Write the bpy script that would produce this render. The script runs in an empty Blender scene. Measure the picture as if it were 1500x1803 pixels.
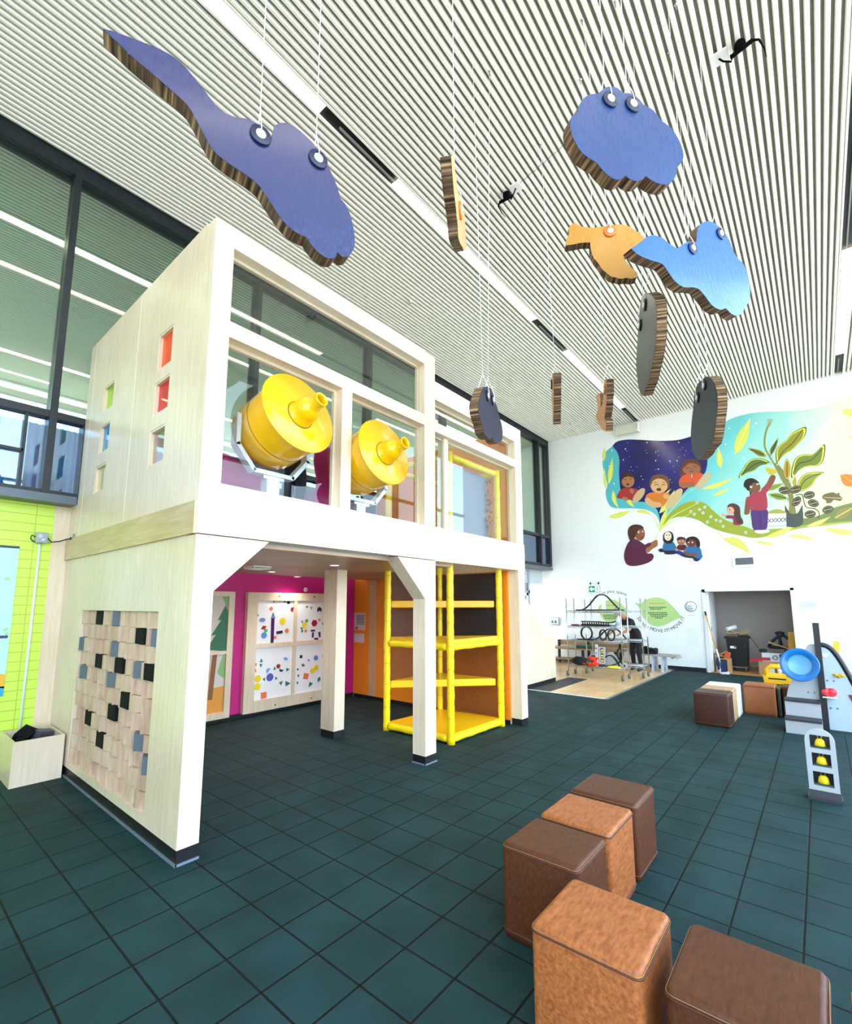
import bpy, bmesh, math, random
from mathutils import Vector, Matrix
random.seed(7)
S = bpy.context.scene
COL = S.collection
PI = math.pi
# ---------------------------------------------------------------- camera model (metres, z up)
F_PX, PX, PY, CAM_H = 829.0, 750.0, 956.0, 1.70
AX = Vector((0.639, 0.1, 0.762)); 
def _dir(u, v): return Vector((u - PX, v - PY, F_PX)).normalized()
_x = _dir(1445, 1064.5); _y = _dir(-257, 1066.0); _y = (_y - _x * _x.dot(_y)).normalized(); _z = _x.cross(_y)
RW = Matrix((_x, _y, _z))            # rows: world axes in camera (right, down, forward) coordinates
CAM = Vector((0, 0, CAM_H))
def ray(u, v): return RW @ Vector((u - PX, v - PY, F_PX))
def on(axis, val, u, v):
    r = ray(u, v); return CAM + r * ((val - CAM[axis]) / r[axis])
FWD = Vector((RW[0][2], RW[1][2], 0)).normalized()
RGT = Vector((FWD.y, -FWD.x, 0))
# ---------------------------------------------------------------- materials
def lin(c):
    return c / 12.92 if c <= 0.04045 else ((c + 0.055) / 1.055) ** 2.4
def hx(h, a=1.0):
    h = h.lstrip('#'); return tuple(lin(int(h[i:i + 2], 16) / 255) for i in (0, 2, 4)) + (a,)
MATS = {}
def nt(m):
    m.use_nodes = True; n = m.node_tree; return n, n.nodes, n.links, n.nodes['Principled BSDF']
def mat(name, col, rough=0.5, metal=0.0, var=0.0, scale=6.0, stretch=(1, 1, 1), bump=0.0, bscale=60.0, spec=0.5, emit=0, coat=0):
    if name in MATS: return MATS[name]
    m = bpy.data.materials.new(name); t, N, L, b = nt(m)
    c = hx(col) if isinstance(col, str) else col
    b.inputs['Base Color'].default_value = c; b.inputs['Roughness'].default_value = rough; b.inputs['Metallic'].default_value = metal
    b.inputs['Specular IOR Level'].default_value = spec
    if coat: b.inputs['Coat Weight'].default_value = coat; b.inputs['Coat Roughness'].default_value = 0.15
    if emit: b.inputs['Emission Color'].default_value = c; b.inputs['Emission Strength'].default_value = emit
    if var or bump:
        tc = N.new('ShaderNodeTexCoord'); mp = N.new('ShaderNodeMapping'); mp.inputs['Scale'].default_value = stretch
        L.new(tc.outputs['Object'], mp.inputs['Vector'])
    if var:
        no = N.new('ShaderNodeTexNoise'); no.inputs['Scale'].default_value = scale; no.inputs['Detail'].default_value = 5
        L.new(mp.outputs[0], no.inputs['Vector'])
        r = N.new('ShaderNodeValToRGB'); r.color_ramp.elements[0].position = 0.3; r.color_ramp.elements[1].position = 0.72
        r.color_ramp.elements[0].color = tuple(max(0, x * (1 - var)) for x in c[:3]) + (1,)
        r.color_ramp.elements[1].color = tuple(min(1, x * (1 + var)) for x in c[:3]) + (1,)
        L.new(no.outputs['Fac'], r.inputs['Fac']); L.new(r.outputs['Color'], b.inputs['Base Color'])
    if bump:
        n2 = N.new('ShaderNodeTexNoise'); n2.inputs['Scale'].default_value = bscale; n2.inputs['Detail'].default_value = 4
        L.new(mp.outputs[0], n2.inputs['Vector'])
        bu = N.new('ShaderNodeBump'); bu.inputs['Strength'].default_value = bump; bu.inputs['Distance'].default_value = 0.01
        L.new(n2.outputs['Fac'], bu.inputs['Height']); L.new(bu.outputs[0], b.inputs['Normal'])
    MATS[name] = m; return m
def paint(col, rough=0.45):
    return mat('paint_' + col.strip('#') + ('' if rough == 0.45 else str(rough)), col, rough)
def glass(name, tint, refl=0.08, diff=None, dmix=0.0):
    if name in MATS: return MATS[name]
    m = bpy.data.materials.new(name); m.use_nodes = True; t = m.node_tree; N, L = t.nodes, t.links; N.clear()
    o = N.new('ShaderNodeOutputMaterial'); tr = N.new('ShaderNodeBsdfTransparent'); tr.inputs[0].default_value = hx(tint)
    base = tr
    if dmix:
        d = N.new('ShaderNodeBsdfDiffuse'); d.inputs[0].default_value = hx(diff); mx = N.new('ShaderNodeMixShader'); mx.inputs[0].default_value = dmix
        L.new(tr.outputs[0], mx.inputs[1]); L.new(d.outputs[0], mx.inputs[2]); base = mx
    g = N.new('ShaderNodeBsdfGlossy'); g.inputs['Roughness'].default_value = 0.01
    fr = N.new('ShaderNodeLayerWeight'); fr.inputs[0].default_value = 0.5; pw = N.new('ShaderNodeMath'); pw.operation = 'POWER'; pw.inputs[1].default_value = 4.5; L.new(fr.outputs['Facing'], pw.inputs[0])
    ad = N.new('ShaderNodeMath'); ad.operation = 'MULTIPLY_ADD'; ad.inputs[1].default_value = 0.9; ad.inputs[2].default_value = refl; ad.use_clamp = True
    L.new(pw.outputs[0], ad.inputs[0])
    m2 = N.new('ShaderNodeMixShader'); L.new(ad.outputs[0], m2.inputs[0]); L.new(base.outputs[0], m2.inputs[1]); L.new(g.outputs[0], m2.inputs[2])
    L.new(m2.outputs[0], o.inputs[0]); MATS[name] = m; return m
def emitmat(name, col, st):
    if name in MATS: return MATS[name]
    m = bpy.data.materials.new(name); m.use_nodes = True; N = m.node_tree.nodes; N.clear()
    e = N.new('ShaderNodeEmission'); e.inputs[0].default_value = hx(col); e.inputs[1].default_value = st
    o = N.new('ShaderNodeOutputMaterial'); m.node_tree.links.new(e.outputs[0], o.inputs[0]); MATS[name] = m; return m
def wood(name, a, b_, rough=0.35, stretch=(14, 14, 1.2), var=5.0):
    if name in MATS: return MATS[name]
    m = bpy.data.materials.new(name); t, N, L, b = nt(m)
    tc = N.new('ShaderNodeTexCoord'); mp = N.new('ShaderNodeMapping'); mp.inputs['Scale'].default_value = stretch
    L.new(tc.outputs['Object'], mp.inputs[0])
    n1 = N.new('ShaderNodeTexNoise'); n1.inputs['Scale'].default_value = 2.2; n1.inputs['Detail'].default_value = 8; n1.inputs['Distortion'].default_value = 0.6
    L.new(mp.outputs[0], n1.inputs['Vector'])
    n2 = N.new('ShaderNodeTexNoise'); n2.inputs['Scale'].default_value = 1.3; L.new(tc.outputs['Object'], n2.inputs['Vector'])
    ad = N.new('ShaderNodeMath'); ad.operation = 'ADD'; L.new(n1.outputs['Fac'], ad.inputs[0]); L.new(n2.outputs['Fac'], ad.inputs[1])
    r = N.new('ShaderNodeValToRGB'); r.color_ramp.elements[0].position = 0.70; r.color_ramp.elements[1].position = 1.25
    r.color_ramp.elements[0].color = hx(a); r.color_ramp.elements[1].color = hx(b_)
    hv = N.new('ShaderNodeMath'); hv.operation = 'MULTIPLY'; hv.inputs[1].default_value = 0.5
    r.color_ramp.elements[0].position = 0.36; r.color_ramp.elements[1].position = 0.62
    L.new(ad.outputs[0], hv.inputs[0]); L.new(hv.outputs[0], r.inputs['Fac']); L.new(r.outputs[0], b.inputs['Base Color'])
    b.inputs['Roughness'].default_value = rough; MATS[name] = m; return m
BIRCH = wood('birch_plywood', '#d8c3a6', '#e9d6bf', 0.33)
BIRCHX = wood('birch_plywood_lengthwise', '#d9c5a9', '#ebd9c3', 0.35, (1.2, 14, 14))
BAND = wood('golden_plywood_band', '#b99e74', '#d3bb92', 0.35, (14, 1.2, 14))
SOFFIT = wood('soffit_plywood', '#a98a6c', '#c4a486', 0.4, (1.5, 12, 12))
BLACKB = mat('black_rubber_base', '#0f1015', 0.5)
NAVYK = mat('black_matte', '#14161c', 0.4)
STEEL = mat('dark_anodised_frame', '#20262b', 0.4, 0.2)
CHROME = mat('chrome', '#d8dbe0', 0.18, 1.0)
GREYM = mat('grey_painted_steel', '#b4b9bf', 0.35, 0.1)
YEL = mat('yellow_moulded_plastic', '#f4bb02', 0.22, coat=0.4)
YELPAD = mat('yellow_vinyl_padding', '#ffdc0a', 0.35, bump=0.15, bscale=18)
CLEAR = glass('clear_glass', '#f4f8f6', 0.055)
# ---------------------------------------------------------------- mesh builder
class MB:
    def __init__(s): s.v = []; s.f = []; s.m = []; s.sm = []; s.uv = {}
    def add(s, vs, fs, m=0, smooth=False):
        o = len(s.v); s.v += [Vector(p) for p in vs]
        for f in fs: s.f.append([i + o for i in f]); s.m.append(m); s.sm.append(smooth)
        return s
    def box(s, x0, x1, y0, y1, z0, z1, m=0):
        vs = [(x, y, z) for z in (z0, z1) for y in (y0, y1) for x in (x0, x1)]
        return s.add(vs, [(0, 2, 3, 1), (4, 5, 7, 6), (0, 1, 5, 4), (2, 6, 7, 3), (0, 4, 6, 2), (1, 3, 7, 5)], m)
    def obox(s, c, ax, ay, az, m=0):
        c = Vector(c); ax, ay, az = Vector(ax), Vector(ay), Vector(az)
        vs = [c + ax * i + ay * j + az * k for k in (-1, 1) for j in (-1, 1) for i in (-1, 1)]
        return s.add(vs, [(0, 2, 3, 1), (4, 5, 7, 6), (0, 1, 5, 4), (2, 6, 7, 3), (0, 4, 6, 2), (1, 3, 7, 5)], m)
    def prism(s, pts, ext, m=0, ms=None, smooth=False):
        n = len(pts); e = Vector(ext); vs = [Vector(p) for p in pts] + [Vector(p) + e for p in pts]
        s.add(vs, [list(range(n))[::-1], [n + i for i in range(n)]], m)
        s.add(vs, [(i, (i + 1) % n, n + (i + 1) % n, n + i) for i in range(n)], m if ms is None else ms, smooth); return s
    def poly(s, pts, m=0): return s.add(pts, [list(range(len(pts)))], m)
    def tube(s, path, r, n=8, m=0, caps=True, closed=False):
        P = [Vector(p) for p in path]; K = len(P); rr = r if isinstance(r, (list, tuple)) else [r] * K
        vs = []; up = None
        for i in range(K):
            a = P[(i - 1) % K] if (closed or i > 0) else P[i]; b = P[(i + 1) % K] if (closed or i < K - 1) else P[i]
            d = (b - a).normalized()
            if up is None: up = Vector((0, 0, 1)) if abs(d.z) < 0.9 else Vector((1, 0, 0))
            q = (up - d * up.dot(d)); 
            if q.length < 1e-5: q = d.orthogonal()
            q.normalize(); w = d.cross(q); up = q
            vs += [P[i] + (q * math.cos(2 * PI * k / n) + w * math.sin(2 * PI * k / n)) * rr[i] for k in range(n)]
        fs = [(i * n + k, i * n + (k + 1) % n, ((i + 1) % K) * n + (k + 1) % n, ((i + 1) % K) * n + k) for i in range(K if closed else K - 1) for k in range(n)]
        s.add(vs, fs, m, True)
        if caps and not closed: s.add(vs[:n], [list(range(n))[::-1]], m); s.add(vs[-n:], [list(range(n))], m)
        return s
    def cyl(s, a, b, r, r2=None, n=20, m=0, caps=True):
        return s.tube([a, b], [r, r if r2 is None else r2], n, m, caps)
    def lathe(s, base, axis, prof, n=24, m=0):
        base = Vector(base); d = Vector(axis).normalized(); q = d.orthogonal().normalized(); w = d.cross(q)
        vs = [base + d * h + (q * math.cos(2 * PI * k / n) + w * math.sin(2 * PI * k / n)) * max(r, 1e-4) for (r, h) in prof for k in range(n)]
        fs = [(i * n + k, i * n + (k + 1) % n, (i + 1) * n + (k + 1) % n, (i + 1) * n + k) for i in range(len(prof) - 1) for k in range(n)]
        return s.add(vs, fs, m, True)
    def ball(s, c, r, n=14, m=0, rot=None):
        r = r if isinstance(r, (tuple, list)) else (r, r, r); c = Vector(c); vs = []; h = n // 2 + 1
        for i in range(h + 1):
            t = PI * i / h
            for k in range(n):
                p = Vector((r[0] * math.sin(t) * math.cos(2 * PI * k / n), r[1] * math.sin(t) * math.sin(2 * PI * k / n), r[2] * math.cos(t)))
                vs.append(c + (rot @ p if rot else p))
        return s.add(vs, [(i * n + k, (i + 1) * n + k, (i + 1) * n + (k + 1) % n, i * n + (k + 1) % n) for i in range(h) for k in range(n)], m, True)
    def build(s, name, mats, parent=None, bevel=0, uv=False, keep=False, solid=0):
        if not isinstance(mats, (list, tuple)): mats = [mats]
        me = bpy.data.meshes.new(name); base = Vector((0, 0, 0))
        if parent is not None:
            p = parent
            while p is not None: base += p.location; p = p.parent
        elif not keep:
            xs = [v.x for v in s.v]; ys = [v.y for v in s.v]; zs = [v.z for v in s.v]
            base = Vector(((min(xs) + max(xs)) / 2, (min(ys) + max(ys)) / 2, min(zs)))
        me.from_pydata([v - base for v in s.v], [], s.f)
        for m in mats: me.materials.append(m)
        for p, mi, sm in zip(me.polygons, s.m, s.sm): p.material_index = mi; p.use_smooth = sm
        bm = bmesh.new(); bm.from_mesh(me); bmesh.ops.remove_doubles(bm, verts=bm.verts, dist=1e-5)
        bmesh.ops.recalc_face_normals(bm, faces=bm.faces); bm.to_mesh(me); bm.free(); me.update()
        o = bpy.data.objects.new(name, me); COL.objects.link(o); o.parent = parent
        if parent is None and not keep: o.location = base
        if bevel:
            b = o.modifiers.new('bevel', 'BEVEL'); b.width = bevel; b.segments = 2; b.limit_method = 'ANGLE'; b.angle_limit = 0.6
        return o
def tag(o, label=None, cat=None, group=None, kind=None):
    if label: o['label'] = label
    if cat: o['category'] = cat
    if group: o['group'] = group
    if kind: o['kind'] = kind
    return o
def thing(name, loc, label, cat, group=None):
    o = bpy.data.objects.new(name, None); o.empty_display_size = 0.1; COL.objects.link(o); o.location = loc
    return tag(o, label, cat, group)
def struct(o, label=None): o['kind'] = 'structure'; 
def sbox(name, m, *b): o = MB().box(*b).build(name, m); struct(o); return o
def kids(o): return [c for c in bpy.data.objects if c.parent == o]
def smooth(segs, k=6, closed=True):
    """closed outline from runs of points; runs meet in sharp cusps"""
    if not isinstance(segs[0], list): segs = [segs + [segs[0]]] if closed else [segs]
    out = []
    for s in segs:
        P = [Vector((p[0], p[1], 0)) for p in s]
        for i in range(len(P) - 1):
            a = P[i - 1] if i else (P[-2] if (len(segs) == 1 and closed) else P[0] * 2 - P[1])
            d = P[i + 2] if i + 2 < len(P) else (P[1] if (len(segs) == 1 and closed) else P[-1] * 2 - P[-2])
            b, c = P[i], P[i + 1]
            for j in range(k):
                t = j / k
                q = 0.5 * ((2 * b) + (c - a) * t + (2 * a - 5 * b + 4 * c - d) * t * t + (3 * b - a - 3 * c + d) * t ** 3)
                out.append((q.x, q.y))
        if not closed: out.append((P[-1].x, P[-1].y))
    return out
def crop(x0, y0, s): return lambda p: (x0 + p[0] / s, y0 + p[1] / s)
def text_mesh(txt, size):
    cu = bpy.data.curves.new('lettering', 'FONT'); cu.body = txt; cu.size = size; cu.align_x = 'CENTER'
    o = bpy.data.objects.new('lettering', cu); COL.objects.link(o); bpy.context.view_layer.update()
    me = bpy.data.meshes.new_from_object(o.evaluated_get(bpy.context.evaluated_depsgraph_get()))
    vs = [v.co.copy() for v in me.vertices]; fs = [list(p.vertices) for p in me.polygons]; w = o.dimensions.x
    bpy.data.objects.remove(o); bpy.data.meshes.remove(me); bpy.data.curves.remove(cu); return vs, fs, w
# ================================================================ SETTING
ZC, XB, YW, YL, YM, XO = 6.97, 14.0, 6.48, 6.66, 6.92, 6.17
X0, X1, Y0 = -5.0, 14.0, -2.9
# floor of square rubber tiles
def floor_mat():
    m = bpy.data.materials.new('rubber_tiles'); t, N, L, b = nt(m)
    tc = N.new('ShaderNodeTexCoord'); sx = N.new('ShaderNodeSeparateXYZ'); L.new(tc.outputs['Object'], sx.inputs[0])
    def groove(out, off, pitch):
        a = N.new('ShaderNodeMath'); a.operation = 'SUBTRACT'; a.inputs[1].default_value = off - 100 * pitch; L.new(out, a.inputs[0])
        d = N.new('ShaderNodeMath'); d.operation = 'DIVIDE'; d.inputs[1].default_value = pitch; L.new(a.outputs[0], d.inputs[0])
        fr = N.new('ShaderNodeMath'); fr.operation = 'FRACT'; L.new(d.outputs[0], fr.inputs[0])
        pp = N.new('ShaderNodeMath'); pp.operation = 'PINGPONG'; pp.inputs[1].default_value = 0.5; L.new(fr.outputs[0], pp.inputs[0])
        mr = N.new('ShaderNodeMapRange'); mr.inputs[1].default_value = 0.010; mr.inputs[2].default_value = 0.024; mr.interpolation_type = 'SMOOTHSTEP'
        L.new(pp.outputs[0], mr.inputs[0]); return mr.outputs[0], d.outputs[0]
    gx, ix = groove(sx.outputs[0], 1.015, 0.305); gy, iy = groove(sx.outputs[1], 0.21, 0.3065)
    mn = N.new('ShaderNodeMath'); mn.operation = 'MINIMUM'; L.new(gx, mn.inputs[0]); L.new(gy, mn.inputs[1])
    no = N.new('ShaderNodeTexNoise'); no.inputs['Scale'].default_value = 2.5; no.inputs['Detail'].default_value = 6; L.new(tc.outputs['Object'], no.inputs['Vector'])
    n2 = N.new('ShaderNodeTexNoise'); n2.inputs['Scale'].default_value = 160; n2.inputs['Detail'].default_value = 2; L.new(tc.outputs['Object'], n2.inputs['Vector'])
    r = N.new('ShaderNodeValToRGB'); r.color_ramp.elements[0].position = 0.25; r.color_ramp.elements[1].position = 0.8
    r.color_ramp.elements[0].color = hx('#10292c'); r.color_ramp.elements[1].color = hx('#1f4043'); L.new(no.outputs[0], r.inputs[0])
    sp = N.new('ShaderNodeMapRange'); sp.inputs[1].default_value = 0.72; sp.inputs[2].default_value = 0.8; L.new(n2.outputs[0], sp.inputs[0])
    mx = N.new('ShaderNodeMix'); mx.data_type = 'RGBA'; mx.inputs[7].default_value = hx('#4a6d70'); L.new(sp.outputs[0], mx.inputs[0]); L.new(r.outputs[0], mx.inputs[6])
    m2 = N.new('ShaderNodeMix'); m2.data_type = 'RGBA'; m2.inputs[6].default_value = hx('#03080a'); L.new(mn.outputs[0], m2.inputs[0]); L.new(mx.outputs[2], m2.inputs[7])
    L.new(m2.outputs[2], b.inputs['Base Color']); b.inputs['Roughness'].default_value = 0.7; b.inputs['Specular IOR Level'].default_value = 0.22
    bu = N.new('ShaderNodeBump'); bu.inputs['Strength'].default_value = 0.6; bu.inputs['Distance'].default_value = 0.006
    ad = N.new('ShaderNodeMath'); ad.operation = 'MULTIPLY_ADD'; ad.inputs[1].default_value = 0.06; L.new(n2.outputs[0], ad.inputs[0]); L.new(mn.outputs[0], ad.inputs[2])
    L.new(ad.outputs[0], bu.inputs['Height']); L.new(bu.outputs[0], b.inputs['Normal']); return m
def block_mat(name, col, mortar, bw=0.4, bh=0.2, off=0.5, plane='yz', rough=0.4, msize=0.008):
    m = bpy.data.materials.new(name); t, N, L, b = nt(m)
    tc = N.new('ShaderNodeTexCoord'); sx = N.new('ShaderNodeSeparateXYZ'); cb = N.new('ShaderNodeCombineXYZ'); L.new(tc.outputs['Object'], sx.inputs[0])
    L.new(sx.outputs['XYZ'.index(plane[0].upper())], cb.inputs[0]); L.new(sx.outputs['XYZ'.index(plane[1].upper())], cb.inputs[1])
    br = N.new('ShaderNodeTexBrick'); br.offset = off; br.inputs['Scale'].default_value = 1; br.inputs['Brick Width'].default_value = bw; br.inputs['Row Height'].default_value = bh
    br.inputs['Mortar Size'].default_value = msize; br.inputs['Mortar Smooth'].default_value = 0.6
    br.inputs['Color1'].default_value = hx(col); br.inputs['Color2'].default_value = hx(col); br.inputs['Mortar'].default_value = hx(mortar)
    L.new(cb.outputs[0], br.inputs[0]); L.new(br.outputs['Color'], b.inputs['Base Color']); b.inputs['Roughness'].default_value = rough
    bu = N.new('ShaderNodeBump'); bu.invert = True; bu.inputs['Strength'].default_value = 0.25; bu.inputs['Distance'].default_value = 0.005
    L.new(br.outputs['Fac'], bu.inputs['Height']); L.new(bu.outputs[0], b.inputs['Normal']); return m
o = MB().box(X0, 16.5, Y0, 7.6, -0.12, 0).build('floor', floor_mat(), keep=True); struct(o)
OAK = wood('light_wood_flooring', '#dcb078', '#f0c893', 0.25, (1.0, 9, 9))
sbox('floor_wood', OAK, 8.9, 14.0, 3.15, 7.4, 0.0, 0.006)
sbox('trim_1', mat('aluminium_edge', '#aab2b8', 0.3, 0.8), 8.86, 13.97, 3.10, 3.15, 0.0, 0.009)
sbox('trim_2', mat('grey_transition_strip', '#dfe3e6', 0.4), 8.86, 8.9, 3.15, 4.7, 0.0, 0.009)
# slatted ceiling: profile strips run along x, two slots for the strip lights
SL = [(3.60, 3.745), (-0.83, -0.685)]
CW = mat('ceiling_slat_white', '#faf6ea', 0.5); CG = mat('ceiling_gap_grey', '#86847b', 0.8)
def ceiling(name, xa, xb, ya, yb, slots, gap, pitch=0.0722):
    b = MB(); y = ya
    zs = ZC
    b.box(xa, xb, ya, yb, zs + 0.045, zs + 0.1, 1)
    n = int((yb - ya) / pitch)
    for i in range(n):
        y = ya + i * pitch; c = y + pitch * 0.3
        if any(s0 - 0.02 < c < s1 + 0.02 for s0, s1 in slots): continue
        w = pitch * 0.29
        b.prism([(xa, c - w, zs + 0.045), (xa, c - w, zs + 0.012), (xa, c - w * 0.6, zs), (xa, c + w * 0.6, zs), (xa, c + w, zs + 0.012), (xa, c + w, zs + 0.045)], (xb - xa, 0, 0), 0)
    for s0, s1 in slots:
        b.box(xa, xb, s0 - 0.022, s0, zs - 0.004, zs + 0.06, 0); b.box(xa, xb, s1, s1 + 0.022, zs - 0.004, zs + 0.06, 0)
    o = b.build(name, [CW, gap], keep=True); struct(o); return o
ceiling('ceiling', X0, 14.0, Y0, YW, SL, CG)
SL2 = [(8.05, 8.2), (12.55, 12.7)]
ceiling('ceiling_beyond', X0, 14.0, YW + 0.16, 14.4, SL2, mat('ceiling_gap_dark', '#2c2b27', 0.8))
# strip lights in the slots
STRIP = emitmat('strip_light_diffuser', '#fff1da', 16.0)
HOUS = mat('black_slot', '#0b0b0c', 0.5)
def strips(ya, yb, spans, where, tot):
    xs = X0
    for i, (xa, xb) in enumerate(spans):
        t = thing('strip_light', ((xa + xb) / 2, (ya + yb) / 2, ZC), '%s warm recessed strip light in the ceiling %s' % (['nearest', 'second', 'third', 'fourth'][i], where), 'ceiling light', 'recessed strip lights')
        MB().box(xa, xb, ya + 0.012, yb - 0.012, ZC + 0.008, ZC + 0.02).build('diffuser', STRIP, t)
        MB().box(xa, xb, ya, yb, ZC + 0.021, ZC + 0.05).build('housing', HOUS, t)
    e = sorted(spans); 
    gaps = [(a[1], b[0]) for a, b in zip(e, e[1:] + [(tot, tot)])]
    for xa, xb in gaps:
        if xb - xa > 0.05:
            o = MB().box(xa, xb, ya, yb, ZC + 0.03, ZC + 0.05).box(xa + 0.25, xb - 0.02, (ya + yb) / 2 + 0.004, (ya + yb) / 2 + 0.02, ZC + 0.004, ZC + 0.03, 1).build('trim_3', [HOUS, mat('slot_bar', '#8f8f8a', 0.5)]); struct(o)
strips(*SL[0], [(-3.0, 2.68), (3.82, 7.58), (9.02, 12.73)], 'above the playhouse', 14.0)
strips(*SL[1], [(-4.5, 5.8), (8.98, 12.85)], 'near the right edge', 13.9)
strips(*SL2[0], [(-4.0, 6.0), (7.0, 13.5)], 'behind the upper glass, closer row', 13.9)
strips(*SL2[1], [(-4.0, 3.4), (5.0, 13.5)], 'behind the upper glass, farther row', 13.9)
# back wall with the closet opening y .49..2.31, z 0..2.05
WHITE = block_mat('white_painted_block', '#f1f3f3', '#ebeeee', 0.4, 0.2, 0.5, 'yz', 0.35)
DY0, DY1, DZ = 0.52, 2.28, 2.04
b = MB().box(XB, XB + 0.2, Y0, DY0, 0, ZC + 0.1).box(XB, XB + 0.2, DY1, 7.6, 0, ZC + 0.1).box(XB, XB + 0.2, DY0, DY1, DZ, ZC + 0.1)
o = b.build('wall_back', WHITE, keep=True); struct(o)
o = MB().box(XB - 0.015, XB, DY1 + 0.09, 7.3, 0, 0.1).box(XB - 0.015, XB, Y0, DY0 - 0.09, 0, 0.1).build('baseboard_back', BLACKB); struct(o)
# closet behind
WG = mat('closet_wall_paint', '#cfc6c0', 0.6)
o = MB().box(XB + 2.0, XB + 2.1, -0.4, 3.2, 0, 2.7).box(XB + 0.2, XB + 2.0, -0.45, -0.35, 0, 2.7).box(XB + 0.2, XB + 2.0, 3.1, 3.2, 0, 2.7).box(XB + 0.2, XB + 2.1, -0.45, 3.2, 2.6, 2.7).build('wall_closet', WG); struct(o)
sbox('floor_closet', wood('closet_wood_floor', '#b98345', '#d09c5c', 0.3, (1, 9, 9)), XB, XB + 2.0, -0.35, 3.1, 0.0, 0.004)
# door frame and open doors
DF = mat('door_paint_white', '#e9edf0', 0.4)
o = MB().box(XB - 0.03, XB + 0.22, DY1 - 0.006, DY1 + 0.06, 0, DZ + 0.05).box(XB - 0.03, XB + 0.22, DY0 - 0.06, DY0 + 0.006, 0, DZ + 0.05).box(XB - 0.03, XB + 0.22, DY0 - 0.06, DY1 + 0.06, DZ - 0.006, DZ + 0.05).build('door_1', DF); struct(o)
MB().box(XB + 0.2, XB + 1.05, DY1 - 0.05, DY1 - 0.005, 0.01, DZ - 0.01).build('door_leaf', DF, o)
MB().box(XB + 0.05, XB + 0.11, DY0 - 0.003, DY0 + 0.004, 1.02, 1.14).box(XB + 0.20, XB + 0.24, DY1 - 0.06, DY1 - 0.05, 1.02, 1.14).build('strike_plate', mat('green_plate', '#3d7a35', 0.5), o)
MB().box(XB - 0.04, XB - 0.03, DY1 - 0.02, DY1 + 0.04, DZ - 0.03, DZ + 0.0).build('hinge', NAVYK, o)
# left side: lower wall, overhanging upper glazing
LIME = block_mat('lime_painted_block', '#cdea55', '#a4bf3a', 0.4, 0.1, 0.0, 'xz', 0.4, 0.005)
o = MB().box(X0, 1.36, YL, YL + 0.15, 0, 2.9).build('wall_left', LIME, keep=True); struct(o)
o = MB().box(1.36, 1.52, YL - 0.01, YL + 0.15, 0, 2.9).build('trim_4', BIRCH, keep=True); struct(o)
o = MB().box(6.38, 8.2, YL + 0.08, YL + 0.25, 0, 2.9).box(8.2, 13.9, YL + 0.08, YL + 0.25, 2.35, 2.9).build('wall_left_far', mat('grey_wall', '#b9c2c4', 0.5)); struct(o)
sbox('floor_mezzanine', mat('mezzanine_slab', '#777b7e', 0.7), X0, 14.0, YW + 0.02, 14.4, 2.86, 2.9)
FASC = mat('fascia_metal', '#5b6670', 0.4, 0.3)
o = MB().box(X0, 1.5, YW - 0.06, YL + 0.02, 2.83, 2.92).box(6.4, 13.99, YW - 0.06, YL + 0.12, 2.78, 2.86).build('trim_5', FASC); struct(o)
# curtain wall frame: head beam, mullions, transoms
b = MB()
b.box(X0, 13.98, YW - 0.06, YW + 0.16, 6.80, ZC + 0.02)
MX = [-3.6, -1.2, 1.21, 3.62, 6.03, 8.44, 10.85, 13.26]
for x in MX: b.box(x - 0.035, x + 0.035, YW - 0.07, YW + 0.14, 2.92, 6.82)
b.box(X0, 13.98, YW - 0.05, YW + 0.1, 3.78, 3.86)
b.box(X0, 13.98, YW - 0.05, YW + 0.1, 2.90, 2.96)
b.box(13.86, 13.98, YW - 0.06, YW + 0.14, 2.9, 6.85)
b.box(1.5, 1.56, YW - 0.07, YW + 0.14, 2.9, 3.8)
for x in (0.99, -1.4, 5.8, 10.6): b.box(x - 0.015, x + 0.015, YW - 0.03, YW + 0.03, 2.92, 3.8)
for xa, xb in zip([X0] + MX, [0.99]): b.box(-1.2, 0.99, YW - 0.03, YW + 0.03, 3.34, 3.37)
o = b.build('window_1', STEEL); struct(o)
UPG = glass('upper_glazing', '#ccdad0', 0.07)
SPG = glass('spandrel_glazing', '#b9d6e8', 0.17)
b = MB()
for xa, xb in zip([X0] + MX, MX + [13.86]): b.box(xa + 0.035, xb - 0.035, YW + 0.02, YW + 0.03, 3.86, 6.8)
b.build('pane', UPG, o)
b = MB()
for xa, xb in zip([X0] + MX, MX + [13.86]): b.box(xa + 0.035, xb - 0.035, YW + 0.02, YW + 0.03, 2.96, 3.78)
b.build('spandrel_pane', SPG, o)
MB().box(6.06, 13.86, YW + 0.10, YW + 0.12, 2.9, 3.8).build('spandrel_backing', mat('slate_blue_panel', '#6a93ab', 0.5), o)
# made-up ribbed sheet behind the spandrel panes; its pale blue paints in reflected daylight
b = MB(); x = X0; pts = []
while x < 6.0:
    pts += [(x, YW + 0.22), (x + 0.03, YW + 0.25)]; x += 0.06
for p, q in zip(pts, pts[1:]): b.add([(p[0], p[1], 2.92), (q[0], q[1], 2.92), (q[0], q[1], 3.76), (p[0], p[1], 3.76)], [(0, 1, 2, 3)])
b.build('reflected_sky_sheet', mat('reflected_sky_blue', '#c4e6ff', 0.5), o)
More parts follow.
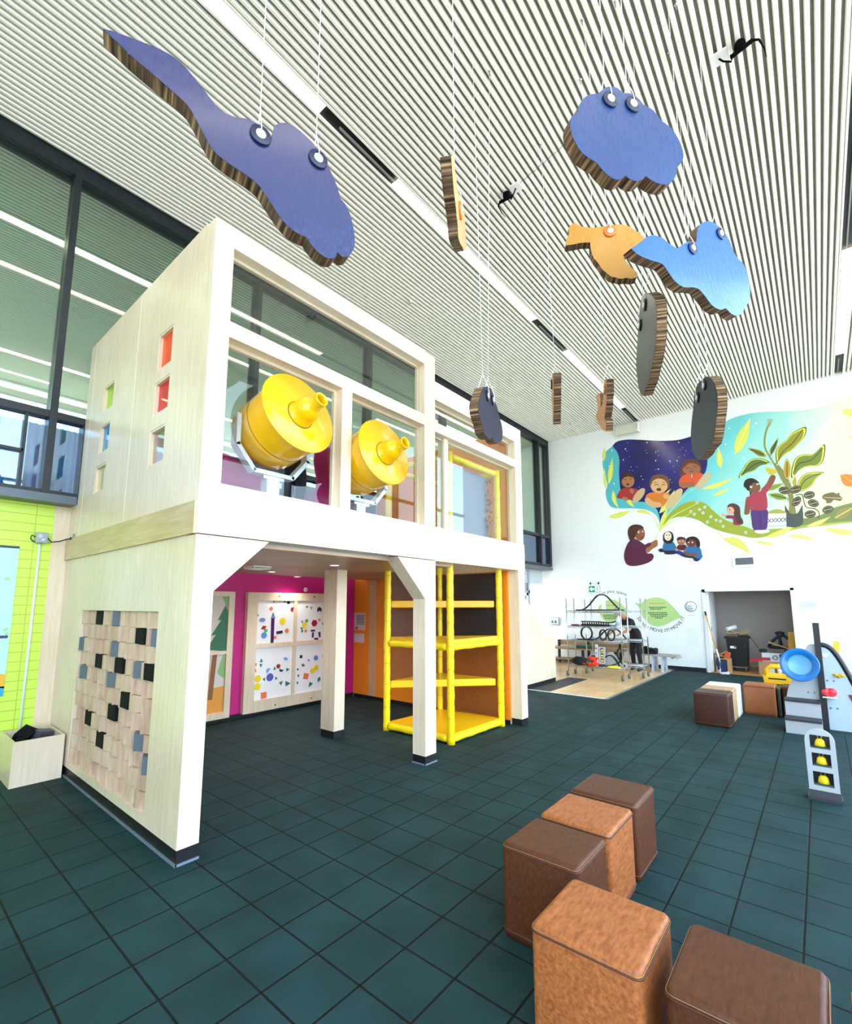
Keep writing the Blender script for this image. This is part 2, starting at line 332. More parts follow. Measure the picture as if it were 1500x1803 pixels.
# far wall of the room behind; the clerestory on top is added to brighten it
sbox('wall_far', mat('far_wall_white', '#f4f6f6', 0.6), X0, 14.0, 14.3, 14.4, 2.9, 5.3)
b = MB().box(X0, 14.0, 14.3, 14.4, 5.3, 5.4).box(X0, 14.0, 14.3, 14.4, 6.93, 7.05)
for i in range(11): b.box(X0 + i * 1.9 - .04, X0 + i * 1.9 + .04, 14.3, 14.4, 5.4, 6.93)
o = b.build('added_clerestory', mat('white_steel', '#e8e8e4', 0.5)); struct(o)
MB().box(X0, 14.0, 14.345, 14.352, 5.4, 6.93).build('pane', glass('window_glass', '#f2f8fb', 0.0), o)
o = MB()
for x in (-1.0, 3.2, 7.4): o.box(x - 0.06, x + 0.06, 13.0, 13.12, 6.3, 6.95).obox((x + 0.5, 13.06, 6.5), (0.45, 0, 0.28), (0, 0.05, 0), (-0.03, 0, 0.05))
o.box(X0, 14.0, 13.0, 13.14, 6.2, 6.32)
o = o.build('beam_far', mat('white_steel', '#e8e8e4', 0.5)); struct(o)
# side walls of that room left open to daylight; window walls behind and right of the camera
FR = mat('window_frame_grey', '#6b7278', 0.4, 0.2)
def window_wall(name, vert, p, a, b_):
    w = MB(); n = int((b_ - a) / 1.9)
    for i in range(n + 1):
        c = a + (b_ - a) * i / n
        if vert == 'y': w.box(c - 0.04, c + 0.04, p - 0.1, p + 0.1, 0, ZC)
        else: w.box(p - 0.1, p + 0.1, c - 0.04, c + 0.04, 0, ZC)
    for z in (0.0, 1.1, 2.9, 4.9, ZC - 0.12):
        h = 0.12 if z in (0.0, ZC - 0.12) else 0.06
        if vert == 'y': w.box(a, b_, p - 0.08, p + 0.08, z, z + h)
        else: w.box(p - 0.08, p + 0.08, a, b_, z, z + h)
    o = w.build(name, FR); struct(o)
    g = MB()
    if vert == 'y': g.box(a, b_, p - 0.006, p + 0.006, 0.1, ZC - 0.1)
    else: g.box(p - 0.006, p + 0.006, a, b_, 0.1, ZC - 0.1)
    g.build('pane', glass('window_glass', '#f2f8fb', 0.0), o)
window_wall('window_2', 'y', Y0, X0, 14.2)
window_wall('window_3', 'x', X0, Y0, 1.5)
sbox('wall_rear', mat('rear_wall_white', '#eef0ee', 0.5), X0 - 0.1, X0 + 0.1, 1.5, 6.7, 0, ZC)
# ================================================================ PLAYHOUSE
PH = thing('playhouse', (3.94, 5.0, 0), 'two-storey pale plywood playhouse with big front windows and a cubby grid on its side', 'playhouse')
def cells(b, fixed, a0, a1, z0, z1, holes, m=0, ax='x'):
    A = sorted({a0, a1} | {h[0] for h in holes} | {h[1] for h in holes}); Z = sorted({z0, z1} | {h[2] for h in holes} | {h[3] for h in holes})
    for p, q in zip(A, A[1:]):
        for r, s in zip(Z, Z[1:]):
            if any(h[0] - 1e-6 <= p and q <= h[1] + 1e-6 and h[2] - 1e-6 <= r and s <= h[3] + 1e-6 for h in holes): continue
            if ax == 'x': b.box(fixed[0], fixed[1], p, q, r, s, m)
            else: b.box(p, q, fixed[0], fixed[1], r, s, m)
    return b
WIN = [((4.06, 4.36), (3.745, 4.095), 'orange', '#ff5a1c'), ((4.06, 4.37), (3.335, 3.645), 'red', '#e8222e'), ((4.08, 4.40), (2.88, 3.21), 'clear', '#e9e6ea'),
       ((5.50, 5.81), (3.755, 4.05), 'lime', '#b9e024'), ((5.52, 5.82), (3.29, 3.61), 'blue', '#4fa3dd'), ((5.53, 5.86), (2.865, 3.165), 'pale yellow', '#e8dcae')]
XF, YF = 1.508, 3.385
cells(MB(), (XF, XF + 0.11), 3.53, 6.42, 2.45, 4.74, [w[0] + w[1] for w in WIN]).build('side_panel', BIRCH, PH)
cells(MB(), (XF, XF + 0.11), 3.53, 6.66, 0.10, 2.2, [(3.945, 5.9, 0.165, 1.65)]).build('side_panel', BIRCH, PH)
for y, z0, z1 in ((4.89, 2.45, 4.74), (6.24, 2.45, 4.74)): MB().box(XF - 0.001, XF + 0.02, y - 0.003, y + 0.003, z0, z1).build('panel_seam', mat('seam_white', '#f6f0e2', 0.5), PH)
MB().box(XF - 0.022, XF - 0.001, 3.389, 6.75, 2.21, 2.45).build('side_band', BAND, PH)
MB().box(XF, XF + 0.1, 3.53, 6.66, 2.2, 2.45).build('side_panel', BIRCH, PH)
MB().box(XF, XF + 0.1, 6.42, 6.66, 2.45, 2.83).build('side_panel', BIRCH, PH)
for (ya, yb), (za, zb), nm, c in WIN:
    g = glass('acrylic_' + nm.replace(' ', '_'), c, 0.03, c, 0.75) if nm != 'clear' else glass('acrylic_clear', '#efeef2', 0.06)
    f = cells(MB(), (XF + 0.004, XF + 0.115), ya, yb, za, zb, [(ya + 0.018, yb - 0.018, za + 0.018, zb - 0.018)]).build('side_window', BIRCH, PH)
    tag(MB().box(XF + 0.03, XF + 0.037, ya + 0.018, yb - 0.018, za + 0.018, zb - 0.018).build('pane', g, f), nm + ' acrylic pane')
# base trim
b = MB().box(XF + 0.006, XF + 0.1, 3.53, 6.6, 0.0, 0.1).box(XF + 0.006, 1.65, 3.39, 3.53, 0, 0.1)
b.build('base_trim', BLACKB, PH)
for x0, x1, y0, y1 in ((4.065, 4.24, 3.392, 3.565), (4.085, 4.245, 4.935, 5.195), (6.205, 6.378, 3.392, 3.55)):
    MB().box(x0, x1, y0, y1, 0, 0.092).build('base_trim', BLACKB, PH)
for x0, x1, y0, y1 in ((XF - 0.004, 1.66, 3.38, 3.39), (XF - 0.006, XF + 0.006, 3.38, 6.0), (4.05, 4.255, 3.378, 3.388), (4.05, 4.06, 3.378, 3.57)): MB().box(x0, x1, y0, y1, 0, 0.014).build('base_edge_strip', mat('grey_edge_strip', '#8c98ad', 0.3, 0.4), PH)
# posts, braces, beams
D = 0.145
b = MB().prism([(XF, YF, 0.1), (1.655, YF, 0.1), (1.655, YF, 1.80), (2.09, YF, 2.205), (XF, YF, 2.205)], (0, D, 0)); tag(b.build('corner_post', BIRCH, PH), None)
b = MB().prism([(4.06, YF, 0.09), (4.245, YF, 0.09), (4.245, YF, 2.205), (3.61, YF, 2.205), (4.06, YF, 1.765)], (0, 0.18, 0)); b.build('middle_post', BIRCH, PH)
MB().box(6.2, 6.38, YF, 3.555, 0.09, 2.205).build('end_post', BIRCH, PH)
MB().box(4.08, 4.25, 4.93, 5.2, 0.09, 2.17).build('inner_post', BIRCH, PH)
MB().box(XF, 4.245, YF, YF + D, 2.215, 2.60).build('deck_beam', BIRCHX, PH)
MB().box(4.247, 6.40, YF - 0.004, YF + D, 2.205, 2.60).build('deck_beam', BIRCHX, PH)
for x0, x1, z0, z1 in ((XF, 1.665, 2.60, 4.72), (4.05, 4.245, 2.6, 4.705), (6.185, 6.38, 2.6, 4.40)):
    MB().box(x0, x1, YF, YF + D, z0, z1).build('upper_post', BIRCH, PH)
MB().box(1.665, 4.05, YF, YF + D, 4.545, 4.715).build('top_beam', BIRCHX, PH)
MB().box(4.245, 6.185, YF, YF + D, 4.17, 4.40).build('top_beam', BIRCHX, PH)
MB().box(1.665, 4.05, YF, YF + D, 3.785, 3.915).build('window_rail', BIRCHX, PH)
MB().box(4.245, 6.185, YF, YF + D, 3.765, 3.885).build('window_rail', BIRCHX, PH)
MB().box(2.812, 2.938, YF, YF + D, 2.6, 3.785).build('window_mullion', BIRCH, PH)
MB().box(4.50, 4.58, YF + 0.06, YF + 0.16, 2.6, 3.765).build('window_mullion', BIRCH, PH)
# inner stops round each pane
PANES = [(1.665, 4.05, 3.915, 4.545), (1.665, 2.812, 2.6, 3.785), (2.938, 4.05, 2.6, 3.785), (4.245, 6.185, 3.885, 4.17), (4.245, 6.185, 2.6, 3.765)]
TC = [Vector((2.235, 3.25, 3.30)), Vector((3.25, 3.25, 3.22))]
TA = [Vector((0.04, -0.97, 0.23)).normalized(), Vector((0.0, -0.97, 0.19)).normalized()]
for i, (xa, xb, za, zb) in enumerate(PANES):
    cells(MB(), (YF + 0.09, YF + 0.125), xa, xb, za, zb, [(xa + 0.03, xb - 0.03, za + 0.03, zb - 0.03)], ax='y').build('window_stop', BIRCHX, PH)
    y = YF + 0.085
    if i in (1, 2):
        k = i - 1; ctr = TC[k] + TA[k] * ((y - TC[k].y) / TA[k].y); R = 0.347; n = 48; vs = []; fs = []
        for j in range(n):
            a = 2 * PI * j / n; cx_, cz_ = math.cos(a), math.sin(a); t = 1e9
            if cx_ > 1e-6: t = min(t, (xb - ctr.x) / cx_)
            if cx_ < -1e-6: t = min(t, (xa - ctr.x) / cx_)
            if cz_ > 1e-6: t = min(t, (zb - ctr.z) / cz_)
            if cz_ < -1e-6: t = min(t, (za - ctr.z) / cz_)
            r = min(R, t * 0.98); vs += [(ctr.x + cx_ * r, y, ctr.z + cz_ * r), (ctr.x + cx_ * t, y, ctr.z + cz_ * t)]
        MB().add(vs, [(2 * j, 2 * j + 1, (2 * j + 3) % (2 * n), (2 * j + 2) % (2 * n)) for j in range(n)]).build('front_pane', CLEAR, PH)
    else: MB().box(xa, xb, y, y + 0.008, za, zb).build('front_pane', CLEAR, PH)
# deck with soffit, end wall with orange lining
b = MB()
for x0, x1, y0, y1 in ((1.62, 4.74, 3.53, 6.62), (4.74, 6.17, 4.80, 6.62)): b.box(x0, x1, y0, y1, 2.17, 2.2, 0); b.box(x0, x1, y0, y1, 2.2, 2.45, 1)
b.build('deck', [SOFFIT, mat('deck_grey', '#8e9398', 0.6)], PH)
ORG = mat('orange_painted_panel', '#f08a1c', 0.4)
MB().box(XO, 6.2, 3.556, 7.0, 0.06, 2.2).build('orange_panel', ORG, PH)
MB().box(XO - 0.002, XO + 0.02, 6.32, 6.50, 0.06, 2.17).build('cover_strip', wood('strip_plywood', '#c99c78', '#dab08c'), PH)
MB().box(6.2, 6.38, 3.556, 6.7, 0.0, 2.2).build('end_wall', BIRCH, PH)
MB().box(6.25, 6.38, 3.53, 6.42, 2.2, 4.38, 0).box(6.235, 6.25, 3.53, 6.42, 2.45, 4.38, 1).build('end_wall', [BIRCH, ORG], PH)
MB().box(XO - 0.004, XO + 0.004, 3.56, 6.9, 0, 0.06).build('base_trim', BLACKB, PH)
# cubby grid
GY0, GY1, GZ0, GZ1, NR, NC = 3.945, 5.9, 0.165, 1.65, 11, 9
RH = (GZ1 - GZ0) / NR; CWD = (GY1 - GY0) / (NC)
blk = {'black': [], 'grey': []}
c1 = crop(110, 1060, 7.89); c2 = crop(110, 1240, 8.19)
for col, pts in (('black', [c1((487, 230)), c1((1045, 500)), c1((468, 895)), c1((742, 960)), c1((1160, 1055)), c1((660, 1435)), c1((825, 1455)), c2((350, 130)), c2((510, 460))]),
                 ('grey', [c1((705, 235)), c1((1245, 515)), c1((238, 635)), c1((680, 700)), c1((245, 1050)), c1((620, 1165)), c1((990, 1010)), c2((1045, 440)), c2((1165, 800))])):
    for p in pts: blk[col].append(on(0, XF, *p))
taken = []; BW = {'black': 0.19, 'grey': 0.17}
for col in blk:
    for p in blk[col]:
        r = min(NR - 1, max(0, int((GZ1 - p.z) / RH))); taken.append((r, p.y, col))
CUB = wood('cubby_maple', '#b6947c', '#d8baa4', 0.45, (5, 5, 1.5))
b = MB().box(XF + 0.15, XF + 0.165, GY0, GY1, GZ0, GZ1, 1)
rnd = random.Random(3)
for r in range(NR):
    z1 = GZ1 - r * RH; z0 = z1 - RH; off = CWD * 0.5 * (r % 2); edges = [GY1 - off * 0.0]
    occ = sorted([(min(GY1, t[1] + BW[t[2]] / 2 + .004), max(GY0, t[1] - BW[t[2]] / 2 - .004)) for t in taken if t[0] == r], reverse=True)
    free = []; y = GY1
    for oa, ob_ in occ + [(GY0, GY0)]:
        if y - oa > 0.02: free.append((y, oa))
        y = min(y, ob_)
    cl = []
    for fa, fb in free:
        k = max(1, round((fa - fb) / CWD)); s0 = fa
        cut = [fa - (fa - fb) * (i / k) - (CWD * .22 * (r % 2) if 0 < i < k else 0) for i in range(k + 1)]
        cl += list(zip(cut, cut[1:]))
    for ya, yb in cl:      # ya > yb : left to right in the picture
        w = ya - yb
        b.box(XF + 0.006, XF + 0.15, yb, yb + 0.008, z0, z1, 0)
        d = 0.004 + 0.035 * rnd.random(); pr = []; dz = 0.0
        for k in range(6):
            u = k / 5; pr.append((XF + d + 0.085 * (u ** 2.0), ya - w * (0.04 + 0.80 * u), z0))
        pr += [(XF + 0.15, ya - w * 0.84, z0), (XF + 0.15, ya, z0)]
        b.prism(pr, (0, 0, RH - 0.004), 0)
b.build('cubby_grid', [CUB, BIRCH], PH)
BLK = mat('black_painted_block', '#0b0c0f', 0.8, spec=0.2); GRY = mat('slate_grey_painted_block', '#5a646e', 0.5)
ordn = ['top', 'second', 'third', 'fourth', 'fifth', 'sixth', 'seventh', 'eighth', 'ninth', 'tenth', 'bottom']
def wedge(col, y, zc, w=0.17):
    z0 = zc - RH / 2 + 0.004; h = RH - 0.008
    if col == 'black': pr = [(XF + 0.1, y + w / 2, z0), (XF + 0.014, y + w / 2, z0), (XF + 0.014, y - w / 2, z0), (XF + 0.1, y - w / 2, z0)]
    else: pr = [(XF + 0.1, y + w / 2, z0), (XF + 0.03, y + w / 2, z0), (XF - 0.012, y - w * 0.08, z0), (XF + 0.03, y - w / 2, z0), (XF + 0.1, y - w / 2, z0)]
    return MB().prism(pr, (0, 0, h)).build('toy_block', BLK if col == 'black' else GRY, bevel=0.003)
for r in range(NR):
    row = sorted([t for t in taken if t[0] == r], key=lambda t: -t[1])
    for i, (rr, y, col) in enumerate(row):
        same = [t for t in row if t[2] == col]; q = ''
        if len(same) > 1: q = [', left one', ', right one'][same.index((rr, y, col))] if len(same) == 2 else [', left one', ', middle one', ', right one'][same.index((rr, y, col))]
        o = wedge(col, y, GZ1 - (r + 0.5) * RH, 0.19 if col == 'black' else 0.17)
        tag(o, '%s block in the %s row of the cubby grid%s' % ('matte black' if col == 'black' else 'slate grey', ordn[r], q), 'toy block', 'blocks in the cubby grid')
# lining of the recess under the deck
MAG = mat('magenta_painted_wall', '#c4187c', 0.45)
o = MB().box(1.62, XO + 0.1, YM, YM + 0.1, 0.07, 2.2).build('wall_magenta', MAG); struct(o)
o = MB().box(1.62, XO, YM - 0.008, YM, 0, 0.07).build('baseboard_magenta', BLACKB); struct(o)
# storage box with loose blocks
sb = thing('storage_box', (1.285, 6.27, 0), 'open birch plywood box on the floor beside the cubby grid', 'box')
bx0, bx1, by0, by1, bh = 1.085, 1.485, 5.96, 6.56, 0.415
cells(MB(), (by0, by0 + 0.018), bx0, bx1, 0, bh, [], ax='y').build('front_board', BIRCH, sb)
MB().box(bx0, bx1, by1 - 0.018, by1, 0, bh).build('rear_board', BIRCH, sb)
MB().box(bx0, bx0 + 0.018, by0 + 0.018, by1 - 0.018, 0, bh).build('end_board', BIRCH, sb)
MB().box(bx1 - 0.018, bx1, by0 + 0.018, by1 - 0.018, 0, bh).build('end_board', BIRCH, sb)
MB().box(bx0 + 0.018, bx1 - 0.018, by0 + 0.018, by1 - 0.018, 0, 0.02).build('bottom_board', BIRCH, sb)
def loose(c, rx, ry, rz, col, label, s=(0.085, 0.062, 0.045)):
    M = Matrix.Rotation(rz, 3, 'Z') @ Matrix.Rotation(ry, 3, 'Y') @ Matrix.Rotation(rx, 3, 'X')
    o = MB().obox(c, M @ Vector((s[0], 0, 0)), M @ Vector((0, s[1], 0)), M @ Vector((0, 0, s[2]))).build('toy_block', col, bevel=0.003)
    tag(o, label, 'toy block', 'loose blocks in the storage box')
loose((1.205, 6.10, 0.335), 0.2, 0.5, 0.3, BLK, 'black block at the near left corner inside the plywood box')
loose((1.23, 6.30, 0.40), 0.5, -0.35, 0.8, BLK, 'black block tilted highest in the plywood box')
loose((1.385, 6.30, 0.375), 0.15, 0.2, 0.4, mat('grey_block_dark', '#4a4c56', 0.5), 'dark grey block lying at the right inside the plywood box')
loose((1.34, 6.12, 0.33), -0.2, 0.1, 1.2, BLK, 'black block behind the front board of the plywood box')
for c, q in (((1.2, 6.2, 0.25), 'left'), ((1.36, 6.2, 0.24), 'right'), ((1.25, 6.42, 0.30), 'rear'), ((1.2, 6.08, 0.14), 'lower left'), ((1.37, 6.4, 0.15), 'lower right')):
    loose(c, 0.1, 0.1, 0.4, BLK, 'black block buried in the %s of the plywood box' % q)
loose((1.30, 6.02, 0.375), 0.1, 0.12, 0.2, mat('pale_wood_block', '#d8d2c6', 0.5), 'small pale block against the front board of the plywood box', (0.05, 0.02, 0.012))
# cable box on the lime wall with cord, conduit, poster
t = thing('junction_box', (1.26, YL, 2.45), 'small grey plastic junction box with a black cord on the lime wall', 'junction box')
MB().box(1.205, 1.31, YL - 0.07, YL - 0.001, 2.385, 2.505).build('housing', mat('grey_translucent_plastic', '#9aa2aa', 0.3), t, bevel=0.006)
MB().ball((1.245, YL - 0.07, 2.46), (0.025, 0.012, 0.025)).ball((1.275, YL - 0.07, 2.42), (0.022, 0.012, 0.022)).build('cover_boss', mat('boss_grey', '#c3c9cf', 0.3), t)
MB().tube([(1.30, YL - 0.05, 2.46), (1.34, YL - 0.09, 2.40), (1.40, YL - 0.16, 2.41), (1.46, YL - 0.2, 2.44), (1.50, YL - 0.22, 2.445)], 0.007, 8).build('cord', NAVYK, t)
MB().tube([(1.21, YL - 0.03, 2.45), (1.175, YL - 0.03, 2.47), (1.165, YL - 0.03, 2.43), (1.19, YL - 0.03, 2.40), (1.25, YL - 0.05, 2.385)], 0.006, 8).build('cord_loop', NAVYK, t)
t = thing('cable_plug', (XF - 0.01, YL - 0.24, 2.44), 'black cable plug on a grey plate high on the playhouse side', 'plug')
MB().cyl((1.475, YL - 0.22, 2.445), (XF, YL - 0.22, 2.447), 0.016).build('plug', NAVYK, t)
MB().box(XF - 0.006, XF, YL - 0.28, YL - 0.20, 2.40, 2.50).build('plate', mat('plate_grey', '#8b8d88', 0.4), t)
tag(MB().tube([(1.255, YL - 0.012, 2.385), (1.25, YL - 0.012, 0.02)], 0.012, 10).build('conduit', mat('white_conduit', '#e8f3f1', 0.4)), 'thin white conduit running down the lime wall below the junction box', 'conduit')
t = thing('wall_poster', (0.7, YL, 1.5), 'pale blue wall graphic with yellow and blue bands on the lime wall', 'poster')
px1 = 1.085
MB().box(0.2, px1, YL - 0.012, YL - 0.001, 0.76, 2.33).build('sheet', paint('#b9e6f2'), t)
MB().box(0.2, px1, YL - 0.014, YL - 0.012, 2.31, 2.335).build('top_edge', paint('#26324d'), t)
MB().prism([(p[0], YL - 0.014, p[1]) for p in [(0.2, 1.0), (0.9, 1.02), (px1, 0.98), (px1, 0.84), (0.9, 0.87), (0.2, 0.9)]], (0, 0.001, 0)).build('yellow_band', paint('#f3b633'), t)
MB().box(0.2, px1, YL - 0.014, YL - 0.0125, 0.76, 0.86).build('blue_band', paint('#2aa6cf'), t)
MB().box(0.2, 1.07, YL - 0.015, YL - 0.012, 1.355, 1.385).build('dark_bar', paint('#1f3a63'), t)
for lx, lz, dx, dz in ((1.02, 1.43, .05, .03), (1.0, 1.35, -.03, -.06), (0.98, 1.97, .06, .02), (1.04, 1.38, .03, .04)):
    p = Vector((lx, YL - 0.0155, lz)); d = Vector((dx, 0, dz)); n_ = Vector((-dz, 0, dx)) * 0.35; MB().poly([p, p + d * .5 + n_, p + d, p + d * .5 - n_]).build('leaf_print', paint('#a9cf9b'), t)
# ---------------------------------------------------------------- telescopes
YOKE = mat('pale_grey_steel', '#c9d6e2', 0.3, 0.2); SCREW = mat('screw_steel', '#8a7a3a', 0.4, 0.6)
YDK = mat('yellow_seam_dark', '#6b4a08', 0.5)
def telescope(k, R, label):
    c, a = TC[k], TA[k]; t = thing('toy_telescope', (c.x, c.y + 0.35, 2.45), label, 'telescope', None)
    q = a.cross(Vector((1, 0, 0))).normalized(); sx = q.cross(a)
    MB().lathe(c, a, [(0, -0.004), (R, -0.004), (R + 0.004, 0.004), (R, 0.014), (0, 0.014)], 56).build('front_disc', YEL, t)
    MB().lathe(c, a, [(R * 0.90, -0.004), (R * 0.902, -0.12), (R * 0.895, -0.42), (R * 0.86, -0.48), (R * 0.76, -0.51), (0, -0.52)], 56).build('drum', YEL, t)
    MB().lathe(c, a, [(R * 0.898, -0.26), (R * 0.905, -0.264), (R * 0.898, -0.268)], 56).build('drum_seam', YDK, t)
    e = c + q * (-0.02)
    nz = [(0.115, 0.012), (0.118, 0.018), (0.118, 0.024), (0.108, 0.03), (0.105, 0.11), (0.098, 0.15), (0.075, 0.185), (0.058, 0.20), (0.056, 0.285), (0.060, 0.29), (0.060, 0.297), (0.047, 0.297), (0.044, 0.27), (0.044, 0.2)]
    n = MB().lathe(e, a, nz, 32).build('nozzle', YEL, t)
    MB().lathe(e, a, [(0.119, 0.0145), (0.124, 0.0145), (0.124, 0.018), (0.119, 0.018)], 32).build('nozzle_gasket', YDK, n)
    proto = None
    for i in range(11):
        an = 2 * PI * i / 11 + 0.2; p = c + (q * math.sin(an) + sx * math.cos(an)) * (R * 0.92) + a * 0.0145
        if proto is None: proto = MB().lathe((0, 0, 0), a, [(0.008, -0.002), (0.008, 0.003), (0.005, 0.005), (0, 0.005)], 10).build('bolt', SCREW, t); o = proto
        else: o = proto.copy(); COL.objects.link(o)
        o.location = p - t.location
    for i in range(5):
        an = 2 * PI * i / 5 + 0.7; o = proto.copy(); COL.objects.link(o); o.location = c + (q * math.sin(an) + sx * math.cos(an)) * (R * 0.5) + a * 0.0145 - t.location
    # yoke: two arms, angled lower part, pedestal
    pv = c - a * 0.36; w = 0.345
    def bar(pts, wd):
        b = MB()
        for p0, p1 in zip(pts, pts[1:]):
            d = (p1 - p0); L = d.length / 2; d.normalize(); s_ = Vector((0, 1, 0)); u = d.cross(s_).normalized()
            b.obox((p0 + p1) / 2, d * (L + 0.01), s_ * wd, u * 0.018)
        return b
    base = pv + Vector((0, 0.02, -R * 0.90 - 0.12))
    pts = [pv + Vector((-w, 0, 0.05)), pv + Vector((-w, 0, -0.20)), pv + Vector((-w * 0.55, 0, -R * 0.90 - 0.07)), pv + Vector((w * 0.55, 0, -R * 0.90 - 0.07)), pv + Vector((w, 0, -0.20)), pv + Vector((w, 0, 0.05))]
    y = bar(pts, 0.045).build('yoke', YOKE, t)
    for q0, q1 in ((-w - 0.02, -w + 0.06), (w - 0.06, w + 0.02)): MB().cyl(pv + Vector((q0, 0, 0)), pv + Vector((q1, 0, 0)), 0.03).build('pivot_bolt', CHROME, y)
    z0 = 2.45
    MB().box(base.x - 0.06, base.x + 0.06, base.y - 0.05, base.y + 0.05, z0 + 0.01, base.z + 0.03).lathe((base.x, base.y, z0), (0, 0, 1), [(0.13, 0), (0.13, 0.012), (0.07, 0.05), (0.06, 0.06)], 24).build('pedestal', YOKE, t)
    MB().box(base.x - 0.1, base.x + 0.1, base.y - 0.06, base.y + 0.06, base.z - 0.0, base.z + 0.025).build('turntable', CHROME, t)
    return t
telescope(0, 0.355, 'big yellow drum telescope poking through the first playhouse window, nearer the front corner')
telescope(1, 0.342, 'big yellow drum telescope poking through the second playhouse window, nearer the middle post')
# magenta screens on the deck
def screen(name, pts, y, label, thick=0.03):
    o = MB().prism([(x, y, z) for x, z in pts], (0, thick, 0)).build(name, mat('magenta_panel', '#a3186e', 0.3)); tag(o, label, 'panel')
screen('curved_screen', smooth([[(1.66, 2.46), (1.66, 2.85)], [(1.66, 2.85), (1.75, 2.98), (1.95, 3.03), (2.1, 2.98), (2.25, 2.92), (2.45, 2.93), (2.5, 2.85)], [(2.5, 2.85), (2.52, 2.46)], [(2.52, 2.46), (1.66, 2.46)]], 5), 3.93, 'magenta screen with a wavy top on the deck under the first telescope')
screen('curved_screen', smooth([[(2.93, 2.46), (2.88, 2.7), (2.94, 2.95), (2.90, 3.2), (2.95, 3.45), (2.93, 3.6)], [(2.93, 3.6), (3.12, 3.62)], [(3.12, 3.62), (3.12, 2.46)], [(3.12, 2.46), (2.93, 2.46)]], 5), 3.90, 'tall magenta screen with a wavy edge on the deck between the two telescopes')
# ---------------------------------------------------------------- climbing tower
tw = thing('climbing_tower', (5.4, 4.15, 0), 'yellow padded climbing tower with stacked platforms under the playhouse deck', 'climbing frame')
PP = [Vector((4.83, 4.72, 0)), Vector((4.86, 3.64, 0)), Vector((6.03, 3.62, 0)), Vector((5.95, 4.66, 0))]
PR = 0.046
for p in PP:
    b = MB(); n = 14; pa = []; rr = []
    for i in range(61):
        z = 3.72 * i / 60; pa.append(p + Vector((0, 0, z))); rr.append(PR + 0.0025 * math.sin(i * 2.1) + (0.004 if i % 9 == 0 else 0))
    b.tube(pa, rr, 16); pl = b.build('padded_post', YELPAD, tw)
    tie = MB()
    for i in range(1, 12): tie.tube([p + Vector((math.cos(a_) * (PR + .003), math.sin(a_) * (PR + .003), 0.3 * i + 0.02 * math.sin(i))) for a_ in [2 * PI * k / 12 for k in range(12)]], 0.004, 5, closed=True)
    tie.build('post_tie', mat('yellow_tie', '#e0b400', 0.5), pl)
def rail(a, b_, z, r=0.043):
    d = (b_ - a).normalized(); q0, q1 = a + d * PR + Vector((0, 0, z)), b_ - d * PR + Vector((0, 0, z))
    m = MB().tube([q0.lerp(q1, i / 16) for i in range(17)], [r + (0.005 if i in (1, 5, 6, 10, 15) else 0.001 * math.sin(i)) for i in range(17)], 14)
    return m.build('padded_rail', YELPAD, tw)
for z in (0.06, 1.17):
    for i, j in ((0, 1), (1, 2)): rail(PP[i], PP[j], z)
for i, j in ((0, 1), (1, 2), (2, 3), (3, 0)): rail(PP[i], PP[j], 3.66)
MATY = mat('yellow_vinyl_mat', '#ffc410', 0.3); MATD = mat('golden_vinyl_mat', '#e0a81c', 0.4)
def platform(pts, z, th=0.07, m=MATY): return MB().prism([(p.x, p.y, z) for p in pts], (0, 0, th)).build('platform', m, tw, bevel=0.012)
platform([PP[0], PP[1], PP[2], PP[3]], 0.06, 0.05)
pad = 0.05
tri = [PP[0] + Vector((0.04, -0.03, 0)), PP[2] + Vector((-0.05, 0.05, 0)), PP[2] + Vector((-0.0, 0.15, 0)), PP[3], PP[0] + Vector((0.15, 0, 0))]
platform(tri, 0.555, 0.10); platform(tri, 1.66, 0.10, MATD)
platform([PP[0], PP[1], PP[2], PP[2] + Vector((-0.02, 0.1, 0))], 1.20, 0.06, MATD)
NETM = bpy.data.materials.new('fine_dark_netting'); t_, N, L, b_ = nt(NETM)
tc = N.new('ShaderNodeTexCoord'); sx = N.new('ShaderNodeSeparateXYZ'); L.new(tc.outputs['UV'], sx.inputs[0]); outs = []
for ax_ in (0, 1):
    ml = N.new('ShaderNodeMath'); ml.operation = 'MULTIPLY'; ml.inputs[1].default_value = 85; L.new(sx.outputs[ax_], ml.inputs[0])
    fr = N.new('ShaderNodeMath'); fr.operation = 'FRACT'; L.new(ml.outputs[0], fr.inputs[0]); lt = N.new('ShaderNodeMath'); lt.operation = 'LESS_THAN'; lt.inputs[1].default_value = 0.5; L.new(fr.outputs[0], lt.inputs[0]); outs.append(lt.outputs[0])
mxn = N.new('ShaderNodeMath'); mxn.operation = 'MAXIMUM'; L.new(outs[0], mxn.inputs[0]); L.new(outs[1], mxn.inputs[1]); L.new(mxn.outputs[0], b_.inputs['Alpha'])
b_.inputs['Base Color'].default_value = hx('#2b2320'); b_.inputs['Roughness'].default_value = 0.7
NETL = NETM.copy(); NETL.name = 'sparse_dark_netting'
for n_ in NETL.node_tree.nodes:
    if n_.type == 'MATH' and n_.operation == 'LESS_THAN': n_.inputs[1].default_value = 0.27
def net(a, b2, z0, z1, nmat=NETM):
    o = MB().add([a + Vector((0, 0, z0)), b2 + Vector((0, 0, z0)), b2 + Vector((0, 0, z1)), a + Vector((0, 0, z1))], [(0, 1, 2, 3)]).build('safety_net', nmat, tw)
    uv = o.data.uv_layers.new(name='UVMap'); w = (b2 - a).length
    me = o.data; base = tw.location
    for l in me.loops:
        v = me.vertices[l.vertex_index].co + base; uv.data[l.index].uv = ((v - a).dot((b2 - a).normalized()), v.z)
